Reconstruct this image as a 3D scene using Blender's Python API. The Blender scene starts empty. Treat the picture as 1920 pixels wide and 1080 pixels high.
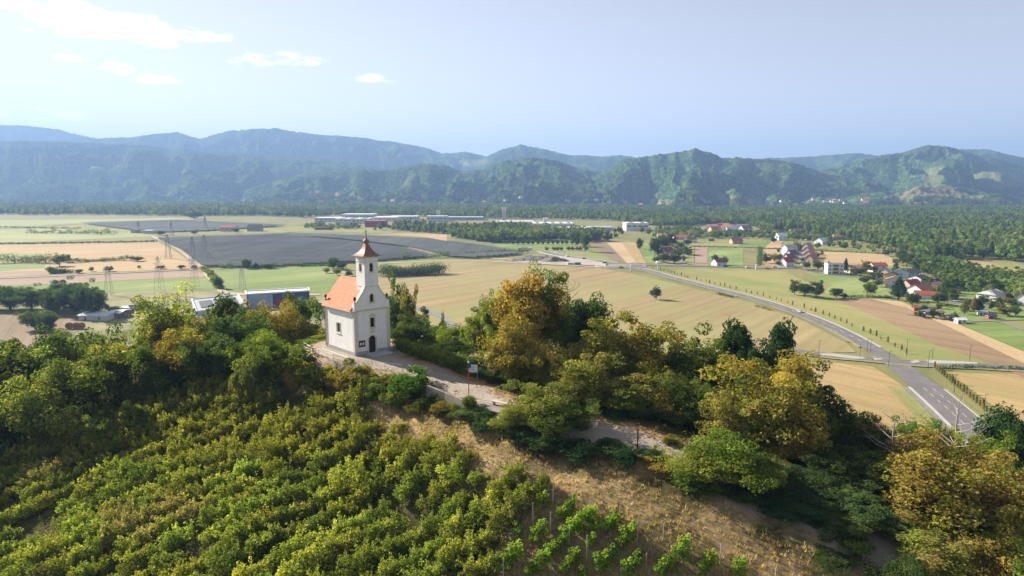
import bpy, bmesh, math, random
import numpy as np
from mathutils import Vector, Matrix

# ------------------------------------------------------------------ camera, sky, sun, exposure
sc = bpy.context.scene
col = sc.collection
FPX, HC, YH = 1280.0, 75.0, 355.0
PITCH = math.atan((540 - YH) / FPX)
camd = bpy.data.cameras.new("camera")
camd.sensor_width = 36.0
camd.lens = FPX / 1920 * 36.0
camd.clip_start = 0.5
camd.clip_end = 60000
cam = bpy.data.objects.new("camera", camd)
col.objects.link(cam)
cam.location = (0, 0, HC)
cam.rotation_euler = (math.pi / 2 - PITCH, 0, 0)
sc.camera = cam

SUN_AZ, SUN_EL = math.radians(56), math.radians(28)     # azimuth to the left of straight ahead
world = bpy.data.worlds.new("World")
sc.world = world
world.use_nodes = True
wn, wl = world.node_tree.nodes, world.node_tree.links
wn.clear()
wo = wn.new("ShaderNodeOutputWorld")
bg = wn.new("ShaderNodeBackground")
sky = wn.new("ShaderNodeTexSky")
sky.sky_type = 'NISHITA'
sky.sun_disc = False
sky.sun_elevation = SUN_EL
sky.sun_rotation = -SUN_AZ
sky.altitude = 300
sky.air_density = 0.75
sky.dust_density = 0.03
sky.ozone_density = 1.2
bg.inputs[1].default_value = 0.062
# thin fair weather clouds, built as noise in the direction of the sky
tc = wn.new("ShaderNodeTexCoord")
def wmath(op, a, b=None, clamp=False):
    n = wn.new("ShaderNodeMath"); n.operation = op; n.use_clamp = clamp
    for i, v in enumerate((a, b)):
        if v is None: continue
        if isinstance(v, (int, float)): n.inputs[i].default_value = v
        else: wl.new(v, n.inputs[i])
    return n.outputs[0]
sep = wn.new("ShaderNodeSeparateXYZ"); wl.new(tc.outputs['Generated'], sep.inputs[0])
azn = wmath('ARCTAN2', sep.outputs[0], sep.outputs[1])
eln = wmath('ARCSINE', sep.outputs[2])
comb = wn.new("ShaderNodeCombineXYZ"); wl.new(azn, comb.inputs[0]); wl.new(eln, comb.inputs[1])
def cloud_noise(sx, sy, detail, off):
    mp = wn.new("ShaderNodeMapping"); mp.inputs['Scale'].default_value = (sx, sy, 1); mp.inputs['Location'].default_value = (off, off * .7, off)
    wl.new(comb.outputs[0], mp.inputs[0])
    nz = wn.new("ShaderNodeTexNoise"); nz.inputs['Scale'].default_value = 1; nz.inputs['Detail'].default_value = detail; nz.inputs['Roughness'].default_value = .62
    wl.new(mp.outputs[0], nz.inputs['Vector']); return nz.outputs[0]
puff = cloud_noise(13, 38, 9, 3.1)
band = cloud_noise(3.0, 7.5, 2, 7.7)
def px_az_el(px, py):
    f = Vector((0, math.cos(PITCH), -math.sin(PITCH))); u = Vector((0, math.sin(PITCH), math.cos(PITCH)))
    d = (f * FPX + Vector((1, 0, 0)) * (px - 960) + u * (540 - py)).normalized()
    return math.atan2(d.x, d.y), math.asin(d.z)
acc = None
for (cx, cy, rx, ry, k) in [(110, 28, 90, 24, 1.0), (235, 55, 130, 24, 1.1), (340, 66, 75, 15, .85), (40, 40, 50, 14, .5), (145, 118, 45, 17, .8), (205, 128, 48, 13, .7), (295, 147, 38, 10, .65),
                         (510, 112, 85, 13, .75), (705, 145, 40, 9, .45), (110, 166, 36, 12, .4), (248, 184, 24, 5, .4), (60, 212, 80, 13, .45),
                         (1600, 228, 26, 8, .3), (1440, 250, 30, 10, .12)]:
    a0, e0 = px_az_el(cx, cy); a1, _ = px_az_el(cx + rx, cy); _, e1 = px_az_el(cx, cy - ry)
    da = wmath('DIVIDE', wmath('SUBTRACT', azn, a0), abs(a1 - a0)); de = wmath('DIVIDE', wmath('SUBTRACT', eln, e0), abs(e1 - e0))
    rr = wmath('ADD', wmath('MULTIPLY', da, da), wmath('MULTIPLY', de, de))
    m = wmath('MULTIPLY', wmath('SUBTRACT', 1.0, wmath('MULTIPLY', rr, .42), True), k)
    acc = m if acc is None else wmath('MAXIMUM', acc, m)
# beyond the photograph: the same kind of scattered cloud
out_mask = wmath('MULTIPLY', wmath('SUBTRACT', band, .60, True), 1.2)
out_mask = wmath('MULTIPLY', out_mask, wmath('GREATER_THAN', eln, .33))
acc = wmath('MAXIMUM', acc, out_mask)
cm = wmath('MULTIPLY', wmath('SUBTRACT', wmath('ADD', wmath('MULTIPLY', wmath('SUBTRACT', puff, .25), 2.0), wmath('MULTIPLY', acc, .52)), .70, True), 2.6)
cm = wmath('MULTIPLY', wmath('MULTIPLY', cm, wmath('MINIMUM', wmath('MULTIPLY', acc, 2.2), 1.0)), .9, True)
hsv = wn.new('ShaderNodeHueSaturation'); hsv.inputs['Saturation'].default_value = .48; wl.new(sky.outputs[0], hsv.inputs['Color'])
mixc = wn.new("ShaderNodeMix"); mixc.data_type = 'RGBA'
wl.new(cm, mixc.inputs['Factor']); wb = wn.new('ShaderNodeMix'); wb.data_type = 'RGBA'; wb.blend_type = 'MULTIPLY'; wb.inputs[0].default_value = 1; wb.inputs[7].default_value = (1.10, .965, .89, 1); wl.new(hsv.outputs[0], wb.inputs[6]); wl.new(wb.outputs[2], mixc.inputs[6]); mixc.inputs[7].default_value = (17, 17, 17, 1)
wl.new(mixc.outputs[2], bg.inputs[0]); wl.new(bg.outputs[0], wo.inputs[0])

sund = bpy.data.lights.new("sun", 'SUN'); sund.energy = 5.0; sund.angle = math.radians(.6); sund.color = (1.0, .90, .76)
sun = bpy.data.objects.new("sun", sund); col.objects.link(sun)
SDIR = Vector((-math.sin(SUN_AZ) * math.cos(SUN_EL), math.cos(SUN_AZ) * math.cos(SUN_EL), math.sin(SUN_EL)))
sun.rotation_euler = SDIR.to_track_quat('Z', 'Y').to_euler()
sun.location = SDIR * 500
sc.view_settings.view_transform = 'Standard'
sc.view_settings.look = 'None'
sc.view_settings.exposure = 1.57
sc.view_settings.gamma = 1
sc.view_settings.use_curve_mapping = False
sc.render.engine = 'CYCLES'
cy = sc.cycles
cy.max_bounces = 6; cy.diffuse_bounces = 3; cy.glossy_bounces = 2; cy.transmission_bounces = 3; cy.volume_bounces = 0; cy.transparent_max_bounces = 6
cy.use_denoising = True
cy.caustics_reflective = False; cy.caustics_refractive = False

# ------------------------------------------------------------------ helpers: survey of the place from the photograph
rnd = random.Random(7)
rng = np.random.default_rng(11)
FV = np.array([0, math.cos(PITCH), -math.sin(PITCH)]); UV = np.array([0, math.sin(PITCH), math.cos(PITCH)]); RV = np.array([1.0, 0, 0])
def ray(px, py): return FV * FPX + RV * (px - 960) + UV * (540 - py)
def gp(px, py, z=0.0):
    v = ray(px, py); t = (z - HC) / v[2]; return np.array([0, 0, HC]) + v * t
def zat(px, py, Y):
    v = ray(px, py); return np.array([0, 0, HC]) + v * (Y / v[1])
def xat(px, Y, z=0.0):                      # x of a picture column at distance Y
    w = (np.array([0, Y, z - HC]) @ FV); return (px - 960) / FPX * w

def perlin2(x, y, seed=0):
    r = np.random.default_rng(seed); perm = r.permutation(256); ang = r.random(256) * 2 * math.pi
    gx, gy = np.cos(ang), np.sin(ang)
    xi, yi = np.floor(x).astype(int), np.floor(y).astype(int); xf, yf = x - xi, y - yi
    def h(i, j): return perm[(perm[i & 255] + j) & 255]
    def g(k, a, b): return gx[k] * a + gy[k] * b
    u = xf * xf * xf * (xf * (xf * 6 - 15) + 10); v = yf * yf * yf * (yf * (yf * 6 - 15) + 10)
    a = g(h(xi, yi), xf, yf); b = g(h(xi + 1, yi), xf - 1, yf); c = g(h(xi, yi + 1), xf, yf - 1); d = g(h(xi + 1, yi + 1), xf - 1, yf - 1)
    return ((a * (1 - u) + b * u) * (1 - v) + (c * (1 - u) + d * u) * v) * 1.4
def fbm(x, y, oct=4, seed=0, gain=.5):
    s = 0; a = 1
    for i in range(oct): s = s + a * perlin2(x * 2 ** i, y * 2 ** i, seed + i); a *= gain
    return s

# ------------------------------------------------------------------ helpers: materials
def new_mat(name):
    m = bpy.data.materials.new(name); m.use_nodes = True
    nt = m.node_tree; nt.nodes.clear()
    out = nt.nodes.new("ShaderNodeOutputMaterial"); b = nt.nodes.new("ShaderNodeBsdfPrincipled")
    nt.links.new(b.outputs[0], out.inputs[0]); return m, nt, b, out
def N(nt, t, **kw):
    n = nt.nodes.new(t)
    for k, v in kw.items():
        if k in n.inputs: n.inputs[k].default_value = v
        else: setattr(n, k, v)
    return n
def mixrgb(nt, fac, a, b, mode='MIX'):
    m = nt.nodes.new("ShaderNodeMix"); m.data_type = 'RGBA'; m.blend_type = mode
    for i, v in ((0, fac), (6, a), (7, b)):
        if isinstance(v, (int, float)): m.inputs[i].default_value = v
        elif isinstance(v, tuple): m.inputs[i].default_value = (*v[:3], 1)
        else: nt.links.new(v, m.inputs[i])
    return m.outputs[2]
def world_noise(nt, scale, detail=4, stretch=None, rot=0.0, rough=.6, kind='pos'):
    if kind == 'pos': src = N(nt, "ShaderNodeNewGeometry").outputs['Position']
    else: src = N(nt, "ShaderNodeTexCoord").outputs['Object']
    mp = N(nt, "ShaderNodeMapping"); mp.inputs['Rotation'].default_value = (0, 0, rot)
    mp.inputs['Scale'].default_value = stretch or (1, 1, 1)
    nt.links.new(src, mp.inputs[0])
    if rot:                                   # rotate first, then stretch
        mp.inputs['Scale'].default_value = (1, 1, 1)
        m2 = N(nt, "ShaderNodeMapping"); m2.inputs['Scale'].default_value = stretch or (1, 1, 1); nt.links.new(mp.outputs[0], m2.inputs[0]); mp = m2
    n = N(nt, "ShaderNodeTexNoise"); n.inputs['Scale'].default_value = scale; n.inputs['Detail'].default_value = detail; n.inputs['Roughness'].default_value = rough
    nt.links.new(mp.outputs[0], n.inputs['Vector']); return n.outputs[0]
def ramp(nt, fac, stops):
    r = N(nt, "ShaderNodeValToRGB"); e = r.color_ramp.elements
    while len(e) < len(stops): e.new(.5)
    for i, (p, c) in enumerate(stops):
        e[i].position = p; e[i].color = (*c[:3], 1) if isinstance(c, tuple) else (c, c, c, 1)
    nt.links.new(fac, r.inputs[0]); return r.outputs[0]
def simple(name, c, rough=.8, var=.25, scale=3.0, bump=0.0, metallic=0.0, bscale=None, kind='obj', spec=.3):
    m, nt, b, out = new_mat(name)
    f = world_noise(nt, scale, 5, kind=kind)
    c0 = tuple(x * (1 - var) for x in c); c1 = tuple(min(1, x * (1 + var)) for x in c)
    nt.links.new(ramp(nt, f, [(.3, c0), (.7, c1)]), b.inputs['Base Color'])
    b.inputs['Roughness'].default_value = rough; b.inputs['Metallic'].default_value = metallic; b.inputs['Specular IOR Level'].default_value = spec
    if bump:
        f2 = world_noise(nt, bscale or scale * 4, 5, kind=kind)
        bp = N(nt, "ShaderNodeBump"); bp.inputs['Strength'].default_value = bump; bp.inputs['Distance'].default_value = .05
        nt.links.new(f2, bp.inputs['Height']); nt.links.new(bp.outputs[0], b.inputs['Normal'])
    return m

def leaf_mat(name, dark, light, alt=None, altamt=.5, trans=.35, alts=.25, hue=.022, val=.19):
    m, nt, b, out = new_mat(name)
    nt.nodes.remove(b)
    at = N(nt, "ShaderNodeAttribute"); at.attribute_name = "tint"
    c = ramp(nt, at.outputs['Fac'], [(.05, dark), (.95, light)])
    if alt:
        f = world_noise(nt, alts, 2); f = ramp(nt, f, [(.62 - altamt * .3 , 0.0), (.76 - altamt * .3, 1.0)])
        c = mixrgb(nt, f, c, alt)
        mm = mixrgb(nt, at.outputs['Fac'], tuple(x * .75 for x in (1, 1, 1)), (1.15, 1.15, 1.15))
        c = mixrgb(nt, 1.0, c, mm, 'MULTIPLY')
    oi = N(nt, "ShaderNodeObjectInfo")
    hs = N(nt, "ShaderNodeHueSaturation")
    mr = N(nt, "ShaderNodeMapRange"); mr.inputs['To Min'].default_value = .5 - hue * .5; mr.inputs['To Max'].default_value = .5 + hue * .35
    nt.links.new(oi.outputs['Random'], mr.inputs[0]); nt.links.new(mr.outputs[0], hs.inputs['Hue'])
    mv = N(nt, "ShaderNodeMapRange"); mv.inputs['To Min'].default_value = 1 - val; mv.inputs['To Max'].default_value = 1 + val
    ad = N(nt, "ShaderNodeMath", operation='FRACT'); ml = N(nt, "ShaderNodeMath", operation='MULTIPLY'); ml.inputs[1].default_value = 7.31
    nt.links.new(oi.outputs['Random'], ml.inputs[0]); nt.links.new(ml.outputs[0], ad.inputs[0]); nt.links.new(ad.outputs[0], mv.inputs[0]); nt.links.new(mv.outputs[0], hs.inputs['Value'])
    nt.links.new(c, hs.inputs['Color'])
    d = N(nt, "ShaderNodeBsdfDiffuse"); t = N(nt, "ShaderNodeBsdfTranslucent"); mx = N(nt, "ShaderNodeAddShader")
    k_ = trans * 2.6
    tc_ = mixrgb(nt, 1.0, hs.outputs[0], (1.15 * k_, 1.12 * k_, .55 * k_), 'MULTIPLY')
    nt.links.new(hs.outputs[0], d.inputs[0]); nt.links.new(tc_, t.inputs[0]); nt.links.new(d.outputs[0], mx.inputs[0]); nt.links.new(t.outputs[0], mx.inputs[1])
    nt.links.new(mx.outputs[0], out.inputs[0])
    return m

# ------------------------------------------------------------------ helpers: objects
def mesh_np(name, verts, faces, mat=None, smooth=False, tint=None):
    me = bpy.data.meshes.new(name)
    verts = np.asarray(verts, dtype=np.float32).reshape(-1, 3)
    faces = np.asarray(faces, dtype=np.int32)
    me.vertices.add(len(verts)); me.vertices.foreach_set("co", verts.ravel())
    k = faces.shape[1]; nf = len(faces)
    me.loops.add(nf * k); me.loops.foreach_set("vertex_index", faces.ravel())
    me.polygons.add(nf); me.polygons.foreach_set("loop_start", np.arange(0, nf * k, k, dtype=np.int32))
    try: me.polygons.foreach_set("loop_total", np.full(nf, k, dtype=np.int32))
    except Exception: pass
    me.update(calc_edges=True)
    me.polygons.foreach_set("use_smooth", np.full(nf, bool(smooth)))
    if tint is not None:
        a = me.attributes.new("tint", 'FLOAT', 'POINT'); a.data.foreach_set("value", np.asarray(tint, dtype=np.float32))
    if mat: me.materials.append(mat)
    return me
def link(name, me, parent=None, loc=None, rot=None, scale=None):
    o = bpy.data.objects.new(name, me); col.objects.link(o)
    if parent: o.parent = parent
    if loc is not None: o.location = loc
    if rot is not None: o.rotation_euler = (0, 0, rot) if isinstance(rot, (int, float)) else rot
    if scale is not None: o.scale = (scale,) * 3 if isinstance(scale, (int, float)) else scale
    return o
def tag(o, label=None, cat=None, group=None, kind=None):
    if label: o['label'] = label
    if cat: o['category'] = cat
    if group: o['group'] = group
    if kind: o['kind'] = kind
    return o
def empty(name, loc, rz=0, label=None, cat=None, group=None):
    o = bpy.data.objects.new(name, None); col.objects.link(o); o.location = [float(v) for v in loc]; o.rotation_euler = (0, 0, rz); o.empty_display_size = .3
    return tag(o, label, cat, group)
def copy_tree(o, parent=None):
    c = o.copy(); col.objects.link(c)
    if parent: c.parent = parent
    for ch in list(o.children): copy_tree(ch, c)
    return c

class MB:
    """collects boxes, prisms, tubes, lathes into one mesh object"""
    def __init__(s): s.v = []; s.f = []
    def add(s, vs, fs):
        b = len(s.v); s.v += [tuple(map(float, v)) for v in vs]; s.f += [tuple(i + b for i in f) for f in fs]; return s
    def box(s, c, d, rz=0.0):
        x, y, z = d[0] / 2, d[1] / 2, d[2] / 2; ca, sa = math.cos(rz), math.sin(rz); vs = []
        for k in (-z, z):
            for a, b in ((-x, -y), (x, -y), (x, y), (-x, y)): vs.append((c[0] + a * ca - b * sa, c[1] + a * sa + b * ca, c[2] + k))
        return s.add(vs, [(3, 2, 1, 0), (4, 5, 6, 7), (0, 1, 5, 4), (1, 2, 6, 5), (2, 3, 7, 6), (3, 0, 4, 7)])
    def prism(s, poly, h0, h1, axis='z'):
        n = len(poly)
        P = {'z': lambda a, b, h: (a, b, h), 'y': lambda a, b, h: (a, h, b), 'x': lambda a, b, h: (h, a, b)}[axis]
        vs = [P(a, b, h0) for a, b in poly] + [P(a, b, h1) for a, b in poly]
        fs = [tuple(range(n - 1, -1, -1)), tuple(range(n, 2 * n))] + [(i, (i + 1) % n, n + (i + 1) % n, n + i) for i in range(n)]
        return s.add(vs, fs)
    def tube(s, pts, rad, n=6, cap=True):
        pts = [Vector(p) for p in pts]; rad = [rad] * len(pts) if isinstance(rad, (int, float)) else rad; vs = []; fs = []
        for i, p in enumerate(pts):
            t = (pts[min(i + 1, len(pts) - 1)] - pts[max(i - 1, 0)]).normalized()
            a = t.cross(Vector((0, 0, 1)) if abs(t.z) < .9 else Vector((1, 0, 0))).normalized(); b = t.cross(a)
            for k in range(n):
                q = 2 * math.pi * k / n; vs.append(p + (a * math.cos(q) + b * math.sin(q)) * rad[i])
        for i in range(len(pts) - 1):
            for k in range(n): fs.append((i * n + k, i * n + (k + 1) % n, (i + 1) * n + (k + 1) % n, (i + 1) * n + k))
        if cap: fs += [tuple(range(n - 1, -1, -1)), tuple(range((len(pts) - 1) * n, len(pts) * n))]
        return s.add(vs, fs)
    def lathe(s, prof, n=12, c=(0, 0, 0)):
        vs = []; fs = []
        for r, z in prof:
            for k in range(n): q = 2 * math.pi * (k + .5) / n; vs.append((c[0] + r * math.cos(q), c[1] + r * math.sin(q), c[2] + z))
        for i in range(len(prof) - 1):
            for k in range(n): fs.append((i * n + k, i * n + (k + 1) % n, (i + 1) * n + (k + 1) % n, (i + 1) * n + k))
        fs += [tuple(range(n - 1, -1, -1)), tuple(range((len(prof) - 1) * n, len(prof) * n))]
        return s.add(vs, fs)
    def mesh(s, name, mat, smooth=False):
        me = bpy.data.meshes.new(name); me.from_pydata(s.v, [], s.f)
        bm = bmesh.new(); bm.from_mesh(me); bmesh.ops.recalc_face_normals(bm, faces=bm.faces); bm.to_mesh(me); bm.free()
        if smooth:
            for p in me.polygons: p.use_smooth = True
        if mat: me.materials.append(mat)
        return me
    def build(s, name, mat, parent=None, loc=None, rot=None, smooth=False, kind=None):
        o = link(name, s.mesh(name, mat, smooth), parent, loc, rot)
        if kind: o['kind'] = kind
        return o

# ------------------------------------------------------------------ the plain
def ground_mat(name, c0, c1, rot=0.0, stripe=.35, rowscale=.25, patch=(.0, .0, .0), patchamt=0.0, big=.006, rowlen=.03):
    m, nt, b, out = new_mat(name)
    f = world_noise(nt, big, 6, rough=.65)
    c = ramp(nt, f, [(.34, c0), (.66, c1)])
    s = world_noise(nt, 1.0, 4, stretch=(rowscale, rowscale * rowlen, 1), rot=rot, rough=.7)
    s = ramp(nt, s, [(.25, 1 - stripe), (.75, 1 + stripe * .6)])
    c = mixrgb(nt, 1.0, c, s, 'MULTIPLY')
    s2 = world_noise(nt, 1.0, 3, stretch=(rowscale * .12, rowscale * .12 * rowlen * 1.5, 1), rot=rot, rough=.6)
    s2 = ramp(nt, s2, [(.3, 1 - stripe * .6), (.7, 1 + stripe * .35)])
    c = mixrgb(nt, 1.0, c, s2, 'MULTIPLY')
    g = world_noise(nt, .9, 6, rough=.75)
    g = ramp(nt, g, [(.2, .72), (.8, 1.25)])
    c = mixrgb(nt, 1.0, c, g, 'MULTIPLY')
    if stripe >= .2:
        src = N(nt, "ShaderNodeNewGeometry").outputs['Position']; mp = N(nt, "ShaderNodeMapping"); mp.inputs['Rotation'].default_value = (0, 0, rot); nt.links.new(src, mp.inputs[0])
        sx = N(nt, "ShaderNodeSeparateXYZ"); nt.links.new(mp.outputs[0], sx.inputs[0])
        wb_ = N(nt, "ShaderNodeMath", operation='MULTIPLY_ADD'); wb_.inputs[1].default_value = 1 / 17.0; nt.links.new(sx.outputs[0], wb_.inputs[0])
        nw = N(nt, "ShaderNodeMath", operation='MULTIPLY'); nw.inputs[1].default_value = .5; nt.links.new(world_noise(nt, .008, 2), nw.inputs[0]); nt.links.new(nw.outputs[0], wb_.inputs[2])
        fr = N(nt, "ShaderNodeMath", operation='FRACT'); nt.links.new(wb_.outputs[0], fr.inputs[0])
        c = mixrgb(nt, 1.0, c, ramp(nt, fr.outputs[0], [(0.0, .84), (.05, .84), (.09, 1.0), (.13, .86), (.17, 1.0), (.55, 1.0), (.62, 1.06), (1.0, 1.0)]), 'MULTIPLY')
    if patchamt:
        q = world_noise(nt, .018, 6, stretch=(1, .35, 1), rot=rot, rough=.7)
        q = ramp(nt, q, [(.62 - patchamt * .22, 0.0), (.74 - patchamt * .1, 1.0)])
        c = mixrgb(nt, q, c, patch)
    nt.links.new(c, b.inputs['Base Color']); b.inputs['Roughness'].default_value = .95; b.inputs['Specular IOR Level'].default_value = .1
    bp = N(nt, "ShaderNodeBump"); bp.inputs['Strength'].default_value = .6; bp.inputs['Distance'].default_value = .15
    nt.links.new(world_noise(nt, 2.2, 6, rough=.8), bp.inputs['Height']); nt.links.new(bp.outputs[0], b.inputs['Normal'])
    return m

M = {}
M['plain'] = ground_mat("dry_meadow", (.20, .20, .075), (.27, .25, .10), .4, .15, .15, (.13, .17, .05), .6)
XE, Y0E, Y1E = 13000, -5000, 14500
gm = MB(); gm.add([(-XE, Y0E, 0), (XE, Y0E, 0), (XE, Y1E, 0), (-XE, Y1E, 0)], [(0, 1, 2, 3)])
tag(gm.build("ground", M['plain']), kind='structure')

hz = MB(); hz.add([(sx * (XE + 60), yy, zz) for zz in (-2.0, 960.0) for sx, yy in ((-1, Y0E - 60), (1, Y0E - 60), (1, Y1E + 60), (-1, Y1E + 60))],
                  [(3, 2, 1, 0), (4, 5, 6, 7), (0, 1, 5, 4), (1, 2, 6, 5), (2, 3, 7, 6), (3, 0, 4, 7)])
hm = bpy.data.materials.new("haze_air"); hm.use_nodes = True; hm.node_tree.nodes.clear()
ho = hm.node_tree.nodes.new("ShaderNodeOutputMaterial"); hv = hm.node_tree.nodes.new("ShaderNodeVolumePrincipled")
hv.inputs['Color'].default_value = (.30, .49, .87, 1); hv.inputs['Density'].default_value = 1.38e-4; hv.inputs['Anisotropy'].default_value = .15
hm.node_tree.links.new(hv.outputs[0], ho.inputs['Volume'])
tag(hz.build("haze", hm), kind='stuff')

def simplify_poly(pts): return [tuple(gp(x, y)[:2]) for x, y in pts]
LAYER = [0]
def sheet(name, poly_px, mat, z=None, world=False):
    pts = poly_px if world else simplify_poly(poly_px)
    if z is None:
        LAYER[0] += 1; z = .05 + LAYER[0] * .006
    bm = bmesh.new(); vs = [bm.verts.new((x, y, z)) for x, y in pts]
    f = bm.faces.new(vs)
    if f.normal.z < 0: f.normal_flip()
    bmesh.ops.triangulate(bm, faces=[f])
    bm.normal_update()
    for ff in bm.faces:
        if ff.normal.z < 0: ff.normal_flip()
    me = bpy.data.meshes.new(name); bm.to_mesh(me); bm.free(); me.materials.append(mat)
    return tag(link(name, me), kind='structure')

GT = dict(
    stubble=ground_mat("stubble_tan", (.30, .225, .115), (.37, .285, .15), math.radians(38), .26, .16, (.26, .27, .11), .9),
    stubble2=ground_mat("stubble_orange", (.36, .26, .12), (.43, .32, .16), math.radians(-35), .22, .25, (.28, .25, .1), .4),
    wheat=ground_mat("ripe_stubble", (.40, .29, .15), (.48, .35, .19), math.radians(60), .2, .15),
    pale=ground_mat("pale_strip", (.42, .31, .17), (.50, .38, .22), math.radians(-34), .12, .3),
    plough=ground_mat("brown_strip", (.27, .185, .11), (.34, .24, .14), math.radians(-34), .25, .35),
    brown=ground_mat("brown_field", (.21, .16, .105), (.27, .21, .13), math.radians(-30), .2, .3),
    pink=ground_mat("bare_field", (.31, .225, .17), (.38, .28, .21), math.radians(88), .12, .2),
    yellowgreen=ground_mat("yellow_green_meadow", (.25, .245, .09), (.33, .30, .125), math.radians(-34), .16, .35, (.17, .235, .06), .7),
    green=ground_mat("green_crop", (.14, .21, .055), (.20, .26, .08), math.radians(80), .2, .25),
    lush=ground_mat("lush_meadow", (.15, .22, .06), (.22, .28, .09), math.radians(50), .2, .2, (.28, .32, .12), .6),
    palegreen=ground_mat("pale_green_meadow", (.25, .29, .11), (.33, .35, .15), math.radians(88), .12, .2, (.38, .36, .17), .5),
    rough=ground_mat("rough_grass", (.25, .24, .12), (.36, .32, .18), .3, .15, .3, (.10, .13, .05), .8, .03),
    orchard=ground_mat("orchard_soil", (.10, .105, .075), (.15, .15, .10), math.radians(86), .4, .25),
    maize=ground_mat("dry_maize", (.20, .19, .08), (.28, .25, .11), math.radians(-20), .5, .5),
    yard=ground_mat("yard_gravel", (.34, .31, .26), (.46, .42, .35), 0.2, .1, .3, (.22, .24, .11), .6, .03),
)
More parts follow.
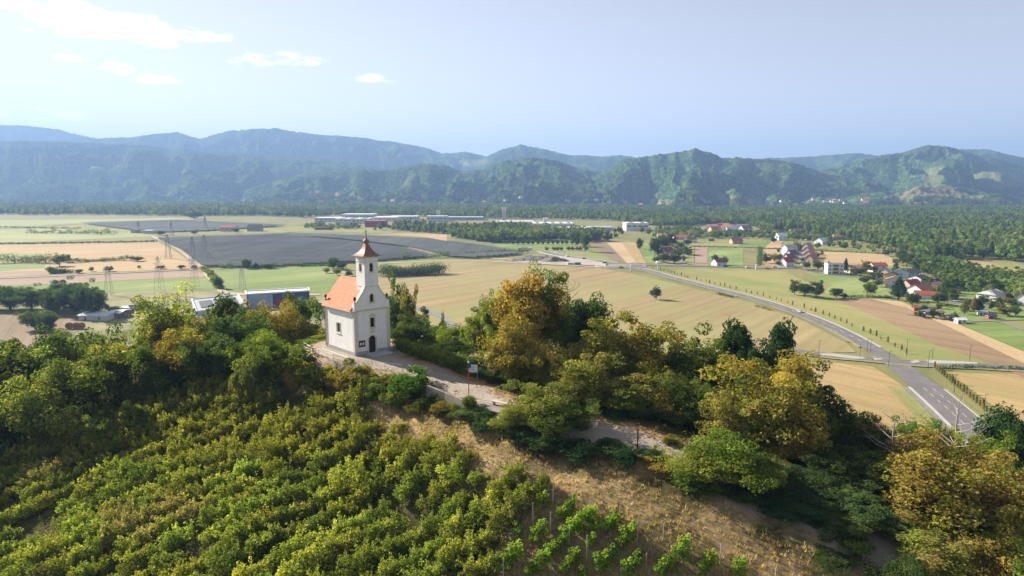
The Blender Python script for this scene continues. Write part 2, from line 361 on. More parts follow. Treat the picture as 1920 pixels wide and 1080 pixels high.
FIELDS = [
    ("meadow", 'palegreen', [(-250, 418), (0, 413), (150, 411), (330, 409), (390, 412), (150, 418), (0, 428), (-250, 436)]),
    ("meadow", 'palegreen', [(-250, 438), (0, 430), (180, 426), (250, 434), (290, 443), (0, 456), (-250, 462)]),
    ("meadow", 'yellowgreen', [(150, 421), (200, 425), (270, 434), (330, 440), (250, 437), (100, 428)]),
    ("wheat_field", 'wheat', [(-300, 468), (0, 459.5), (295, 453), (330, 472), (362, 494), (372, 503), (0, 518), (-300, 526)]),
    ("meadow", 'palegreen', [(-250, 482), (0, 473), (95, 475), (70, 483), (0, 489), (-250, 494)]),
    ("crop_field", 'lush', [(-250, 500), (0, 493), (86, 494), (84, 503), (0, 509), (-250, 515)]),
    ("bare_field", 'pink', [(-250, 519), (0, 510), (86, 508), (90, 515), (0, 520), (-250, 527)]),
    ("bare_field", 'pink', [(-300, 531), (0, 524), (366, 507), (392, 518), (180, 528), (0, 536), (-300, 546)]),
    ("meadow", 'lush', [(-300, 546), (0, 536), (180, 528), (393, 519), (405, 542), (250, 547), (150, 552), (-300, 575)]),
    ("crop_field", 'lush', [(394, 506), (430, 501), (520, 500), (600, 497), (650, 505), (650, 535), (610, 548), (480, 549), (425, 545), (402, 524)]),
    ("rough_grass", 'rough', [(150, 553), (250, 547), (405, 542), (480, 551), (640, 551), (700, 600), (500, 640), (150, 640), (100, 600)]),
    ("field", 'brown', [(-300, 600), (30, 588), (100, 585), (150, 600), (110, 630), (40, 672), (-300, 760)]),
    ("orchard_ground", 'orchard', [(292, 445), (430, 440), (525, 437), (640, 448), (700, 454), (760, 463), (812, 477), (700, 486), (560, 493), (470, 498), (376, 497), (340, 466)]),
    ("orchard_ground", 'orchard', [(525, 435), (640, 439), (800, 446), (900, 458), (985, 472), (905, 480), (845, 479), (765, 460), (640, 446)]),
    ("orchard_ground", 'orchard', [(150, 417), (330, 411.5), (540, 421), (390, 431), (290, 434), (200, 424)]),
    ("meadow", 'yellowgreen', [(395, 433), (545, 424), (620, 425), (730, 428), (735, 438), (600, 434), (460, 437)]),
    ("wheat_field", 'wheat', [(690, 440), (760, 437), (838, 440), (838, 452), (800, 445), (740, 441)]),
    ("meadow", 'lush', [(905, 457), (1085, 455), (1070, 464), (1085, 473), (1040, 474), (985, 471)]),
    ("meadow", 'yellowgreen', [(1050, 474), (1100, 470), (1130, 475), (1152, 491), (1110, 487)]),
    ("meadow", 'lush', [(700, 491), (860, 484), (960, 484), (940, 490), (800, 494), (700, 500)]),
    ("stubble_field", 'stubble', [(690, 499), (860, 487), (960, 489), (1000, 497), (1120, 502), (1180, 513), (1250, 528), (1330, 549), (1420, 572), (1500, 600), (1590, 645), (1605, 661), (1480, 663), (1500, 690), (1300, 800), (900, 760), (780, 600), (745, 565), (650, 530)]),
    ("stubble_field", 'stubble2', [(1480, 676), (1560, 680), (1636, 688), (1690, 722), (1760, 778), (1830, 850), (1500, 900), (1300, 800), (1380, 690)]),
    ("stubble_field", 'stubble2', [(1775, 698), (1830, 701), (2100, 703), (2300, 900), (2000, 860), (1900, 790), (1840, 745)]),
    ("meadow", 'yellowgreen', [(1222, 510), (1300, 504), (1470, 509), (1520, 532), (1560, 556), (1640, 566), (1700, 600), (1870, 686), (1700, 678), (1650, 652), (1560, 608), (1440, 566), (1330, 538)]),
    ("ploughed_strip", 'plough', [(1560, 560), (1630, 560), (1690, 575), (1780, 615), (1930, 685), (2100, 760), (2100, 790), (1868, 686), (1760, 650), (1660, 602)]),
    ("stubble_strip", 'pale', [(1630, 560), (1690, 566), (1790, 606), (1920, 660), (2150, 750), (2100, 780), (1920, 682), (1780, 614), (1700, 578)]),
    ("meadow", 'green', [(1800, 609), (1850, 603), (1890, 607), (1990, 640), (2150, 700), (2150, 750), (1920, 659)]),
    ("meadow", 'lush', [(1512, 513), (1590, 514), (1640, 516), (1690, 535), (1700, 556), (1610, 558), (1540, 552), (1560, 535)]),
    ("wheat_field", 'wheat', [(1532, 472), (1600, 474), (1663, 478), (1706, 511), (1670, 512), (1597, 500), (1543, 493), (1550, 480)]),
    ("meadow", 'yellowgreen', [(1520, 463), (1600, 466), (1680, 470), (1670, 477), (1560, 471)]),
    ("wheat_field", 'wheat', [(1434, 466), (1447, 453), (1468, 452.5), (1464, 465)]),
    ("meadow", 'yellowgreen', [(1469, 453), (1520, 456), (1515, 463), (1466, 464)]),
    ("crop_field", 'green', [(1388, 453), (1440, 451), (1432, 464), (1390, 463.5)]),
    ("meadow", 'yellowgreen', [(1290, 449), (1388, 451), (1386, 463), (1300, 461)]),
    ("crop_field", 'lush', [(1328, 464), (1394, 465), (1394, 499), (1328, 497)]),
    ("bare_field", 'pink', [(1303, 463), (1327, 464), (1327, 494), (1303, 493)]),
    ("meadow", 'yellowgreen', [(1283, 462), (1302, 463), (1302, 493), (1283, 492)]),
    ("maize_field", 'maize', [(1394.5, 465), (1427, 466), (1424, 499), (1394.5, 499)]),
    ("wheat_field", 'wheat', [(1430, 468), (1465, 468), (1500, 470), (1490, 499), (1428, 499)]),
    ("brown_field", 'brown', [(1104, 453), (1138, 453), (1176, 495), (1158, 492), (1128, 474)]),
    ("stubble_strip", 'pale', [(1138, 455), (1166, 455), (1193, 493), (1176, 494)]),
    ("stubble_field", 'stubble2', [(1166, 455), (1192, 455), (1212, 495), (1193, 493)]),
    ("crop_field", 'lush', [(1195, 458), (1222, 458), (1250, 490), (1235, 496), (1213, 495)]),
    ("meadow", 'yellowgreen', [(1122, 440), (1155, 440), (1150, 448), (1120, 448)]),
    ("wheat_field", 'stubble2', [(1775, 489), (1830, 488), (1880, 498), (1960, 514), (2150, 540), (2000, 540), (1900, 518), (1850, 513)]),
    ("meadow", 'yellowgreen', [(1862, 496), (1960, 498), (2150, 520), (2150, 540), (1960, 514), (1885, 503)]),
    ("wheat_field", 'stubble2', [(1220, 437), (1290, 439), (1350, 440), (1340, 444), (1230, 443)]),
    ("meadow", 'lush', [(1650, 500), (1770, 590), (1800, 608), (1850, 603), (1930, 600), (2100, 660), (2100, 600), (1900, 560), (1750, 500)]),
]
for nm, mt, poly in FIELDS: sheet(nm, poly, GT[mt])
for nm, c in (("river_meadow", [(480, 398.5), (560, 397.5), (640, 397), (700, 398), (640, 400.5), (540, 401)]),): sheet(nm, c, GT['palegreen'])

# ------------------------------------------------------------------ roads
def asphalt(name, c, patch=.25):
    m, nt, b, out = new_mat(name)
    f = world_noise(nt, .12, 6, rough=.7); f2 = world_noise(nt, 7, 4)
    cc = ramp(nt, f, [(.3, tuple(x * (1 - patch) for x in c)), (.7, tuple(x * (1 + patch) for x in c))])
    cc = mixrgb(nt, 1.0, cc, ramp(nt, f2, [(.3, .88), (.7, 1.12)]), 'MULTIPLY')
    nt.links.new(cc, b.inputs['Base Color']); b.inputs['Roughness'].default_value = .75; return m
M['asphalt'] = asphalt("asphalt", (.15, .137, .135))
M['oldasphalt'] = asphalt("worn_asphalt", (.20, .185, .17))
M['track'] = ground_mat("dusty_track", (.42, .35, .26), (.52, .45, .34), .3, .12, .3)
M['kerb'] = simple("kerb_concrete", (.40, .38, .35), .85, .12, .5)
M['paint'] = simple("road_paint", (.72, .71, .68), .7, .1, 1.0)
M['verge'] = ground_mat("verge_grass", (.22, .23, .08), (.34, .30, .13), .3, .15, .5, (.42, .33, .12), .5, .03)

def smooth_line(P, n=8):
    P = [np.array(p[:2], float) for p in P]; out = []
    Q = [2 * P[0] - P[1]] + P + [2 * P[-1] - P[-2]]
    for i in range(1, len(Q) - 2):
        for k in range(n):
            t = k / n; a, b, c, d = Q[i - 1], Q[i], Q[i + 1], Q[i + 2]
            out.append(.5 * ((2 * b) + (c - a) * t + (2 * a - 5 * b + 4 * c - d) * t * t + (3 * b - a - 3 * c + d) * t ** 3))
    out.append(P[-1]); return np.array(out)
def offset_line(L, d):
    T = np.gradient(L, axis=0); T /= np.linalg.norm(T, axis=1)[:, None] + 1e-9
    return L + np.stack([-T[:, 1], T[:, 0]], 1) * (d if np.isscalar(d) else np.asarray(d)[:, None])
def ribbon(name, L, a, b, mat, z=None, h=0.0):
    """sheet or low slab between the offsets a and b of the line L"""
    if z is None: LAYER[0] += 1; z = .05 + LAYER[0] * .006
    A, B = offset_line(L, a), offset_line(L, b); n = len(L); zz = z
    v = [(x, y, zz + h) for x, y in A] + [(x, y, zz + h) for x, y in B]
    f = [(i, n + i, n + i + 1, i + 1) for i in range(n - 1)]
    if h > 0:
        v += [(x, y, 0) for x, y in A] + [(x, y, 0) for x, y in B]
        f += [(i + 1, 2 * n + i + 1, 2 * n + i, i) for i in range(n - 1)] + [(n + i, 3 * n + i, 3 * n + i + 1, n + i + 1) for i in range(n - 1)]
        f += [(0, 2 * n, 3 * n, n), (n - 1, 2 * n - 1, 4 * n - 1, 3 * n - 1)]
    mb = MB(); mb.add(v, f); me = mb.mesh(name, mat)
    if h == 0 and me.polygons[0].normal.z < 0: me.flip_normals()
    return tag(link(name, me), kind='structure')
def pxline(pts, n=8): return smooth_line([gp(x, y) for x, y in pts], n)

HILLZ = None

# ------------------------------------------------------------------ roads on the plain
main = pxline([(1196, 503.5), (1225, 510), (1262, 521), (1340, 541), (1420, 562), (1505, 590), (1575, 620), (1640, 657), (1692, 692), (1745, 735), (1800, 783), (1880, 860), (1960, 960)])
n_ = len(main)
wid = np.interp(np.arange(n_) / n_, [0, .1, .5, .62, .72, 1], [4.2, 3.9, 3.9, 4.6, 5.6, 5.6])
ribbon("road", main, wid * 1.0, -wid * 1.0, M['asphalt'])
RZ = .05 + LAYER[0] * .006
i0 = int(n_ * .60)
ribbon("kerb", main[: int(n_ * .585)], wid[: int(n_ * .585)] + .0, wid[: int(n_ * .585)] + 1.0, M['kerb'], z=RZ, h=.12)
ribbon("verge", main[: int(n_ * .585)], -wid[: int(n_ * .585)] - .1, -wid[: int(n_ * .585)] - 1.6, M['verge'])
ribbon("cycle_path", main[: int(n_ * .56)], -wid[: int(n_ * .56)] - 1.6, -wid[: int(n_ * .56)] - 3.4, M['oldasphalt'])
# beyond the junction
seg = main[int(n_ * .735):]; ws = wid[int(n_ * .735):]
ribbon("kerb", seg, ws, ws + .35, M['kerb'], z=RZ, h=.12)
ribbon("verge", seg, ws + .4, ws + 1.8, M['verge'])
ribbon("kerb", seg, -ws, -ws - 1.0, M['kerb'], z=RZ, h=.12)
ribbon("cycle_path", seg, -ws - 1.0, -ws - 3.0, M['oldasphalt'])
ribbon("verge", seg, -ws - 3.1, -ws - 9, M['verge'])
for off in (-1.2, 1.9):
    A = offset_line(seg, off)
    for k in range(0, len(A) - 2, 2): ribbon("road_marking", A[k:k + 2], .07, -.07, M['paint'], z=RZ + .02)
A = offset_line(main[: int(n_ * .57)], 0.0)
for k in range(0, len(A) - 1, 2): ribbon("road_marking", A[k:k + 2], .08, -.08, M['paint'], z=RZ + .02)
side = pxline([(1440, 652), (1500, 661), (1560, 668), (1620, 673), (1690, 680), (1760, 684), (1830, 687), (1900, 691), (2050, 698)])
ribbon("road", side, 4.4, -4.4, M['asphalt'], z=RZ - .004)
ribbon("verge", side, -4.4, -6.5, M['verge'])
ribbon("verge", side, 4.4, 5.6, M['verge'])
M['island'] = simple("island_paving", (.36, .35, .33), .85, .1, .6)
def slab_px(name, pts, mat, h=.12, z=None):
    P = [gp(x, y)[:2] for x, y in pts]; mb = MB(); mb.prism(P, 0, (z or RZ) + h)
    return tag(mb.build(name, mat), kind='structure')
slab_px("traffic_island", [(1537, 664), (1560, 664.5), (1618, 671), (1624, 674.5), (1600, 674.5), (1545, 668)], M['island'])
slab_px("traffic_island", [(1637, 672.5), (1655, 674), (1654, 676.5), (1642, 676.5)], M['island'])
slab_px("traffic_island", [(1706, 680), (1719, 676), (1726, 681), (1714, 682)], M['island'])
slab_px("traffic_island", [(1738, 676.5), (1790, 678.5), (1833, 681.5), (1833, 684), (1760, 683.5), (1741, 682)], M['island'])
# roundabout
rc = gp(1163, 498.6)
def ring(name, c, r0, r1, mat, z=None, h=0, n=40):
    L = np.array([(c[0] + math.cos(a) * (r0 + r1) / 2, c[1] + math.sin(a) * (r0 + r1) / 2) for a in np.linspace(0, 2 * math.pi, n + 1)])
    return ribbon(name, L, (r1 - r0) / 2, -(r1 - r0) / 2, mat, z, h)
ring("road", rc, 10, 24, M['asphalt'], z=RZ + .006)
ring("kerb", rc, 9, 10.2, M['kerb'], z=RZ + .01, h=.14)
ring("kerb", rc, 24, 25, M['kerb'], z=RZ - .002, h=.1)
LAYER[0] += 2
ring("verge", rc, .1, 9, M['verge'], z=RZ + .15)
toN = pxline([(1150, 494), (1110, 488), (1070, 482), (1036, 476), (1020, 472), (1000, 470)])
ribbon("road", toN, 6, -6, M['asphalt']); ribbon("kerb", toN, 6, 8, M['kerb'], h=.1); ribbon("kerb", toN, -6, -8, M['kerb'], h=.1)
toE = pxline([(1185, 497.5), (1240, 498), (1300, 499), (1380, 501), (1440, 503), (1500, 503.5), (1560, 515), (1640, 524), (1700, 545), (1760, 562), (1850, 575)])
ribbon("road", toE, 5, -5, M['asphalt']); ribbon("kerb", toE, 5, 7, M['kerb'], h=.1)
toW = pxline([(1140, 500), (1100, 496), (1050, 492), (980, 488), (860, 483), (700, 488), (560, 494)])
ribbon("gravel_road", toW, 4, -4, M['track'])
ribbon("gravel_road", pxline([(1130, 502), (1050, 497), (960, 493), (860, 489), (700, 495)]), 3, -3, M['track'])
ribbon("gravel_road", pxline([(-200, 531), (0, 522.5), (180, 514.5), (370, 505.5)]), 2.2, -2.2, M['oldasphalt'])
ribbon("dirt_track", pxline([(285, 443), (330, 464), (372, 497), (390, 515), (412, 540), (440, 552), (600, 553)]), 3.0, -3.0, M['track'])
ribbon("dirt_track", pxline([(732, 453), (780, 466), (835, 479)]), 5, -5, M['track'])
ribbon("gravel_road", pxline([(760, 570), (790, 580), (830, 596), (870, 640)]), 3, -3, M['oldasphalt'])
ribbon("village_road", pxline([(1700, 590), (1760, 597), (1810, 603), (1870, 604), (1920, 620)]), 1.6, -1.6, M['oldasphalt'])
ribbon("village_road", pxline([(1258, 462), (1270, 480), (1285, 498)]), 3, -3, M['oldasphalt'])
ribbon("village_road", pxline([(1500, 470), (1503, 485), (1512, 503)]), 3, -3, M['oldasphalt'])

# ------------------------------------------------------------------ hills and mountains
def ridge(pts, Y, wf, base_py=None):
    if pts[0][0] <= -400: pts = [(-1500, pts[0][1] + 6), (-900, pts[0][1] + 14)] + pts      # the ranges go on beyond the photograph
    if pts[-1][0] >= 2400: pts = pts + [(2900, pts[-1][1] + 6), (3500, pts[-1][1] - 4)]
    az = []; rr = []; zz = []
    for x, y in pts:
        P = zat(x, y, Y if np.isscalar(Y) else np.interp(x, Y[0], Y[1])); az.append(math.atan2(P[0], P[1])); h_ = math.hypot(P[0], P[1]); r_ = min(h_, 1.32 * P[1]); rr.append(r_); zz.append(HC + (P[2] - HC) * r_ / h_)
    return np.array(az), np.array(rr), np.array(zz), wf
RIDGES = [
    ridge([(-500, 230), (-200, 235), (0, 233), (60, 236), (110, 242), (165, 255), (240, 275), (330, 300), (420, 360)], 8600, 1900),
    ridge([(-400, 290), (0, 268), (165, 258), (250, 257), (300, 249), (330, 247), (372, 259), (430, 244), (470, 241), (518, 239.5), (560, 247), (600, 252), (680, 257), (760, 268), (800, 276), (830, 287), (870, 284), (905, 291), (950, 310), (1050, 335)], 7300, 1900),
    ridge([(760, 360), (850, 320), (905, 296), (940, 280), (975, 270.5), (1010, 276), (1060, 289), (1100, 291), (1130, 293), (1165, 290), (1230, 300), (1330, 293), (1400, 297), (1500, 294), (1560, 290), (1605, 286), (1650, 291), (1750, 300), (2000, 320)], 6500, 1700),
    ridge([(-500, 280), (-200, 270), (-50, 262), (60, 264), (180, 267), (290, 274), (400, 285), (470, 288), (560, 294), (640, 300), (700, 310), (760, 325), (820, 345), (860, 372)], 5600, 1900),
    ridge([(430, 374), (470, 352), (520, 338), (560, 328), (620, 323), (680, 318), (730, 318), (790, 307), (830, 309), (870, 322), (905, 318), (940, 303), (1005, 295), (1050, 303), (1090, 318), (1130, 322), (1170, 300), (1215, 292), (1260, 287), (1303, 278.5), (1330, 286), (1352, 296), (1400, 297), (1460, 300), (1500, 308), (1550, 326), (1620, 336), (1700, 352), (1780, 375)],
          ([400, 900, 1300, 1700], [4300, 4000, 3700, 3700]), 1250),
    ridge([(1380, 372), (1450, 345), (1520, 325), (1600, 303), (1680, 287), (1715, 279), (1742, 271), (1775, 274), (1800, 281), (1830, 290), (1880, 300), (1930, 312), (2020, 325), (2200, 322), (2500, 330)], 4400, 1700),
    ridge([(1600, 330), (1720, 300), (1800, 279), (1850, 279), (1880, 288), (1930, 296), (2000, 290), (2150, 300), (2500, 320)], 5600, 1300),
    ridge([(1560, 374), (1640, 362), (1700, 352), (1740, 342), (1790, 350), (1860, 362), (1930, 376), (2010, 382), (2100, 384)], 3000, 650),
    ridge([(1180, 382), (1210, 374), (1260, 372), (1300, 380)], 3300, 350),
    ridge([(1290, 384), (1325, 369), (1360, 367), (1395, 369), (1430, 384)], 2900, 350),
    ridge([(-500, 350), (-200, 345), (0, 350), (100, 345), (260, 352), (330, 345), (420, 356), (480, 374)], 4300, 700),
]
NA, AZ0, AZ1 = 1480, -math.radians(56), math.radians(56)
rad = np.concatenate([np.linspace(2050, 4900, 185), np.linspace(4925, 11600, 135)])
azs = np.linspace(AZ0, AZ1, NA)
AA, RR = np.meshgrid(azs, rad)
XX, YY = RR * np.sin(AA), RR * np.cos(AA)
wx = XX + 160 * fbm(XX / 700, YY / 700, 3, 5); wy = YY + 160 * fbm(XX / 700 + 9, YY / 700, 3, 6)
rn = 1 - np.abs(fbm(wx / 620, wy / 620, 4, 21, .5)) * 1.9
rn2 = 1 - np.abs(fbm(wx / 230, wy / 230, 3, 31, .5)) * 1.9
ZZ = np.full_like(XX, -40.0)
for az, rr, zz, wf in RIDGES:
    ok = (AA >= az[0]) & (AA <= az[-1])
    rcst = np.interp(AA, az, rr) + 120 * perlin2(AA * 40, AA * 0, 3); h = np.interp(AA, az, zz)
    rcst = np.maximum(rcst, 0)
    edge = np.clip(np.minimum((AA - az[0]), (az[-1] - AA)) / .02, 0, 1)
    wfl = wf * (1 + .25 * perlin2(AA * 18, AA * 0 + 5, 8))
    t = np.where(RR < rcst, (RR - (rcst - wfl)) / wfl, 1 - (RR - rcst) / (wf * 1.1))
    t = np.clip(t, -.5, 1)
    sp = ((rn - .55) * .42 + (rn2 - .5) * .09) * (1.0 if h.max() < 420 else .75) * np.where(RR < rcst, 1.0, .25)
    prof = t ** 1.0 + sp * np.clip(4 * t * (1 - t), 0, 1) * 1.1
    prof = np.minimum(prof, 1.0 - .12 * np.clip(1 - t, 0, 1))
    prof = np.where(t <= 0, t, prof)
    z = (h + 30) * prof - 30
    z = np.where(ok, z * edge - 40 * (1 - edge), -40)
    ZZ = np.maximum(ZZ, z)
canopy = (fbm(XX / 24, YY / 24, 2, 55) * 7.0 + perlin2(XX / 60, YY / 60, 77) * 4) * np.clip((ZZ + 5) / 30, 0, 1)
ZZ = ZZ + canopy * np.clip(1.9 - RR / 4200, .22, 1)
ZZ = np.where(ZZ < -25, -25, ZZ)
V = np.stack([XX, YY, ZZ], -1).reshape(-1, 3)
nr = len(rad)
ii = (np.arange(nr - 1)[:, None] * NA + np.arange(NA - 1)[None, :])
keep = (np.maximum.reduce([ZZ[:-1, :-1], ZZ[1:, :-1], ZZ[:-1, 1:], ZZ[1:, 1:]]) > -8)
q = ii[keep]
Fm = np.stack([q, q + 1, q + NA + 1, q + NA], -1)
used = np.unique(Fm); remap = np.full(len(V), -1); remap[used] = np.arange(len(used))
Fm = remap[Fm]; Vm = V[used]
# open ground on the slopes: clearings, vineyards (values of a land cover map)
cover = fbm(Vm[:, 0] / 330, Vm[:, 1] / 330, 4, 91)
low = np.clip(1 - (Vm[:, 2] - 20) / 260, 0, 1)
left = np.clip(.5 - Vm[:, 0] / 2500, .1, 1)
tint = np.clip((cover - .36) * 3.0, 0, 1) * low * (.35 + .65 * left)
wv = Vm - np.array([0, 0, HC]); ww = wv @ FV; PXv = 960 + wv @ RV / ww * FPX; PYv = 540 - wv @ UV / ww * FPX
dist = np.hypot(Vm[:, 0], Vm[:, 1])
for (cx, cy_, rx, ry, d0, d1, val) in [(1362, 379, 62, 11, 2300, 3800, 2.0), (1800, 372, 150, 13, 2200, 3400, 1.2), (1740, 358, 60, 10, 2200, 3400, 1.4), (1560, 380, 60, 5, 2300, 4000, 1.0),
                                  (1765, 330, 40, 22, 3300, 5000, .7), (1880, 335, 60, 20, 3300, 6000, .6), (200, 308, 50, 6, 4000, 6500, 1.0), (600, 366, 45, 8, 3000, 4500, 1.5),
                                  (890, 305, 30, 6, 5000, 9500, 1.0), (310, 320, 40, 8, 3800, 6500, .8), (1010, 378, 14, 6, 2500, 4200, 1.5), (1245, 380, 30, 5, 2500, 4200, 1.2), (1600, 395, 200, 6, 2000, 2600, .0)]:
    m = (dist > d0) & (dist < d1); e = ((PXv - cx) / rx) ** 2 + ((PYv - cy_) / ry) ** 2 + cover * .7
    tint = np.where(m, np.maximum(tint, np.clip((1.0 - e) * 5, 0, 1) * min(val, 1) + (np.clip((1.0 - e) * 5, 0, 1) * (val - 1) if val > 1 else 0)), tint)
mm, nt, b, out = new_mat("wooded_slope")
f1 = world_noise(nt, .06, 5, rough=.8); f2 = world_noise(nt, .006, 4)
c = ramp(nt, f1, [(.38, (.006, .024, .012)), (.50, (.032, .074, .024)), (.62, (.14, .20, .06))])
c = mixrgb(nt, ramp(nt, f2, [(.45, 0.0), (.7, .5)]), c, (.055, .062, .022))
at = N(nt, "ShaderNodeAttribute"); at.attribute_name = "tint"
gr = ramp(nt, world_noise(nt, .012, 5), [(.35, (.13, .17, .06)), (.65, (.24, .24, .10))])
c = mixrgb(nt, ramp(nt, at.outputs['Fac'], [(.15, 0.0), (.6, .75)]), c, gr)
c = mixrgb(nt, ramp(nt, at.outputs['Fac'], [(.0, 0.0), (1.0, 0.0)]), c, (.26, .17, .10))
bm2 = N(nt, "ShaderNodeMapRange"); bm2.inputs['From Min'].default_value = 1.05; bm2.inputs['From Max'].default_value = 1.7
nt.links.new(at.outputs['Fac'], bm2.inputs[0]); c = mixrgb(nt, bm2.outputs[0], c, (.27, .185, .115))
nt.links.new(c, b.inputs['Base Color']); b.inputs['Roughness'].default_value = 1; b.inputs['Specular IOR Level'].default_value = 0
bp = N(nt, "ShaderNodeBump"); bp.inputs['Strength'].default_value = 1.0; bp.inputs['Distance'].default_value = 9
nt.links.new(world_noise(nt, .055, 5, rough=.7), bp.inputs['Height']); nt.links.new(bp.outputs[0], b.inputs['Normal'])
tag(link("mountains", mesh_np("mountains", Vm, Fm, mm, True, np.clip(tint, 0, 2))), kind='structure')
del V, XX, YY, RR, AA, wx, wy, rn, rn2

# ------------------------------------------------------------------ the chapel hill
CP = [  # picture column, picture row, height of the ground there
    (667, 668, 52), (603, 651, 52), (731, 656, 52), (700, 690, 51.8), (760, 680, 51.6), (830, 705, 51.2), (900, 735, 50.8), (950, 768, 50.4), (760, 650, 51.8), (860, 690, 51.2), (930, 720, 50.6),
    (1040, 780, 49.9), (1120, 802, 49.6), (1200, 832, 49.1), (1290, 870, 48.2), (1400, 930, 46.8), (1640, 1035, 44.6), (1800, 1080, 43), (1950, 1150, 41),
    (570, 645, 51.8), (560, 655, 51.0), (610, 672, 50.9), (690, 700, 51.0),
    (390, 714, 47.2), (480, 714, 48.4), (560, 714, 48.6), (620, 722, 48.9), (700, 755, 48.9), (800, 792, 48.8), (930, 852, 48.2), (1060, 882, 47.6), (1200, 932, 46.8), (1300, 972, 46.0), (1480, 1060, 44.4), (1600, 1110, 43.2),
    (1000, 945, 45.8), (1100, 960, 45.9), (1240, 1040, 43.8), (1000, 1060, 42.8), (1400, 1080, 43.3), (1100, 1150, 40.5),
    (400, 760, 45.4), (200, 790, 42.8), (300, 850, 41.6), (500, 850, 43.4), (500, 950, 42.0), (700, 850, 44.9), (700, 950, 42.3), (850, 1000, 42.2), (500, 1060, 40.2), (700, 1070, 41), (850, 1075, 41.6),
    (100, 870, 40), (0, 870, 38.5), (-100, 880, 35.5), (200, 1000, 38.6), (0, 1070, 35.5), (250, 1150, 36.5), (700, 1250, 38), (1100, 1350, 34.5), (1500, 1300, 37.0), (0, 1250, 33),
    (150, 800, 41.0), (50, 790, 37.0), (-50, 800, 34), (-200, 860, 30), (-300, 1000, 26),
]
pts = []; hz_ = []
for x, y, z in CP: p_ = gp(x, y, z); pts.append(p_[:2]); hz_.append(z)
for x, y, z in [(-26, 108, 50.5), (-34, 106, 49.5), (-12, 104, 50.3), (-44, 104, 46), (-20, 122, 44), (-50, 122, 37), (-5, 112, 46), (8, 95, 47.5), (20, 84, 46.5), (32, 76, 45), (45, 66, 43.5), (60, 58, 40.5),
                (-70, 110, 34), (-95, 105, 28), (-100, 85, 26), (-110, 70, 22), (15, 112, 38), (35, 98, 36), (52, 84, 35), (70, 74, 33), (85, 62, 31), (-85, 130, 22), (-55, 145, 24), (-20, 148, 30), (15, 140, 24), (45, 122, 20), (72, 100, 18), (95, 84, 16),
                (-110, 160, 6), (-60, 180, 6), (-20, 185, 10), (25, 175, 4), (60, 155, 2), (95, 128, 2), (120, 100, 2), (-140, 120, 6), (-150, 80, 6), (0, 225, -3), (80, 200, -3), (-80, 225, -3), (140, 150, -3), (160, 90, -3),
                (-180, 160, -3), (-200, 90, -3), (0, 20, 20), (-50, 20, 12), (50, 20, 20), (0, -30, 6), (-80, -20, 0), (80, -20, 4), (110, 30, 12), (-120, 20, 4), (0, -90, -3), (-200, 0, -3), (170, 20, -3), (130, -60, -3), (-130, -80, -3)]:
    pts.append((x, y)); hz_.append(z)
pts = np.array(pts, float); hz_ = np.array(hz_, float)
def tps(r): return np.where(r > 0, r * r * np.log(r + 1e-9), 0)
Kx = tps(np.linalg.norm(pts[:, None] - pts[None], axis=2)); n = len(pts); Pm = np.hstack([np.ones((n, 1)), pts])
Am = np.zeros((n + 3, n + 3)); Am[:n, :n] = Kx + np.eye(n) * 12.0; Am[:n, n:] = Pm; Am[n:, :n] = Pm.T
Wt = np.linalg.solve(Am, np.concatenate([hz_, np.zeros(3)]))
def hill_raw(x, y):
    x = np.atleast_1d(np.asarray(x, float)); y = np.atleast_1d(np.asarray(y, float)); out = np.zeros(x.shape)
    fx, fy = x.ravel(), y.ravel(); r = np.zeros(len(fx))
    for s in range(0, len(fx), 20000):
        a = np.stack([fx[s:s + 20000], fy[s:s + 20000]], 1); r[s:s + 20000] = tps(np.linalg.norm(a[:, None] - pts[None], axis=2)) @ Wt[:n] + Wt[n] + a @ Wt[n + 1:]
    out = r.reshape(x.shape)
    e = np.maximum(np.abs(x + 20) / 205, np.abs(y - 75) / 170); k = np.clip((e - .8) / .2, 0, 1)
    out = out * (1 - k) + (-3) * k
    # level terrace round the chapel and along the lane
    out = out + (fbm(x / 9, y / 9, 3, 17) * .35 * (out > 0))
    return out
# the lane from the chapel down to the right
LANE = [gp(x, y, z)[:2] for x, y, z in [(640, 672, 52), (700, 676, 51.8), (760, 690, 51.5), (830, 708, 51.2), (890, 735, 50.8), (950, 775, 50.2), (1040, 790, 49.9), (1120, 808, 49.5), (1200, 835, 49.0), (1290, 872, 48.0), (1400, 925, 46.9), (1520, 975, 45.8), (1640, 1040, 44.5), (1800, 1110, 42.5)]]
LANE = smooth_line(LANE, 8)
CH_C = np.array([-22.9, 97.3])
GX = np.arange(-226, 186, 1.5); GY = np.arange(-96, 246, 1.5)
def hill_z(x, y):
    z = hill_raw(x, y)
    d = np.hypot(np.asarray(x) - CH_C[0], np.asarray(y) - CH_C[1]); k = np.clip((9.5 - d) / 2.0, 0, 1)
    return z * (1 - k) + 52.0 * k
GRX, GRY = np.meshgrid(GX, GY); GRZ = hill_z(GRX, GRY)
def hz1(x, y):
    fx = (x - GX[0]) / 1.5; fy = (y - GY[0]) / 1.5; i = int(fx); j = int(fy)
    if i < 0 or j < 0 or i >= len(GX) - 1 or j >= len(GY) - 1: return 0.0
    a, c = fx - i, fy - j
    z = GRZ[j, i] * (1 - a) * (1 - c) + GRZ[j, i + 1] * a * (1 - c) + GRZ[j + 1, i] * (1 - a) * c + GRZ[j + 1, i + 1] * a * c
    return max(float(z), 0.0)
def hit(px, py, start=20):
    v = ray(px, py); v = v / v[1]; Y = start
    P = np.array([0, 0, HC]) + v * Y
    while Y < 3000:
        P = np.array([0, 0, HC]) + v * Y
        if P[2] <= hz1(P[0], P[1]): break
        Y += .15 if Y < 250 else 5
    if P[2] <= .3: return gp(px, py)
    return P
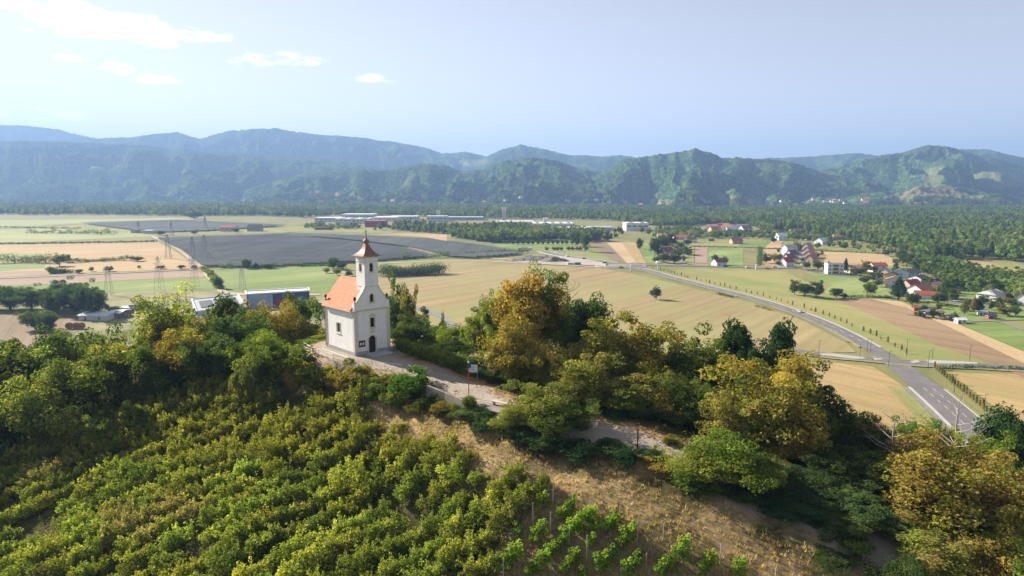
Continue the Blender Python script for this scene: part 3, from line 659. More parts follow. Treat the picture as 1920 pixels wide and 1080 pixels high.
# land cover of the hill: 0 wood floor, 1 dry mown grass, 2 gravel
def seg_dist(L, x, y):
    d = np.full(x.shape, 1e9)
    for a, b_ in zip(L[:-1], L[1:]):
        ab = b_ - a; t = np.clip(((x - a[0]) * ab[0] + (y - a[1]) * ab[1]) / (ab @ ab + 1e-9), 0, 1)
        d = np.minimum(d, np.hypot(x - a[0] - t * ab[0], y - a[1] - t * ab[1]))
    return d
GRASSWAY = smooth_line([gp(x, y, z)[:2] for x, y, z in [(380, 712, 47), (480, 714, 48.4), (560, 714, 48.6), (620, 724, 48.9), (700, 758, 48.9), (800, 796, 48.8), (930, 856, 48.2), (1060, 892, 47.5), (1200, 940, 46.7), (1300, 985, 45.8), (1480, 1070, 44.2), (1650, 1150, 42.5)]], 6)
gw = seg_dist(GRASSWAY, GRX, GRY); ln = seg_dist(LANE, GRX, GRY)
wob = fbm(GRX / 6, GRY / 6, 3, 44) * 1.4
STK = [gp(x, y, z)[:2] for x, y, z in [(1030, 900, 46.5), (1480, 1060, 44), (1500, 1200, 40), (900, 1200, 38), (930, 1060, 42)]]
def inpoly(poly, x, y):
    r = np.zeros(np.shape(x), bool); j = len(poly) - 1
    for i in range(len(poly)):
        xi, yi = poly[i]; xj, yj = poly[j]
        r ^= ((yi > y) != (yj > y)) & (x < (xj - xi) * (y - yi) / (yj - yi + 1e-12) + xi); j = i
    return r
cov = np.clip((2.2 + wob - gw) / 1.4, 0, 1)
cov = np.maximum(cov, np.where(inpoly(STK, GRX, GRY), .55 + wob * .12, 0))
plaza = np.hypot((GRX - CH_C[0] - 2.2), (GRY - CH_C[1] + 2)) < 8.6
gcov = np.maximum(np.clip((3.7 + wob * .5 - ln) / 2.0, 0, 1), np.clip((9.3 - np.hypot(GRX - CH_C[0], GRY - CH_C[1])) / .8, 0, 1))
tn = np.where(gcov > .02, 1 + gcov, cov)
hm_, nt, b, out = new_mat("hill_soil")
at = N(nt, "ShaderNodeAttribute"); at.attribute_name = "tint"
floor = ramp(nt, world_noise(nt, .5, 6, rough=.7), [(.3, (.045, .045, .018)), (.55, (.085, .075, .030)), (.75, (.15, .12, .055))])
g1 = ramp(nt, world_noise(nt, .55, 8, rough=.85), [(.32, (.15, .13, .05)), (.5, (.33, .235, .12)), (.66, (.50, .37, .21))])
g1 = mixrgb(nt, 1.0, g1, ramp(nt, world_noise(nt, 1.0, 5, stretch=(1.2, 6, 1), rot=math.radians(35)), [(.3, .6), (.7, 1.25)]), 'MULTIPLY')
g2 = ramp(nt, world_noise(nt, .3, 7, rough=.72), [(.3, (.30, .265, .22)), (.5, (.38, .325, .26)), (.7, (.45, .40, .34))])
def mr_(a, b_):
    q_ = N(nt, "ShaderNodeMapRange"); q_.inputs['From Min'].default_value = a; q_.inputs['From Max'].default_value = b_; nt.links.new(at.outputs['Fac'], q_.inputs[0]); return q_.outputs[0]
c = mixrgb(nt, mr_(.1, .9), floor, g1); c = mixrgb(nt, mr_(1.3, 1.8), c, g2)
nt.links.new(c, b.inputs['Base Color']); b.inputs['Roughness'].default_value = 1; b.inputs['Specular IOR Level'].default_value = .05
bp = N(nt, "ShaderNodeBump"); bp.inputs['Strength'].default_value = .8; bp.inputs['Distance'].default_value = .25
nt.links.new(world_noise(nt, 2.5, 7, rough=.8), bp.inputs['Height']); nt.links.new(bp.outputs[0], b.inputs['Normal'])
nx, ny = len(GX), len(GY); q = (np.arange(ny - 1)[:, None] * nx + np.arange(nx - 1)[None, :]).ravel()
tag(link("hill", mesh_np("hill", np.stack([GRX, GRY, GRZ], -1).reshape(-1, 3), np.stack([q, q + 1, q + nx + 1, q + nx], -1), hm_, True, tn.ravel())), kind='structure')

# ------------------------------------------------------------------ foliage templates
def leaves_np(centers, radii, nper, size, rg, up=.35, flat=.8, tint_c=None, shell=.55):
    """leaf quads on flattened clumps; returns verts, faces, tint"""
    C = np.repeat(centers, nper, 0); Rr = np.repeat(radii, nper); n = len(C)
    d = rg.normal(size=(n, 3)); d /= np.linalg.norm(d, axis=1)[:, None]
    rad_ = Rr * (shell + (1 - shell) * rg.random(n) ** .5) * np.where(rg.random(n) < .12, 1.25, 1.0)
    P = C + d * rad_[:, None] * np.array([1, 1, flat])
    nrm = d * .8 + rg.normal(size=(n, 3)) * .55 + np.array([0, 0, up]); nrm /= np.linalg.norm(nrm, axis=1)[:, None]
    a = np.cross(nrm, rg.normal(size=(n, 3))); a /= np.linalg.norm(a, axis=1)[:, None]; b = np.cross(nrm, a)
    s = size * (.6 + .8 * rg.random(n)); la = (a * s[:, None] * .62); lb = (b * s[:, None] * .42)
    bend = nrm * (s * .18)[:, None]
    V = np.stack([P - la, P - lb + bend, P + la, P + lb + bend], 1).reshape(-1, 3)
    F = np.arange(n * 4).reshape(n, 4)
    tc_ = (np.repeat(tint_c, nper) if tint_c is not None else .5) + rg.normal(size=n) * .16
    return V, F, np.repeat(np.clip(tc_, 0, 1), 4)

def crown_template(seed, H=10., Rd=4., base=1.8, ncl=70, nper=150, leaf=.26, shape='round', clr=.88, droop=0., holes=.0, lod=False):
    rg = np.random.default_rng(seed)
    cz, hz_c = (H + base) / 2, (H - base) / 2
    cs = []; k = 0
    while len(cs) < ncl and k < 5000:
        k += 1
        d = rg.normal(size=3); d /= np.linalg.norm(d)
        r = .35 + .65 * rg.random() ** .45
        lob = 1 + .30 * math.sin(3 * math.atan2(d[1], d[0]) + seed) + .22 * math.sin(5 * d[2] + seed * 2.1) + .12 * rg.normal()
        if shape == 'cone': w = max(.12, 1 - (d[2] * r + 1) / 2) * 1.5; p = np.array([d[0] * w, d[1] * w, d[2]]) * r
        elif shape == 'column': p = np.array([d[0] * .8, d[1] * .8, d[2]]) * r
        elif shape == 'vase': w = .55 + .45 * (d[2] * r + 1) / 2; p = np.array([d[0] * w, d[1] * w, d[2]]) * r * lob
        else: p = d * r * lob * np.array([1, 1, 1 if d[2] > 0 else .85])
        q = p * np.array([Rd, Rd, hz_c]) * .88 + np.array([0, 0, cz])
        if q[2] < base * .6: continue
        if holes and rg.random() < holes and d[0] > .2: continue
        cs.append(q)
    cs = np.array(cs)
    rr = clr * (.65 + .7 * rg.random(len(cs))) * (np.where(shape == 'cone', .8, 1))
    hgt = (cs[:, 2] - base) / (H - base)
    tint = .45 + .25 * rg.normal(size=len(cs)) * .8 + .10 * (hgt - .5)
    V, F, T = leaves_np(cs, rr, nper, leaf, rg, tint_c=tint, flat=.8, up=.9 if leaf > .5 else .35)
    return V, F, T, cs

def trunk_mesh(name, seed, H, cs, mat, r0=.28, nl=16, lean=0.0, twigs=0):
    rg = random.Random(seed); mb = MB()
    n = 7; P = []
    for i in range(n):
        t = i / (n - 1); P.append(Vector((lean * t * t * H + math.sin(i * 1.7 + seed) * .18 * t, math.cos(i * 1.3 + seed) * .18 * t, t * H * .82 - .4 * (i == 0))))
    mb.tube(P, [r0 * (1 - .82 * i / (n - 1)) for i in range(n)], 7)
    idx = list(range(len(cs))); rg.shuffle(idx)
    for j in idx[:nl]:
        c = Vector(cs[j]); h = min(max(c.z - math.hypot(c.x, c.y) * .75, H * .14), H * .75); t = h / (H * .82); s = P[0].lerp(P[-1], t); s = Vector((lean * t * t * H, 0, h)) if lean else Vector((s.x, s.y, h))
        mid = s.lerp(c, .5) + Vector((rg.uniform(-.3, .3), rg.uniform(-.3, .3), rg.uniform(-.5, .1)))
        rr = r0 * (1 - .8 * t) * .5
        mb.tube([s, mid, c], [rr, rr * .6, rr * .2], 5, False)
        for _ in range(twigs):
            a = mid.lerp(c, rg.random()); e = a + Vector((rg.uniform(-1, 1), rg.uniform(-1, 1), rg.uniform(.2, 1.3))) * .8; mb.tube([a, e], [rr * .35, rr * .1], 3, False)
    return mb.mesh(name, mat, True)

M['bark'] = simple("grey_brown_bark", (.085, .068, .05), .95, .35, 3, .5)
M['deadwood'] = simple("bleached_deadwood", (.34, .31, .27), .9, .2, 3)
LM = dict(
    green=leaf_mat("leaf_green", (.028, .050, .012), (.105, .142, .032), (.13, .13, .04), .25),
    dark=leaf_mat("leaf_dark_green", (.020, .040, .015), (.072, .106, .032)),
    deep=leaf_mat("leaf_conifer", (.012, .034, .014), (.042, .080, .028), trans=.25),
    bright=leaf_mat("leaf_bright_green", (.042, .074, .014), (.145, .195, .034), (.19, .20, .04), .3),
    lime=leaf_mat("leaf_lime", (.085, .105, .022), (.225, .240, .055), (.10, .13, .035), .5),
    olive=leaf_mat("leaf_olive", (.055, .072, .016), (.18, .175, .040), (.19, .15, .035), .6),
    gold=leaf_mat("leaf_gold", (.080, .075, .018), (.215, .195, .055), (.13, .15, .03), .5),
    orange=leaf_mat("leaf_orange", (.11, .085, .022), (.29, .215, .062), (.20, .19, .04), .5),
    goldgreen=leaf_mat("leaf_gold_and_green", (.10, .095, .018), (.30, .235, .05), (.060, .115, .018), .95, alts=.16),
    brown=leaf_mat("leaf_browned", (.11, .085, .025), (.27, .20, .06), (.09, .09, .025), .6),
    vine=leaf_mat("leaf_vine", (.052, .078, .016), (.215, .240, .048), (.115, .145, .028), .7, trans=.42, alts=.35, hue=.05),
    vinedull=leaf_mat("leaf_vine_dull", (.065, .080, .024), (.225, .225, .070), (.20, .185, .07), .7, trans=.35, alts=.4),
    wood=leaf_mat("leaf_wood_far", (.045, .080, .024), (.13, .19, .050), (.16, .195, .06), .45, alts=.012, trans=.3, hue=.05, val=.38),
)
CR = {}
def make_crown(key, seed, **kw):
    tk = {k: kw.pop(k) for k in ('r0', 'nl', 'lean', 'twigs') if k in kw}
    V, F, T, cs = crown_template(seed, **kw)
    CR[key] = (mesh_np("crown_" + key, V, F, LM['green'], False, T), trunk_mesh("trunk_" + key, seed, kw.get('H', 10.), cs, M['bark'], **tk), kw.get('H', 10.), kw.get('Rd', 4.))
make_crown('round_a', 1, ncl=144, nper=122, leaf=0.243)
make_crown('round_b', 2, ncl=127, nper=129, leaf=0.225, base=1.2)
make_crown('round_c', 3, ncl=153, nper=108, leaf=0.27, base=2.2, clr=1.0)
make_crown('vase', 4, ncl=136, nper=108, leaf=0.234, shape='vase', base=2.6)
make_crown('tall', 5, ncl=136, nper=115, leaf=0.234, H=13, Rd=3.8, base=3.0)
make_crown('airy', 6, ncl=88, nper=86, leaf=0.216, base=2.8, clr=.9, holes=.5, nl=34, twigs=3)
make_crown('cone', 7, ncl=161, nper=86, leaf=0.198, shape='cone', H=11, Rd=3.0, base=.8, clr=.85)
make_crown('spiky', 8, ncl=102, nper=79, leaf=0.216, shape='column', H=11, Rd=2.6, base=2.2, clr=.8, nl=26)
make_crown('bush_a', 9, ncl=34, nper=170, leaf=.17, H=3.2, Rd=1.9, base=.15, clr=.62, r0=.07, nl=8)
make_crown('bush_b', 10, ncl=30, nper=180, leaf=.16, H=2.8, Rd=2.1, base=.1, clr=.6, r0=.07, nl=8)
make_crown('big', 12, ncl=255, nper=122, leaf=0.252, H=12, Rd=5.6, base=1.2, clr=1.15, r0=.4, nl=30)
make_crown('wide_a', 21, ncl=230, nper=105, leaf=.23, H=9, Rd=5.2, base=.6, clr=.9, nl=26)
make_crown('wide_b', 22, ncl=220, nper=110, leaf=.22, H=8.5, Rd=5.0, base=.4, clr=.95, nl=26)
make_crown('wide_c', 23, ncl=200, nper=110, leaf=.25, H=9.5, Rd=5.0, base=1.2, clr=1.0, nl=26)
make_crown('mid_a', 13, ncl=26, nper=55, leaf=.75, H=10, Rd=4.4, base=.8, clr=1.5, nl=5)
make_crown('mid_b', 14, ncl=24, nper=55, leaf=.8, H=10, Rd=4.0, base=1.0, clr=1.4, nl=5)
make_crown('mid_c', 15, ncl=26, nper=50, leaf=.7, H=12, Rd=3.0, base=1.0, clr=1.2, shape='cone', nl=3)

def plant(key, P, H, Rd, mat, name='tree', label=None, cat='tree', group=None, rz=None, sink=.0, lean=0.0, trunk=True, bark=None):
    cm_, tm, h0, r0_ = CR[key]
    rz = rnd.uniform(0, 6.28) if rz is None else rz
    e = empty(name, (P[0], P[1], P[2] - sink), rz, label, cat, group); e.scale = (Rd / r0_, Rd / r0_, H / h0)
    if lean: e.rotation_euler = (lean * .3, lean, rz)
    c = link('crown', cm_, e); c.material_slots[0].link = 'OBJECT'; c.material_slots[0].material = LM[mat]
    if trunk:
        t = link('trunk', tm, e)
        if bark: t.material_slots[0].link = 'OBJECT'; t.material_slots[0].material = bark
    return e
def plant_px(key, px, top, width, Y, mat, label, **kw):
    """a tree whose crown centre stands in picture column px, top at row top, width in picture px, at distance Y"""
    zt = zat(px, top, Y); x = zt[0]; z0 = hz1(x, Y)
    H = max(zt[2] - z0, 1.0); Rd = width / 2 / FPX * math.hypot(Y, HC - zt[2]) * 1.0
    if key in ('round_a', 'round_b', 'round_c', 'big') and Rd / H > .47: key = {'round_a': 'wide_a', 'round_b': 'wide_b', 'round_c': 'wide_c', 'big': 'wide_c'}[key]
    return plant(key, (x, Y, z0), H, Rd, mat, label=label, sink=.15, **kw)

# ------------------------------------------------------------------ trees of the hill
T = [
 # key px top width Y mat label
 ('round_b', 75, 700, 165, 90, 'lime', "yellow green sunlit tree, lowest of the wooded slope beside the vines"),
 ('round_a', 215, 640, 120, 99, 'lime', "yellow green crown standing out in the middle of the left wood"),
 ('round_c', 165, 668, 150, 95, 'green', "broad dull green tree between the two yellow green crowns of the left wood"),
 ('big', 55, 628, 170, 116, 'dark', "dark spreading tree at the outer top corner of the left wood"),
 ('big', 150, 618, 170, 118, 'green', "wide green tree on the skyline of the left wood below the tilled field"),
 ('round_a', 232, 628, 110, 116, 'dark', "dark round tree on the skyline just left of the tall pale crown"),
 ('tall', 322, 554, 120, 110, 'lime', "tall thin yellow green tree rising over the grey hall"),
 ('vase', 290, 600, 110, 106, 'olive', "olive tree left of the tall thin yellow green tree"),
 ('spiky', 420, 546, 90, 114, 'dark', "dark ragged tree in front of the grey hall roof"),
 ('airy', 385, 585, 110, 108, 'green', "loose green tree between the tall pale one and the dark ragged one"),
 ('airy', 480, 556, 95, 112, 'olive', "loose olive tree in front of the blue and red hall"),
 ('round_c', 450, 588, 120, 104, 'dark', "dark tree in the middle of the wood left of the chapel"),
 ('round_b', 545, 578, 110, 116, 'olive', "olive rounded tree left of the chapel roof"),
 ('round_b', 572, 560, 80, 128, 'green', "green rounded tree beneath the end of the blue hall"),
 ('round_a', 352, 612, 110, 99, 'olive', "dull olive tree at the front of the wood, under the tall pale tree"),
 ('round_c', 290, 640, 120, 98, 'green', "green tree with dark underside at the front of the left wood"),
 ('round_a', 405, 622, 110, 97, 'dark', "dark tree at the wood edge above the dry grass"),
 ('round_b', 487, 622, 100, 95, 'bright', "bright green small tree at the wood edge left of the chapel"),
 ('bush_a', 545, 642, 100, 92, 'green', "green bush with brown tips left of the chapel terrace"),
 ('bush_b', 462, 668, 60, 91, 'lime', "yellow leaved shrub at the foot of the bright green tree"),
 ('bush_a', 585, 640, 70, 103, 'bright', "bright shrub behind the chapel terrace rail"),
 ('round_a', 30, 760, 120, 90, 'dark', "shaded tree at the edge of the photograph under the yellow green crown"),
 ('round_b', 140, 720, 130, 95, 'dark', "deeply shaded tree in the hollow above the vines"),
 ('round_a', 235, 700, 110, 97, 'green', "shaded green tree at the upper corner of the vines"),
 ('round_b', 320, 672, 100, 97, 'dark', "shaded round tree beside the end of the grass way"),
 ('round_c', -60, 640, 170, 105, 'green', "green tree half outside the picture beyond the yellow green crown"),
 ('big', -90, 740, 220, 88, 'dark', "dark tree cut by the edge of the picture"),
 ('airy', 178, 770, 70, 86, 'green', "small open tree growing in the upper vines"),
 ('bush_a', 250, 752, 44, 88, 'green', "single upright sapling among the upper vines"),
 ('bush_a', 450, 690, 44, 90, 'lime', "yellow sapling on the dry grass way"),
 # behind the chapel
 ('round_a', 742, 528, 55, 140, 'dark', "dark tree directly behind the chapel front"),
 ('round_b', 762, 548, 42, 138, 'olive', "grey olive tree behind the chapel beside the pale road"),
 ('round_b', 778, 588, 74, 128, 'dark', "dark tree below the pale road to the right of the chapel"),
 ('airy', 818, 596, 80, 122, 'dark', "dark loose tree right of the chapel behind the clipped hedge"),
 ('bush_a', 833, 590, 22, 150, 'dark', "small dark tree at the edge of the stubble field"),
 ('round_a', 868, 606, 80, 112, 'bright', "fresh green tree behind the clipped hedge, right of the chapel"),
 ('round_b', 905, 588, 85, 108, 'green', "green tree on the left flank of the tall orange tree"),
 ('round_c', 755, 605, 60, 120, 'green', "green tree touching the right side of the chapel"),
 ('round_b', 845, 640, 90, 104, 'dark', "dark low tree under the fresh green tree by the lane"),
 # the autumn group
 ('vase', 985, 514, 120, 92, 'orange', "tall orange crown, the highest tree on the ridge"),
 ('tall', 1020, 508, 85, 94, 'goldgreen', "tall yellow and green crown joined to the orange one"),
 ('airy', 925, 532, 60, 96, 'bright', "thin sparse green branch tree left of the orange crown"),
 ('round_b', 962, 600, 120, 86, 'orange', "orange lower crown hanging over the notice board"),
 ('airy', 1052, 545, 80, 97, 'dark', "half bare tree with dark ivy right of the tall orange crown"),
 ('round_c', 1102, 550, 95, 100, 'dark', "dark green round tree with yellow tips right of the half bare tree"),
 ('round_a', 1005, 640, 110, 84, 'olive', "olive tree below the tall orange crown"),
 ('big', 1098, 655, 170, 82, 'gold', "broad golden tree in the middle of the ridge"),
 ('round_a', 1140, 596, 125, 86, 'gold', "golden domed tree, top of the middle group"),
 ('round_b', 1225, 608, 140, 86, 'olive', "olive brown domed tree beside the golden dome"),
 ('airy', 1262, 640, 90, 85, 'dark', "loose dark tree with bare twigs right of the olive dome"),
 ('big', 1150, 690, 170, 79, 'gold', "wide golden tree reaching down towards the lane"),
 ('round_b', 1195, 655, 120, 83, 'gold', "golden crown filling the gap between the golden and the olive domes"),
 ('round_a', 1290, 660, 110, 82, 'green', "green crown tucked behind the shaded lane tree"),
 ('round_b', 1080, 700, 110, 78, 'olive', "olive crown at the lane edge under the broad golden tree"),
 ('round_a', 1320, 630, 125, 84, 'green', "mid green leafy tree right of the olive dome"),
 ('round_b', 1245, 690, 120, 79, 'olive', "dull olive crown below the olive dome"),
 ('spiky', 1380, 592, 88, 92, 'deep', "dark pointed tree standing above the others"),
 ('spiky', 1470, 590, 82, 92, 'deep', "dark leaning tree with open layered branches before the field"),
 ('round_b', 1425, 640, 90, 88, 'deep', "dark low crown between the two pointed trees"),
 ('big', 1440, 668, 225, 74, 'olive', "huge golden olive tree, broadest on the ridge"),
 ('round_a', 1510, 690, 120, 76, 'dark', "dark green flank tree against the small stubble field"),
 ('round_c', 1395, 735, 130, 71, 'gold', "golden bough crown low on the huge tree"),
 ('round_c', 1475, 790, 140, 69, 'olive', "brownish lower crown under the huge golden olive tree"),
 ('round_b', 1300, 715, 130, 76, 'green', "green leafy tree in front of the shaded gap"),
 ('vase', 1270, 760, 90, 75, 'dark', "shaded tree with bright leaf tips beside the lane"),
 ('round_a', 1190, 745, 95, 77, 'dark', "blue green dark tree over the bend of the lane"),
 ('round_b', 1150, 770, 80, 75, 'deep', "small dark tree leaning over the lane"),
 ('round_b', 1350, 815, 165, 61, 'bright', "bright green dense tree at the lower edge of the lane"),
 ('round_a', 1415, 850, 120, 61, 'green', "green tree with shaded flank next to the bright dense one"),
 ('airy', 1015, 715, 130, 72, 'lime', "lime green feathery tree between the bench and the lane"),
 ('round_a', 1050, 750, 130, 70, 'green', "green tree below the feathery lime tree"),
 ('round_b', 970, 760, 90, 71, 'lime', "yellowish leaning tree just below the bench"),
 ('round_a', 1560, 752, 120, 74, 'green', "green tree just below the small stubble field"),
 ('round_b', 1610, 800, 130, 70, 'dark', "dark green tree in the gully below the junction"),
 ('airy', 1655, 780, 110, 72, 'brown', "almost bare twiggy tree in the gully"),
 ('round_b', 1710, 790, 90, 76, 'goldgreen', "small yellow crown against the main road"),
 ('round_c', 1760, 790, 95, 78, 'gold', "golden crown at the end of the visible road"),
 ('round_a', 1560, 830, 130, 66, 'dark', "dark tree with pale leaf tips below the gully trees"),
 ('airy', 1640, 850, 120, 64, 'lime', "open pale leaved tree beside the big orange tree"),
 ('round_b', 1510, 880, 140, 62, 'dark', "black green tree in the deepest shade"),
 ('round_a', 1590, 915, 150, 59, 'dark', "shaded tree over the lower lane"),
 ('round_c', 1450, 930, 120, 60, 'deep', "very dark shrub tree beside the dry grass way"),
 ('big', 1790, 838, 250, 60, 'orange', "big orange brown tree in the lower corner"),
 ('round_a', 1870, 900, 150, 58, 'orange', "orange crown on the shaded side of the big orange tree"),
 ('round_c', 1760, 985, 190, 54, 'gold', "golden tree below the big orange tree"),
 ('round_b', 1890, 1010, 150, 52, 'orange', "browned golden tree, lowest in the corner"),
 ('round_b', 1850, 820, 110, 70, 'bright', "fresh yellow green tree behind the big orange tree"),
 ('spiky', 1885, 755, 110, 78, 'deep', "dark conifer at the edge of the picture beside the road"),
 ('round_a', 1935, 790, 120, 74, 'deep', "dark green tree half cut by the picture edge"),
 ('round_b', 1915, 880, 110, 64, 'lime', "yellow green tree at the picture edge"),
 ('round_a', 1650, 960, 110, 57, 'dark', "dark tree above the shaded stretch of lane"),
 ('bush_a', 1600, 1020, 70, 54, 'bright', "bright green sapling beside the shaded lane"),
 ('round_b', 1700, 1045, 100, 50, 'dark', "shaded round tree under the golden one, at the bottom edge"),
 ('round_a', 1560, 960, 120, 57, 'green', "green crown between the dry grass way and the shaded lane"),
 ('round_b', 1490, 960, 100, 58.5, 'dark', "dark green crown hanging over the dry grass way"),
 ('round_b', 1560, 1040, 90, 52.5, 'dark', "dark low crown at the bottom edge by the lane"),
 ('round_b', 1940, 1040, 130, 50, 'bright', "green tree at the very corner"),
]
for k, px, top, w, Y, mt, lab in T: plant_px(k, px, top, w, Y, mt, lab, group="trees on the chapel hill")
# back slope fill, seen only as gaps between the front crowns
for i in range(46):
    x = rnd.uniform(-95, 95); Y = rnd.uniform(0, 1) * 36 + 118 - max(0, x) * .35
    if -16 < x < 8: continue
    z0 = hz1(x, Y)
    if z0 < 3: continue
    top = 7 + rnd.random() * 3.5
    # stay under the skyline of the front trees
    if x < -20: lim = 52 + (x + 20) * .12
    else: lim = 50 - max(0, x) * .12
    if z0 + top > lim: continue
    plant(rnd.choice(['round_a', 'round_b', 'round_c', 'big']), (x, Y, z0), top, 3.4 + rnd.random() * 1.6, rnd.choice(['green', 'dark', 'olive', 'dark']), label="leafy tree on the back slope showing between the front crowns", group="back slope trees", sink=.2)
# dead tree beside the road and bare tree of the autumn group
def dead_tree(P, H, lab, seed, mat):
    rg = random.Random(seed); mb = MB(); e = empty('bare_tree', P, 0, lab, 'tree')
    mb.tube([(0, 0, -.3), (.1, 0, H * .4), (-.05, .1, H * .75), (.05, 0, H)], [.16, .12, .07, .02], 6); mb.build('trunk', mat, e)
    lb = MB()
    for i in range(15):
        h = H * rg.uniform(.3, .95); a = rg.uniform(0, 6.28); L = (H - h) * .55 + 1.2
        p0 = Vector((0, 0, h)); p1 = p0 + Vector((math.cos(a), math.sin(a), .45)) * L * .5; p2 = p1 + Vector((math.cos(a + .4), math.sin(a + .4), .8)) * L * .45
        lb.tube([p0, p1, p2], [.05, .03, .008], 4, False)
        for _ in range(4):
            s = p0.lerp(p2, rg.uniform(.3, 1)); lb.tube([s, s + Vector((rg.uniform(-1, 1), rg.uniform(-1, 1), rg.uniform(0, 1))) * .9], [.018, .005], 3, False)
    lb.build('branches', mat, e); return e
def on_hill(px, Y, dz=0): x = xat(px, Y, 45); return (x, Y, hz1(x, Y) + dz)
p = on_hill(1788, 72); dead_tree(p, zat(1788, 742, 72)[2] - p[2], "bleached bare tree standing in front of the main road", 3, M['deadwood'])
p = on_hill(1668, 66); dead_tree(p, zat(1668, 778, 66)[2] - p[2], "grey leafless tree in the gully between green crowns", 5, M['deadwood'])
p = on_hill(1062, 96); dead_tree(p, zat(1062, 528, 96)[2] - p[2], "dark leafless crown beside the tall orange tree", 6, M['bark'])

# shrubs under the lane and the terrace, hedge behind the lane
SH = [(640, 684, 90, 86.5, 'olive', "brown tipped shrub under the chapel wall"), (607, 684, 70, 87.5, 'green', "green shrub at the terrace corner under the chapel"), (672, 694, 80, 85, 'olive', "olive shrub in front of the chapel door rail"),
      (702, 712, 55, 82, 'bright', "small fresh green shrub beside the dry grass way"), (735, 700, 50, 84, 'olive', "thin shrub below the handrail"), (762, 694, 88, 81, 'goldgreen', "rounded shrub turning yellow beside the concrete wall"), (738, 730, 50, 80, 'lime', "yellow green shrub foot below the rounded one"),
      (812, 742, 62, 78, 'green', "green shrub under the start of the concrete wall"), (838, 762, 60, 76, 'olive', "olive shrub under the concrete wall"), (862, 752, 50, 76, 'goldgreen', "yellowing shrub under the concrete wall"),
      (893, 762, 80, 73.5, 'dark', "dark ivy mound at the end of the concrete wall"), (882, 738, 30, 75, 'green', "ivy column climbing the wall end"), (925, 800, 80, 71, 'dark', "dark bramble mound below the bench"), (905, 792, 40, 71.5, 'lime', "yellow shoot in the bramble mound"),
      (780, 772, 60, 78, 'olive', "dry shrub on the bank below the wall"), (1000, 815, 80, 68, 'deep', "black green shrub above the grass bend"), (1070, 845, 100, 66.5, 'deep', "dark bramble thicket at the middle of the bank"), (1130, 850, 90, 66, 'dark', "dark thicket right of the middle bank"),
      (1190, 870, 90, 64.5, 'deep', "shaded bramble thicket by the lane bend"), (1250, 890, 80, 63, 'olive', "olive shrub beside the lane"), (1232, 870, 30, 65, 'lime', "small yellow shrub on the shaded bank"), (1262, 828, 36, 68, 'olive', "upright sapling on the lane edge"),
      (1300, 925, 80, 61, 'green', "green shrub at the foot of the bright dense tree"), (1020, 850, 70, 67.5, 'dark', "dark shrub over the dry grass"), (960, 820, 70, 69.5, 'dark', "dark shrub below the lime tree"),
      (937, 700, 50, 84.5, 'dark', "clipped round bush beside the notice board"), (915, 690, 60, 88, 'deep', "dark shrub behind the notice board"), (985, 708, 60, 84, 'dark', "dark shrub behind the lane under the orange crown"), (880, 668, 60, 92, 'dark', "dark bush at the end of the clipped hedge"),
      (560, 668, 60, 90, 'olive', "olive shrub below the terrace rail end"), (520, 650, 70, 91.5, 'green', "green shrub at the left end of the terrace bank"),
      (1330, 960, 60, 60, 'green', "low shrub at the grass way under the bright tree"), (1400, 960, 80, 59, 'dark', "low dark shrub beside the grass way"), (1470, 1000, 90, 57, 'deep', "dark bank shrub near the bottom of the grass way"), (1550, 1020, 90, 55.5, 'dark', "dark bank shrub nearest the bottom edge")]
for px, top, w, Y, mt, lab in SH: plant_px(rnd.choice(['bush_a', 'bush_b']), px, top, w, Y, mt, lab, name='shrub', cat='shrub', group="shrubs on the bank below the lane")

# ------------------------------------------------------------------ the overgrown vineyard
def vine_template(seed, L=1.25, Wd=.8, Hh=1.55, ncl=28, nper=56, leaf=.132, shoots=12):
    rg = np.random.default_rng(seed)
    c = np.stack([rg.uniform(-L, L, ncl), rg.normal(0, Wd * .5, ncl), rg.uniform(.35, Hh, ncl)], 1)
    c[:, 2] *= 1 - .35 * (np.abs(c[:, 1]) / Wd) - .2 * np.abs(c[:, 0] / L) * rg.random(ncl)
    r = .28 + .2 * rg.random(ncl); t = .5 + .22 * rg.normal(size=ncl) + .15 * (c[:, 2] / Hh - .5)
    sc_, sr_, st_ = [], [], []
    for _ in range(shoots):
        a = np.array([rg.uniform(-L, L), rg.normal(0, Wd * .45), Hh * rg.uniform(.6, .95)]); d = np.array([rg.normal() * .5, rg.normal() * .5, 1.0]); d /= np.linalg.norm(d); ln_ = rg.uniform(.35, .85)
        for s in np.linspace(0, ln_, 5): sc_.append(a + d * s); sr_.append(.13); st_.append(.75 + .15 * rg.normal())
    V, F, T_ = leaves_np(c, r, nper, leaf, rg, up=.5, flat=.8, tint_c=t)
    V2, F2, T2 = leaves_np(np.array(sc_), np.array(sr_), 5, leaf * .9, rg, up=.3, flat=1, tint_c=np.array(st_))
    return np.vstack([V, V2]), np.vstack([F, F2 + len(V)]), np.concatenate([T_, T2])
VT = []
for s in range(7):
    V, F, T_ = vine_template(40 + s, Hh=[1.5, 1.75, 1.3, 1.6, 1.45, 1.9, 1.2][s]); mb = MB()
    mb.tube([(0, 0, -.3), (.05, .03, .5), (-.03, 0, 1.0)], [.05, .04, .02], 5); mb.tube([(0, 0, .7), (.6, .05, 1.0), (1.1, 0, 1.05)], [.02, .015, .008], 4); mb.tube([(0, 0, .7), (-.6, .05, 1.0), (-1.1, 0, 1.05)], [.02, .015, .008], 4)
    VT.append((mesh_np("vine_leaves", V, F, LM['vine'], False, T_), mb.mesh("vine_stem", M['bark']), V, F, T_))
VREG = [hit(x, y)[:2] for x, y in [(-30, 858), (100, 830), (180, 770), (262, 738), (350, 726), (430, 728), (560, 737), (612, 752), (690, 784), (790, 822), (900, 870), (1005, 912), (1022, 935), (985, 965), (955, 1010), (935, 1078)]]
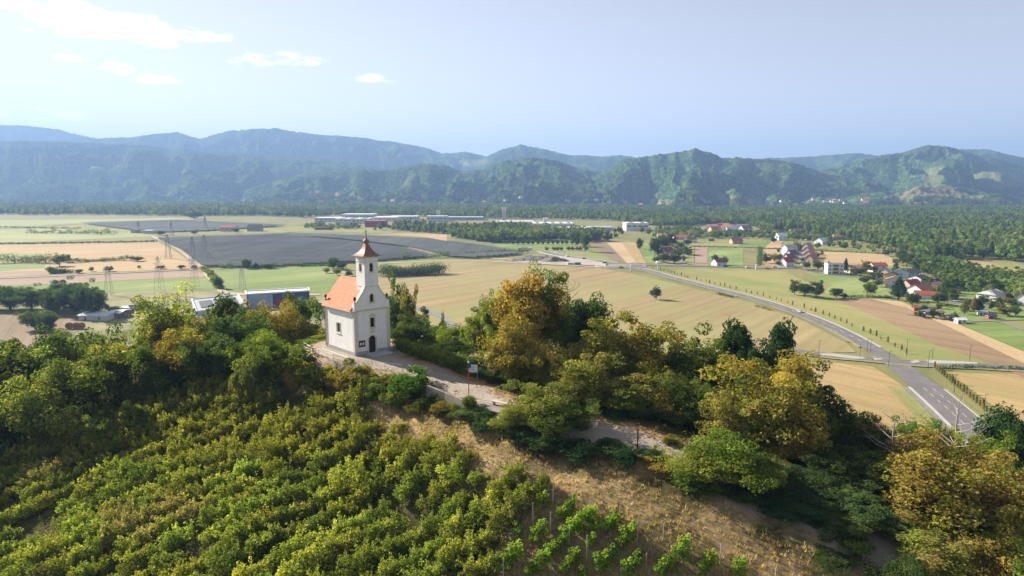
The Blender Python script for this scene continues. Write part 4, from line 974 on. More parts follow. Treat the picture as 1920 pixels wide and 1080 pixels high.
VREG += [np.array((-2, 46.)), np.array((-30., 50.)), np.array((-62., 58.)), np.array((-74., 74.))]
VREG = [np.array(p) for p in VREG]
u_ = np.array([.82, .57]); v_ = np.array([-u_[1], u_[0]]); org = np.array([0, 60.])
spots = []
rv = random.Random(5)
for k in range(-40, 60):
    for j in range(-60, 60):
        w = perlin2(np.array([k * .31]), np.array([j * .05]), 12)[0] * .5
        p = org + v_ * (k * 2.9 + w + rv.uniform(-.15, .15)) + u_ * (j * 1.6 + rv.uniform(-.45, .45) + k * .7)
        if not inpoly(VREG, np.array([p[0]]), np.array([p[1]]))[0]: continue
        z = hz1(*p); q = np.array([p[0], p[1], z + .8 - HC]); ww = q @ FV; X = 960 + q[0] / ww * FPX; Yp = 540 - (q @ UV) / ww * FPX
        if X < -60 or Yp > 1120: continue
        gap = perlin2(np.array([p[0] / 7]), np.array([p[1] / 7]), 66)[0]
        if gap < -.42 and rv.random() < .8: continue
        spots.append((Yp, X, p[0], p[1], z, gap))
spots.sort(reverse=True)
rowang = math.atan2(u_[1], u_[0])
stuffV, stuffF, stuffT = [], [], []; nb = 0
def vine_zone(X, Yp):
    a = "low on the slope" if Yp > 1000 else ("halfway up" if Yp > 880 else "near the top")
    b = "beside the staked rows" if X > 780 else ("in the thicket" if X > 380 else "on the outer side")
    return a, b
for i, (Yp, X, x, y, z, gap) in enumerate(spots):
    s = rv.uniform(.85, 1.25) * (1.0 + .3 * max(gap, 0)); hgt = s * rv.uniform(.8, 1.25); r_ = rowang + rv.uniform(-.2, .2) + (math.pi if rv.random() < .5 else 0); kx = rv.randrange(7)
    dull = perlin2(np.array([x / 11]), np.array([y / 11]), 99)[0] + (.10 if X < 420 else -.05)
    mt = 'vinedull' if dull > .42 + rv.uniform(-.15, .15) else 'vine'
    if rv.random() < .07: mt = 'green'
    if i < 300:
        a, b_ = vine_zone(X, Yp)
        e = empty('vine_bush', (x, y, z - .05), r_, ("dull olive" if mt == 'vinedull' else ("dark green" if mt == 'green' else "yellow green")) + f" overgrown vine {b_} {a}", 'vine', "overgrown vines of the dense block")
        e.scale = (s, s, hgt)
        c = link('foliage', VT[kx][0], e); c.material_slots[0].link = 'OBJECT'; c.material_slots[0].material = LM[mt]
        link('stem', VT[kx][1], e)
    else:
        V, F, T_ = VT[kx][2:]; ca, sa = math.cos(r_), math.sin(r_); W_ = V * np.array([s, s, hgt])
        W_ = np.stack([W_[:, 0] * ca - W_[:, 1] * sa + x, W_[:, 0] * sa + W_[:, 1] * ca + y, W_[:, 2] + z], 1)
        stuffV.append(W_); stuffF.append(F + nb); stuffT.append(T_ * (.85 if mt == 'vinedull' else 1)); nb += len(W_)
print("VINES", len(spots))
if stuffV: tag(link("vine_thicket", mesh_np("vine_thicket", np.vstack(stuffV), np.vstack(stuffF), LM['vine'], False, np.concatenate(stuffT))), kind='stuff')

# ------------------------------------------------------------------ low growth and dry grass
def scatter(n, x0, x1, y0, y1, keep):
    xs = rng.uniform(x0, x1, n); ys = rng.uniform(y0, y1, n)
    k = keep(xs, ys); xs, ys = xs[k], ys[k]; return xs, ys, hill_z(xs, ys)
def cov_at(xs, ys):
    i = np.clip(((xs - GX[0]) / 1.5).astype(int), 0, len(GX) - 1); j = np.clip(((ys - GY[0]) / 1.5).astype(int), 0, len(GY) - 1)
    return tn[j, i], gcov[j, i], cov[j, i]
def in_view(xs, ys):
    return (np.abs(xs) < ys * .80 + 8) & (ys > 38)
def weeds(name, n, mat, size, test, box=(-95, 70, 40, 135), per=7, rad_=.28, hmul=.8):
    xs, ys, zs = scatter(n, *box, lambda a, b_: in_view(a, b_) & test(a, b_))
    c = np.stack([xs, ys, zs + .12], 1); V, F, T_ = leaves_np(c, np.full(len(c), rad_), per, size, rng, up=.6, flat=hmul, tint_c=.45 + .25 * fbm(xs / 3, ys / 3, 2, 3))
    return tag(link(name, mesh_np(name, V, F, mat, False, T_)), kind='stuff')
nongrass = lambda a, b_: (cov_at(a, b_)[0] < .35)
weeds("undergrowth", 15000, LM['green'], .24, lambda a, b_: nongrass(a, b_) & ~inpoly(VREG, a, b_), per=7, rad_=.5, hmul=.9)
weeds("undergrowth", 5500, LM['vine'], .15, lambda a, b_: inpoly(VREG, a, b_), box=(-80, 12, 44, 98), per=8, rad_=.42)
LM['dry'] = leaf_mat("dry_stalks", (.24, .18, .09), (.54, .42, .23), (.30, .27, .11), .4, trans=.3, alts=.5, hue=.02)
def grass_tufts(name, n, mat, test, box, blades=7, h=.27):
    xs, ys, zs = scatter(n, *box, lambda a, b_: in_view(a, b_) & test(a, b_)); m = len(xs)
    k = blades; X = np.repeat(xs, k) + rng.normal(0, .09, m * k); Yy = np.repeat(ys, k) + rng.normal(0, .09, m * k); Z = np.repeat(zs, k)
    a = rng.uniform(0, 6.28, m * k); hh = h * rng.uniform(.5, 1.3, m * k); w = .015 + .015 * rng.random(m * k); ln_ = hh * rng.uniform(.3, .9, m * k)
    dx, dy = np.cos(a), np.sin(a)
    P0 = np.stack([X - dy * w, Yy + dx * w, Z - .03], 1); P1 = np.stack([X + dy * w, Yy - dx * w, Z - .03], 1); P2 = np.stack([X + dx * ln_, Yy + dy * ln_, Z + hh], 1)
    V = np.stack([P0, P1, P2], 1).reshape(-1, 3); T_ = np.repeat(np.clip(np.repeat(.5 + .5 * fbm(xs / 2, ys / 2, 2, 8), k) + rng.normal(0, .3, m * k), 0, 1), 3)
    return tag(link(name, mesh_np(name, V, np.arange(len(V)).reshape(-1, 3), mat, False, T_)), kind='stuff')
grass_tufts("dry_grass", 34000, LM['dry'], lambda a, b_: (cov_at(a, b_)[2] > .4) & (cov_at(a, b_)[1] < .3), (-50, 40, 42, 100))
weeds("green_weeds", 1600, LM['vine'], .12, lambda a, b_: (cov_at(a, b_)[2] > .3) & (cov_at(a, b_)[1] < .2) & (perlin2(a / 4, b_ / 4, 5) > .05), box=(-10, 35, 42, 75), per=8, rad_=.2)
LM['litter'] = leaf_mat("fallen_leaf", (.24, .12, .05), (.52, .31, .14), trans=.1, hue=.03)
def litter(n):
    xs, ys, zs = scatter(n, -40, 30, 45, 106, lambda a, b_: (cov_at(a, b_)[1] > .02) & (seg_dist(LANE, a, b_) > 1.5 + perlin2(a / 2, b_ / 2, 2) * 1.2) & (np.hypot(a - CH_C[0], b_ - CH_C[1]) > 5.5))
    m = len(xs); a = rng.uniform(0, 6.28, m); s = rng.uniform(.06, .13, m)
    V = np.stack([np.stack([xs + np.cos(a + q) * s, ys + np.sin(a + q) * s, zs + .03 + rng.random(m) * .04], 1) for q in (0, 1.57, 3.14, 4.71)], 1).reshape(-1, 3)
    tag(link("fallen_leaves", mesh_np("fallen_leaves", V, np.arange(len(V)).reshape(-1, 4), LM['litter'], False, np.repeat(rng.random(m), 4))), kind='stuff')
litter(42000)

# ------------------------------------------------------------------ stakes and young vines
M['stake'] = simple("grey_stake", (.40, .36, .31), .85, .2, 2)
ZX = lambda x, y: (880 + x / 3, 760 + y / 3)
stakes = [(470, 445, 560, "top row, beside the dense block"), (600, 470, 575, "top row, above the row of young vines"), (358, 550, 670, "alone at the edge of the dense block"), (455, 600, 725, "at the head of a dry furrow"), (700, 535, 600, "behind the bushy young vine"), (845, 565, 640, "in the mown grass behind a young vine"),
          (945, 635, 750, "tall, in the middle of the upper row"), (1090, 665, 770, "in dry grass beside a sandy hump"), (1240, 720, 855, "tall, at the end of a short row"), (1410, 780, 890, "leaning, near the grass way"), (1540, 865, 925, "short, close to the grass way"), (1720, 925, 985, "outermost towards the bank"),
          (190, 860, 975, "lowest beside the dense block"), (660, 730, 865, "in the middle of the staked rows"), (795, 795, 880, "amid two young vines low on the slope"), (855, 910, 990, "at the bottom edge"), (560, 690, 790, "leaning in the long row"), (993, 833, 900, "half hidden behind a young vine")]
for x, t, bt, lab in stakes:
    P = hit(*ZX(x, bt)); top = zat(*ZX(x, t), P[1]); h = min(max(top[2] - P[2], 1.2), 2.4)
    mb = MB(); mb.tube([(0, 0, -.3), (rnd.uniform(-.06, .06), 0, h)], [.05, .045], 6)
    tag(mb.build('vine_stake', M['stake'], None, P), "grey wooden vineyard stake " + lab, 'stake', "stakes of the young vineyard")
YV = []
for s in range(3):
    rg = np.random.default_rng(70 + s); n_c = 9; c = np.stack([rg.normal(0, .28, n_c), rg.normal(0, .14, n_c), rg.uniform(.35, 1.35, n_c)], 1)
    V, F, T_ = leaves_np(c, np.full(n_c, .24), 26, .17, rg, up=.4, flat=.9, tint_c=.6 + .2 * rg.normal(size=n_c)); mb = MB(); mb.tube([(0, 0, -.2), (.03, 0, .6), (0, 0, 1.1)], [.025, .02, .01], 5)
    YV.append((mesh_np("young_vine_leaves", V, F, LM['bright'], False, T_), mb.mesh("young_vine_stem", M['bark'])))
LM['young'] = leaf_mat("leaf_young_vine", (.05, .09, .012), (.15, .22, .03), trans=.4, hue=.04)
for x, y in [(415, 560), (550, 600), (520, 625), (575, 575), (695, 625), (665, 650), (640, 668), (610, 690), (590, 705), (565, 735), (540, 760), (520, 780), (495, 805), (470, 830), (445, 855), (425, 885), (820, 650), (800, 675), (775, 705), (910, 735), (890, 760), (865, 790),
             (410, 715), (390, 735), (370, 755), (265, 850), (240, 870), (220, 895), (205, 920), (690, 770), (685, 790), (595, 865), (580, 885), (545, 940), (820, 835), (800, 855), (760, 885), (745, 910), (740, 940), (965, 870), (945, 890), (1215, 810), (1195, 845), (1180, 870), (890, 945), (1120, 905), (1100, 935), (1080, 955),
             (1355, 885), (1330, 915), (1310, 940), (1525, 925), (1510, 950), (390, 915), (370, 935), (340, 950), (270, 710), (640, 960), (705, 690)]:
    P = hit(*ZX(x, y + 22)); k = rnd.randrange(3)
    lab = "young vine in the long row running down from the top stakes" if (400 < x < 720 and abs((x - 700) * 1.05 + (y - 620)) < 60) else ("young vine in the short upper row beside the mown grass" if y < 800 and x > 720 else ("young vine near the bottom edge of the staked rows" if y > 840 else "young vine next to the dense old block"))
    e = empty('young_vine', P, rowang + rnd.uniform(-.5, .5), lab, 'vine', "young vines in the staked rows"); e.scale = (rnd.uniform(.9, 1.3),) * 3
    c = link('foliage', YV[k][0], e); c.material_slots[0].link = 'OBJECT'; c.material_slots[0].material = LM['young']; link('stem', YV[k][1], e)

# ------------------------------------------------------------------ the chapel
def plaster(name, c, dirt, amt=.5):
    m, nt, b, out = new_mat(name)
    f = world_noise(nt, .9, 6, kind='obj', rough=.7); f2 = world_noise(nt, 1.0, 5, stretch=(2.2, 2.2, .35), kind='obj', rough=.7)
    cc = mixrgb(nt, ramp(nt, f, [(.42, 0.0), (.8, amt * .6)]), c, dirt); cc = mixrgb(nt, ramp(nt, f2, [(.5, 0.0), (.85, amt * .8)]), cc, dirt)
    nt.links.new(cc, b.inputs['Base Color']); b.inputs['Roughness'].default_value = .9; b.inputs['Specular IOR Level'].default_value = .15
    bp = N(nt, "ShaderNodeBump"); bp.inputs['Strength'].default_value = .35; bp.inputs['Distance'].default_value = .02
    nt.links.new(world_noise(nt, 9, 6, kind='obj', rough=.7), bp.inputs['Height']); nt.links.new(bp.outputs[0], b.inputs['Normal']); return m
M['white'] = plaster("white_limewash", (.80, .795, .78), (.46, .45, .42), .6)
M['cream'] = plaster("cream_trim", (.62, .58, .50), (.45, .42, .36))
M['plinth'] = plaster("grey_plinth", (.36, .36, .37), (.25, .25, .25))
M['darkwood'] = simple("dark_stained_wood", (.028, .018, .016), .6, .3, 6)
M['void'] = simple("dark_window_glass", (.012, .014, .018), .25, .2, 2, spec=.6)
M['copper'] = simple("weathered_copper", (.27, .135, .10), .6, .25, 2.5, metallic=.1)
M['iron'] = simple("dark_iron", (.045, .04, .04), .6, .2, 5, metallic=.4)
M['urn'] = simple("rusty_urn", (.10, .05, .035), .8, .3, 5)
def tile_mat(name, c0, c1, ms=(.30, .22)):
    m, nt, b, out = new_mat(name)
    src = N(nt, "ShaderNodeTexCoord").outputs['UV']; br = N(nt, "ShaderNodeTexBrick")
    br.inputs['Scale'].default_value = 1; br.inputs['Brick Width'].default_value = .2; br.inputs['Row Height'].default_value = .17; br.inputs['Mortar Size'].default_value = .014
    br.inputs['Color1'].default_value = (*c0, 1); br.inputs['Color2'].default_value = (*c1, 1); br.inputs['Mortar'].default_value = (c0[0] * .45, c0[1] * .4, c0[2] * .4, 1)
    nt.links.new(src, br.inputs['Vector'])
    f = world_noise(nt, .8, 6, kind='obj', rough=.7); cc = mixrgb(nt, 1.0, br.outputs[0], ramp(nt, f, [(.25, .75), (.5, 1.0), (.75, 1.2)]), 'MULTIPLY')
    f3 = world_noise(nt, 3.5, 4, kind='obj'); cc = mixrgb(nt, ramp(nt, f3, [(.6, 0.0), (.72, .5)]), cc, (c0[0] * .55, c0[1] * .6, c0[2] * .7))
    nt.links.new(cc, b.inputs['Base Color']); b.inputs['Roughness'].default_value = .85
    bp = N(nt, "ShaderNodeBump"); bp.inputs['Strength'].default_value = .6; bp.inputs['Distance'].default_value = .02; nt.links.new(br.outputs['Fac'], bp.inputs['Height']); bp.invert = True
    nt.links.new(bp.outputs[0], b.inputs['Normal']); return m
M['tile'] = tile_mat("clay_tile", (.50, .185, .09), (.66, .28, .14))

A_ = gp(667, 668, 52)[:2]; B_ = gp(603, 651, 52)[:2]; C_ = gp(731, 656, 52)[:2]
ux = (C_ - A_) / np.linalg.norm(C_ - A_)                 # along the front, left to right
ang = math.atan2(ux[1], ux[0])
Wc, Lc = 5.7, 8.3
ch = empty('chapel', (A_[0], A_[1], 52.0), ang, "small white hilltop chapel with orange tiled roof and slim bell tower", 'chapel')
# local frame: x along the front (0..W), y back along the nave (0..L), z up
EZ, RG = 6.45, 10.15          # eave and ridge heights
WT = .5
def wall_holed(W, Hh, holes, th, name, mat, parent, place):
    """wall in the local plane (u, z) with rectangular or arched openings, extruded th; place maps (u, d, z)"""
    bm = bmesh.new(); outer = [bm.verts.new((u, 0, z)) for u, z in W]
    es = [bm.edges.new((outer[i], outer[(i + 1) % len(outer)])) for i in range(len(outer))]
    for h in holes:
        vs = [bm.verts.new((u, 0, z)) for u, z in h]; es += [bm.edges.new((vs[i], vs[(i + 1) % len(vs)])) for i in range(len(vs))]
    bmesh.ops.triangle_fill(bm, use_beauty=True, use_dissolve=False, edges=es)
    r = bmesh.ops.extrude_face_region(bm, geom=bm.faces[:]); vs = [g for g in r['geom'] if isinstance(g, bmesh.types.BMVert)]
    for v in vs: v.co.y += th
    bmesh.ops.recalc_face_normals(bm, faces=bm.faces)
    for v in bm.verts: v.co = Vector(place(v.co.x, v.co.y, v.co.z))
    bmesh.ops.recalc_face_normals(bm, faces=bm.faces)
    me = bpy.data.meshes.new(name); bm.to_mesh(me); bm.free(); me.materials.append(mat); return link(name, me, parent)
def arch(cx, z0, w, h, n=8):
    r = w / 2; top = z0 + h - r
    return [(cx - r, z0), (cx + r, z0)] + [(cx + r * math.cos(a), top + r * math.sin(a)) for a in np.linspace(0, math.pi, n + 1)]
def rect(cx, z0, w, h): return [(cx - w / 2, z0), (cx + w / 2, z0), (cx + w / 2, z0 + h), (cx - w / 2, z0 + h)]
mid = Wc / 2
TW0, TW1 = mid - 1.17, mid + .97      # tower on the front
TW0, TW1 = mid - 1.08, mid + 1.08
TB = 9.55
gable = [(0, 0), (Wc, 0), (Wc, EZ + .85), (Wc - .28, EZ + .85), (Wc - .42, EZ + 1.0), (Wc - .85, EZ + 1.75), (TW1 + .25, TB - .5), (TW1, TB), (TW0, TB), (TW0 - .25, TB - .5), (.85, EZ + 1.75), (.42, EZ + 1.0), (.28, EZ + .85), (0, EZ + .85)]
door_h = arch(mid - .12, .12, 1.15, 2.45); win_f = rect(mid - .02, 3.75, .72, 1.35); win_g = arch(mid - .02, 7.35, .60, 1.15)
wall_holed(gable, 0, [door_h, win_f, win_g], WT, 'front_wall', M['white'], ch, lambda u, d, z: (u, d, z))
wl_h = rect(4.55, 2.75, .98, 1.35)
wall_holed([(WT, 0), (Lc, 0), (Lc, EZ), (WT, EZ)], 0, [wl_h], WT, 'side_wall', M['white'], ch, lambda u, d, z: (d, u, z))
wall_holed([(WT, 0), (Lc, 0), (Lc, EZ), (WT, EZ)], 0, [wl_h], WT, 'side_wall', M['white'], ch, lambda u, d, z: (Wc - d, u, z))
wall_holed([(WT, 0), (Wc - WT, 0), (Wc - WT, EZ), (mid, RG - .45), (WT, EZ)], 0, [], WT, 'back_wall', M['white'], ch, lambda u, d, z: (u, Lc - d, z))
bk = MB(); bk.box((mid, Lc / 2, 3), (Wc - 1.1, .05, 5.5)); bk.build('screen_wall', M['plinth'], ch)
# plinth, corner strips, cornices
pl = MB(); pl.box((-.03, Lc / 2, .25), (.08, Lc, .5)); pl.box((Wc + .03, Lc / 2, .25), (.08, Lc, .5)); pl.box(((mid - .85) / 2 - .02, -.05, .25), (mid - .80, .1, .5)); pl.box((Wc - (Wc - mid - .62) / 2, -.05, .25), (Wc - mid - .62, .1, .5)); pl.build('plinth', M['plinth'], ch)
for x, y, w_, d_ in ((.27, -.035, .5, .07), (Wc - .27, -.035, .5, .07)): q = MB(); q.box((x, y, .5 + (EZ - .75) / 2), (w_, d_, EZ - .75)); q.build('pilaster', M['cream'], ch)
for y in (.30, Lc - .3):
    for x in (-.03, Wc + .03): q = MB(); q.box((x, y, .5 + (EZ - .72) / 2), (.06, .45, EZ - .72)); q.build('corner_strip', M['cream'], ch)
q = MB(); q.box((mid, -.10, EZ - .08), (Wc + .25, .2, .1)); q.box((mid, -.06, EZ - .19), (Wc + .12, .12, .1)); q.build('cornice', M['cream'], ch)
for x in (-.09, Wc + .09): q = MB(); q.box((x, Lc / 2 + .2, EZ - .12), (.17, Lc + .3, .2)); q.build('eave_cornice', M['cream'], ch)
for side in (0, 1):
    cp = MB()
    P = [(Wc, EZ + .85)] + gable[3:8]; P = [(p[0] if side == 0 else Wc - p[0], p[1]) for p in P]
    for a, b_ in zip(P[:-1], P[1:]):
        dx, dz = b_[0] - a[0], b_[1] - a[1]; L_ = math.hypot(dx, dz) + 1e-6; nx_, nz_ = (-dz / L_ * .07, dx / L_ * .07)
        if nz_ < 0: nx_, nz_ = -nx_, -nz_
        cp.prism([(a[0], a[1]), (b_[0], b_[1]), (b_[0] + nx_, b_[1] + nz_), (a[0] + nx_, a[1] + nz_)], -.08, WT + .06, 'y')
    cp.build('gable_coping', M['cream'], ch)
# roof (two tiled slopes with thickness), UV in metres
def slope_panel(name, P, th, mat, parent):
    """P: four corners eave-front, eave-back, ridge-back, ridge-front"""
    P = [Vector(p) for p in P]; nrm = (P[1] - P[0]).cross(P[3] - P[0]).normalized()
    if nrm.z < 0: nrm = -nrm
    T_ = [p + nrm * th for p in P]; me = bpy.data.meshes.new(name)
    me.from_pydata([tuple(v) for v in P + T_], [], [(3, 2, 1, 0), (4, 5, 6, 7), (0, 1, 5, 4), (1, 2, 6, 5), (2, 3, 7, 6), (3, 0, 4, 7)])
    uv = me.uv_layers.new(name="UVMap"); ax = (P[1] - P[0]).normalized(); ay = (P[3] - P[0]); ay = (ay - ax * ay.dot(ax)).normalized()
    for lp in me.loops: v = me.vertices[lp.vertex_index].co - P[0]; uv.data[lp.index].uv = (v.dot(ax), v.dot(ay))
    bm = bmesh.new(); bm.from_mesh(me); bmesh.ops.recalc_face_normals(bm, faces=bm.faces); bm.to_mesh(me); bm.free()
    me.materials.append(mat); return link(name, me, parent)
ov = .34; sl = (RG - EZ) / (mid + .0)
ze = EZ - ov * sl * .55
rl = slope_panel('roof_slope', [(-ov, WT + .02, ze), (-ov, Lc + .25, ze), (mid, Lc + .25, RG), (mid, WT + .02, RG)], .13, M['tile'], ch)
rr_ = slope_panel('roof_slope', [(Wc + ov, WT + .02, ze), (Wc + ov, Lc + .25, ze), (mid, Lc + .25, RG), (mid, WT + .02, RG)], .13, M['tile'], ch)
M['ridge'] = simple("ridge_tile_clay", (.62, .30, .18), .85, .25, 2)
rt = MB()
for i in range(22): rt.tube([(mid, WT + 1.75 + i * .275, RG + .12), (mid, WT + 1.75 + (i + 1) * .275 + .02, RG + .14)], [.12, .10], 6)
rt.build('ridge_tiles', M['ridge'], ch, kind='stuff')
M['zinc'] = simple("zinc_gutter", (.16, .14, .13), .5, .2, 3, metallic=.5)
for x in (-ov - .04, Wc + ov + .04): q = MB(); q.tube([(x, WT - .3, ze + .02), (x, Lc + .3, ze)], .07, 6); q.build('gutter', M['zinc'], ch)
for x in (-.12,): q = MB(); q.tube([(x, Lc - .02, EZ - .2), (x, Lc - .02, .3)], .045, 6); q.build('downpipe', M['zinc'], ch)
vb = MB(); vb.prism([(-ov, ze - .05), (mid, RG - .05), (Wc + ov, ze - .05), (Wc + ov, ze + .1), (mid, RG + .12), (-ov, ze + .1)], Lc + .25, Lc + .30, 'y'); vb.build('verge_board', M['darkwood'], ch)
# tower
TT = 13.8
tw = empty('bell_tower', (0, 0, 0)); tw.parent = ch
ty0, ty1 = -.06, 2.16
towh = arch(mid, TT - 2.15, .52, 1.2)
TWW = TW1 - TW0
for nm, pl_ in (('tower_wall', lambda u, d, z: (u, ty0 + d, z)), ('tower_wall', lambda u, d, z: (u, ty1 - d, z))):
    wall_holed([(TW0, TB), (TW1, TB), (TW1, TT), (TW0, TT)], 0, [towh], .3, nm, M['white'], tw, pl_)
sh = [(u - mid + (ty0 + ty1) / 2, z) for u, z in arch(mid, TT - 2.15, .52, 1.2)]
for nm, pl_ in (('tower_wall', lambda u, d, z: (TW0 + d, u, z)), ('tower_wall', lambda u, d, z: (TW1 - d, u, z))):
    wall_holed([(ty0 + .3, TB - .6), (ty1 - .3, TB - .6), (ty1 - .3, TT), (ty0 + .3, TT)], 0, [sh], .3, nm, M['white'], tw, pl_)
q = MB(); q.box((mid, (ty0 + ty1) / 2, TB - .25), (TWW - .02, ty1 - ty0 - .02, .5)); q.box((mid, (ty0 + ty1) / 2, TT - 2.6), (TWW - .62, ty1 - ty0 - .62, .1)); q.build('tower_base', M['white'], tw)
q = MB()
for zz, e_, h_ in ((TT - .78, .05, .07), (TT - .08, .10, .16), (TB + .06, .05, .08)):
    q.box((mid, ty0 - e_ / 2, zz), (TWW + 2 * e_, e_, h_)); q.box((mid, ty1 + e_ / 2, zz), (TWW + 2 * e_, e_, h_)); q.box((TW0 - e_ / 2, (ty0 + ty1) / 2, zz), (e_, ty1 - ty0, h_)); q.box((TW1 + e_ / 2, (ty0 + ty1) / 2, zz), (e_, ty1 - ty0, h_))
q.build('tower_cornice', M['cream'], tw)
def window_surround(poly, th, out_, name, mat, parent, place, grow=.12):
    c = np.mean(np.array(poly), 0); n = len(poly); P = np.array(poly)
    G = np.array([p + np.sign(p - c) * np.array([grow, grow]) * (np.abs(p - c) / (np.abs(p - c).max(initial=1e-6) if False else np.maximum(np.abs(P - c).max(0), 1e-6)) > .0) * np.minimum(1, np.abs(p - c) / np.maximum(np.abs(P - c).max(0), 1e-6) * 1.0) for p in P])
    mb = MB()
    for i in range(n):
        j = (i + 1) % n; a, b_, c_, d_ = P[i], P[j], G[j], G[i]
        vs = [place(*a, 0), place(*b_, 0), place(*c_, 0), place(*d_, 0), place(*a, out_), place(*b_, out_), place(*c_, out_), place(*d_, out_)]
        mb.add(vs, [(0, 1, 2, 3), (4, 5, 6, 7), (0, 1, 5, 4), (2, 3, 7, 6), (1, 2, 6, 5), (3, 0, 4, 7)])
    return mb.build(name, mat, parent)
def window_at(parent, poly, place, name='window', depth=.22, bars=True):
    P = np.array(poly); cx = P[:, 0].mean(); x0, x1, z0, z1 = P[:, 0].min(), P[:, 0].max(), P[:, 1].min(), P[:, 1].max()
    w = MB(); w.add([place(u, z, -depth) for u, z in poly] + [place(u, z, -depth - .03) for u, z in poly], [tuple(range(len(poly))), tuple(range(2 * len(poly) - 1, len(poly) - 1, -1))])
    o = w.build(name, M['void'], parent)
    return o
front = lambda u, z, o: (u, -o, z)
leftp = lambda u, z, o: (-o, u, z)
rightp = lambda u, z, o: (Wc + o, u, z)
for poly, pl_ in ((win_f, front), (win_g, front), (wl_h, leftp), (wl_h, rightp)):
    wv_ = window_at(ch, poly, pl_); window_surround(poly, .1, .05, 'window_surround', M['cream'], ch, pl_)
    P = np.array(poly); x0, x1, z0, z1 = P[:, 0].min(), P[:, 0].max(), P[:, 1].min(), P[:, 1].max()
    bb = MB()
    for k in range(1, 4):
        u = x0 + (x1 - x0) * k / 4; a = pl_(u, z0, -.12); b_ = pl_(u, z1 - .05, -.12); bb.tube([a, b_], .014, 4)
    for k in range(1, 5): z = z0 + (z1 - z0) * k / 5; bb.tube([pl_(x0, z, -.12), pl_(x1, z, -.12)], .014, 4)
    bb.build('window_bars', M['iron'], wv_)
    sb = MB(); c0 = pl_((x0 + x1) / 2, z0 - .16, .05); dims = (x1 - x0 + .4, .14, .09) if pl_ is front else (.14, x1 - x0 + .4, .09); sb.box(c0, dims); sb.build('sill', M['cream'], wv_)
for yy, s_ in ((ty0, 1), (ty1, -1)):
    w = window_at(tw, towh, lambda u, z, o, yy=yy, s_=s_: (u, yy - o * s_, z), 'louvre_window', .12); lv = MB()
    for k in range(6): lv.box((mid, yy + .07 * s_, TT - 2.08 + k * .15), (.5, .06, .02))
    lv.build('louvre', M['darkwood'], w); window_surround(towh, .1, .035, 'window_surround', M['cream'], tw, lambda u, z, o, yy=yy, s_=s_: (u, yy - o * s_, z), .07)
    q = MB(); q.box((mid, yy - .05 * s_, TT - 2.25), (.8, .1, .07)); q.build('sill', M['cream'], w)
for xx, s_ in ((TW0, 1), (TW1, -1)):
    w = window_at(tw, sh, lambda u, z, o, xx=xx, s_=s_: (xx - o * s_, u, z), 'louvre_window', .12); lv = MB()
    for k in range(6): lv.box((xx + .07 * s_, (ty0 + ty1) / 2, TT - 2.08 + k * .15), (.06, .5, .02))
    lv.build('louvre', M['darkwood'], w); window_surround(sh, .1, .035, 'window_surround', M['cream'], tw, lambda u, z, o, xx=xx, s_=s_: (xx - o * s_, u, z), .07)
# flared copper roof, ball, cross
cxT, cyT = mid, (ty0 + ty1) / 2
CS = .74
prof = [(TWW / 2 + .48, 0), (TWW / 2 + .47, .07), (TWW / 2 + .22, .19), (TWW / 2 - .05, .42), (TWW / 2 - .32, .78), (TWW / 2 - .54, 1.25), (TWW / 2 - .68, 1.7), (TWW / 2 - .74, 2.0), (TWW / 2 - .78, 2.12)]
q = MB(); vs = []; fs = []
for r, z in prof:
    for k in range(4): a = math.pi / 4 + k * math.pi / 2; vs.append((cxT + r * math.sqrt(2) * math.cos(a), cyT + r * math.sqrt(2) * math.sin(a), TT + z * CS))
for i in range(len(prof) - 1):
    for k in range(4): fs.append((i * 4 + k, i * 4 + (k + 1) % 4, (i + 1) * 4 + (k + 1) % 4, (i + 1) * 4 + k))
fs += [(3, 2, 1, 0), tuple(range(len(prof) * 4 - 4, len(prof) * 4))]
q.add(vs, fs); q.build('spire_roof', M['copper'], tw)
q = MB(); q.lathe([(r, z * CS) for r, z in [(.34, 2.10), (.36, 2.16), (.30, 2.24), (.26, 2.32), (.40, 2.46), (.46, 2.66), (.43, 2.86), (.30, 3.04), (.18, 3.14), (.13, 3.3), (.10, 3.6), (.05, 3.95)]], 10, (cxT, cyT, TT)); q.build('onion_knob', M['copper'], tw, smooth=True)
q = MB(); q.lathe([(.01, -.11), (.08, -.08), (.11, 0), (.08, .08), (.01, .11)], 8, (cxT, cyT, TT + 4.03 * CS)); q.tube([(cxT, cyT, TT + 3.9 * CS), (cxT, cyT, TT + 4.85 * CS)], .035, 6); q.box((cxT, cyT, TT + 4.50 * CS), (.46, .05, .06)); q.box((cxT, cyT, TT + 4.68 * CS), (.26, .05, .05)); q.build('cross', M['iron'], tw)
# door, surround, slab, notice cabinet, crest, pediment, urns
q = MB(); dpoly = arch(mid - .12, .12, 1.15, 2.45); q.prism([(u, z) for u, z in dpoly], .14, .20, 'y'); dr = q.build('door', M['darkwood'], ch)
q = MB()
for k in range(1, 6): q.box((mid - .12 - .575 + k * .19, .13, 1.2), (.02, .02, 2.0))
q.build('door_batten', M['iron'], dr); q = MB(); q.box((mid + .28, .11, 1.2), (.05, .06, .16)); q.build('handle', M['iron'], dr)
window_surround([(u, z) for u, z in dpoly], .1, .06, 'door_surround', M['cream'], ch, front, .15)
q = MB(); q.prism([(mid - .62, 5.32), (mid + .58, 5.32), (mid + .58, 5.40), (mid - .02, 5.78), (mid - .62, 5.40)], -.16, -.0, 'y'); q.build('pediment', M['cream'], ch)
q = MB(); q.prism([(mid - .42, 2.95), (mid - .18, 2.88), (mid + .14, 2.95), (mid + .2, 3.35), (mid - .05, 3.48), (mid - .36, 3.35)], -.07, 0, 'y'); q.build('stone_crest', M['cream'], ch)
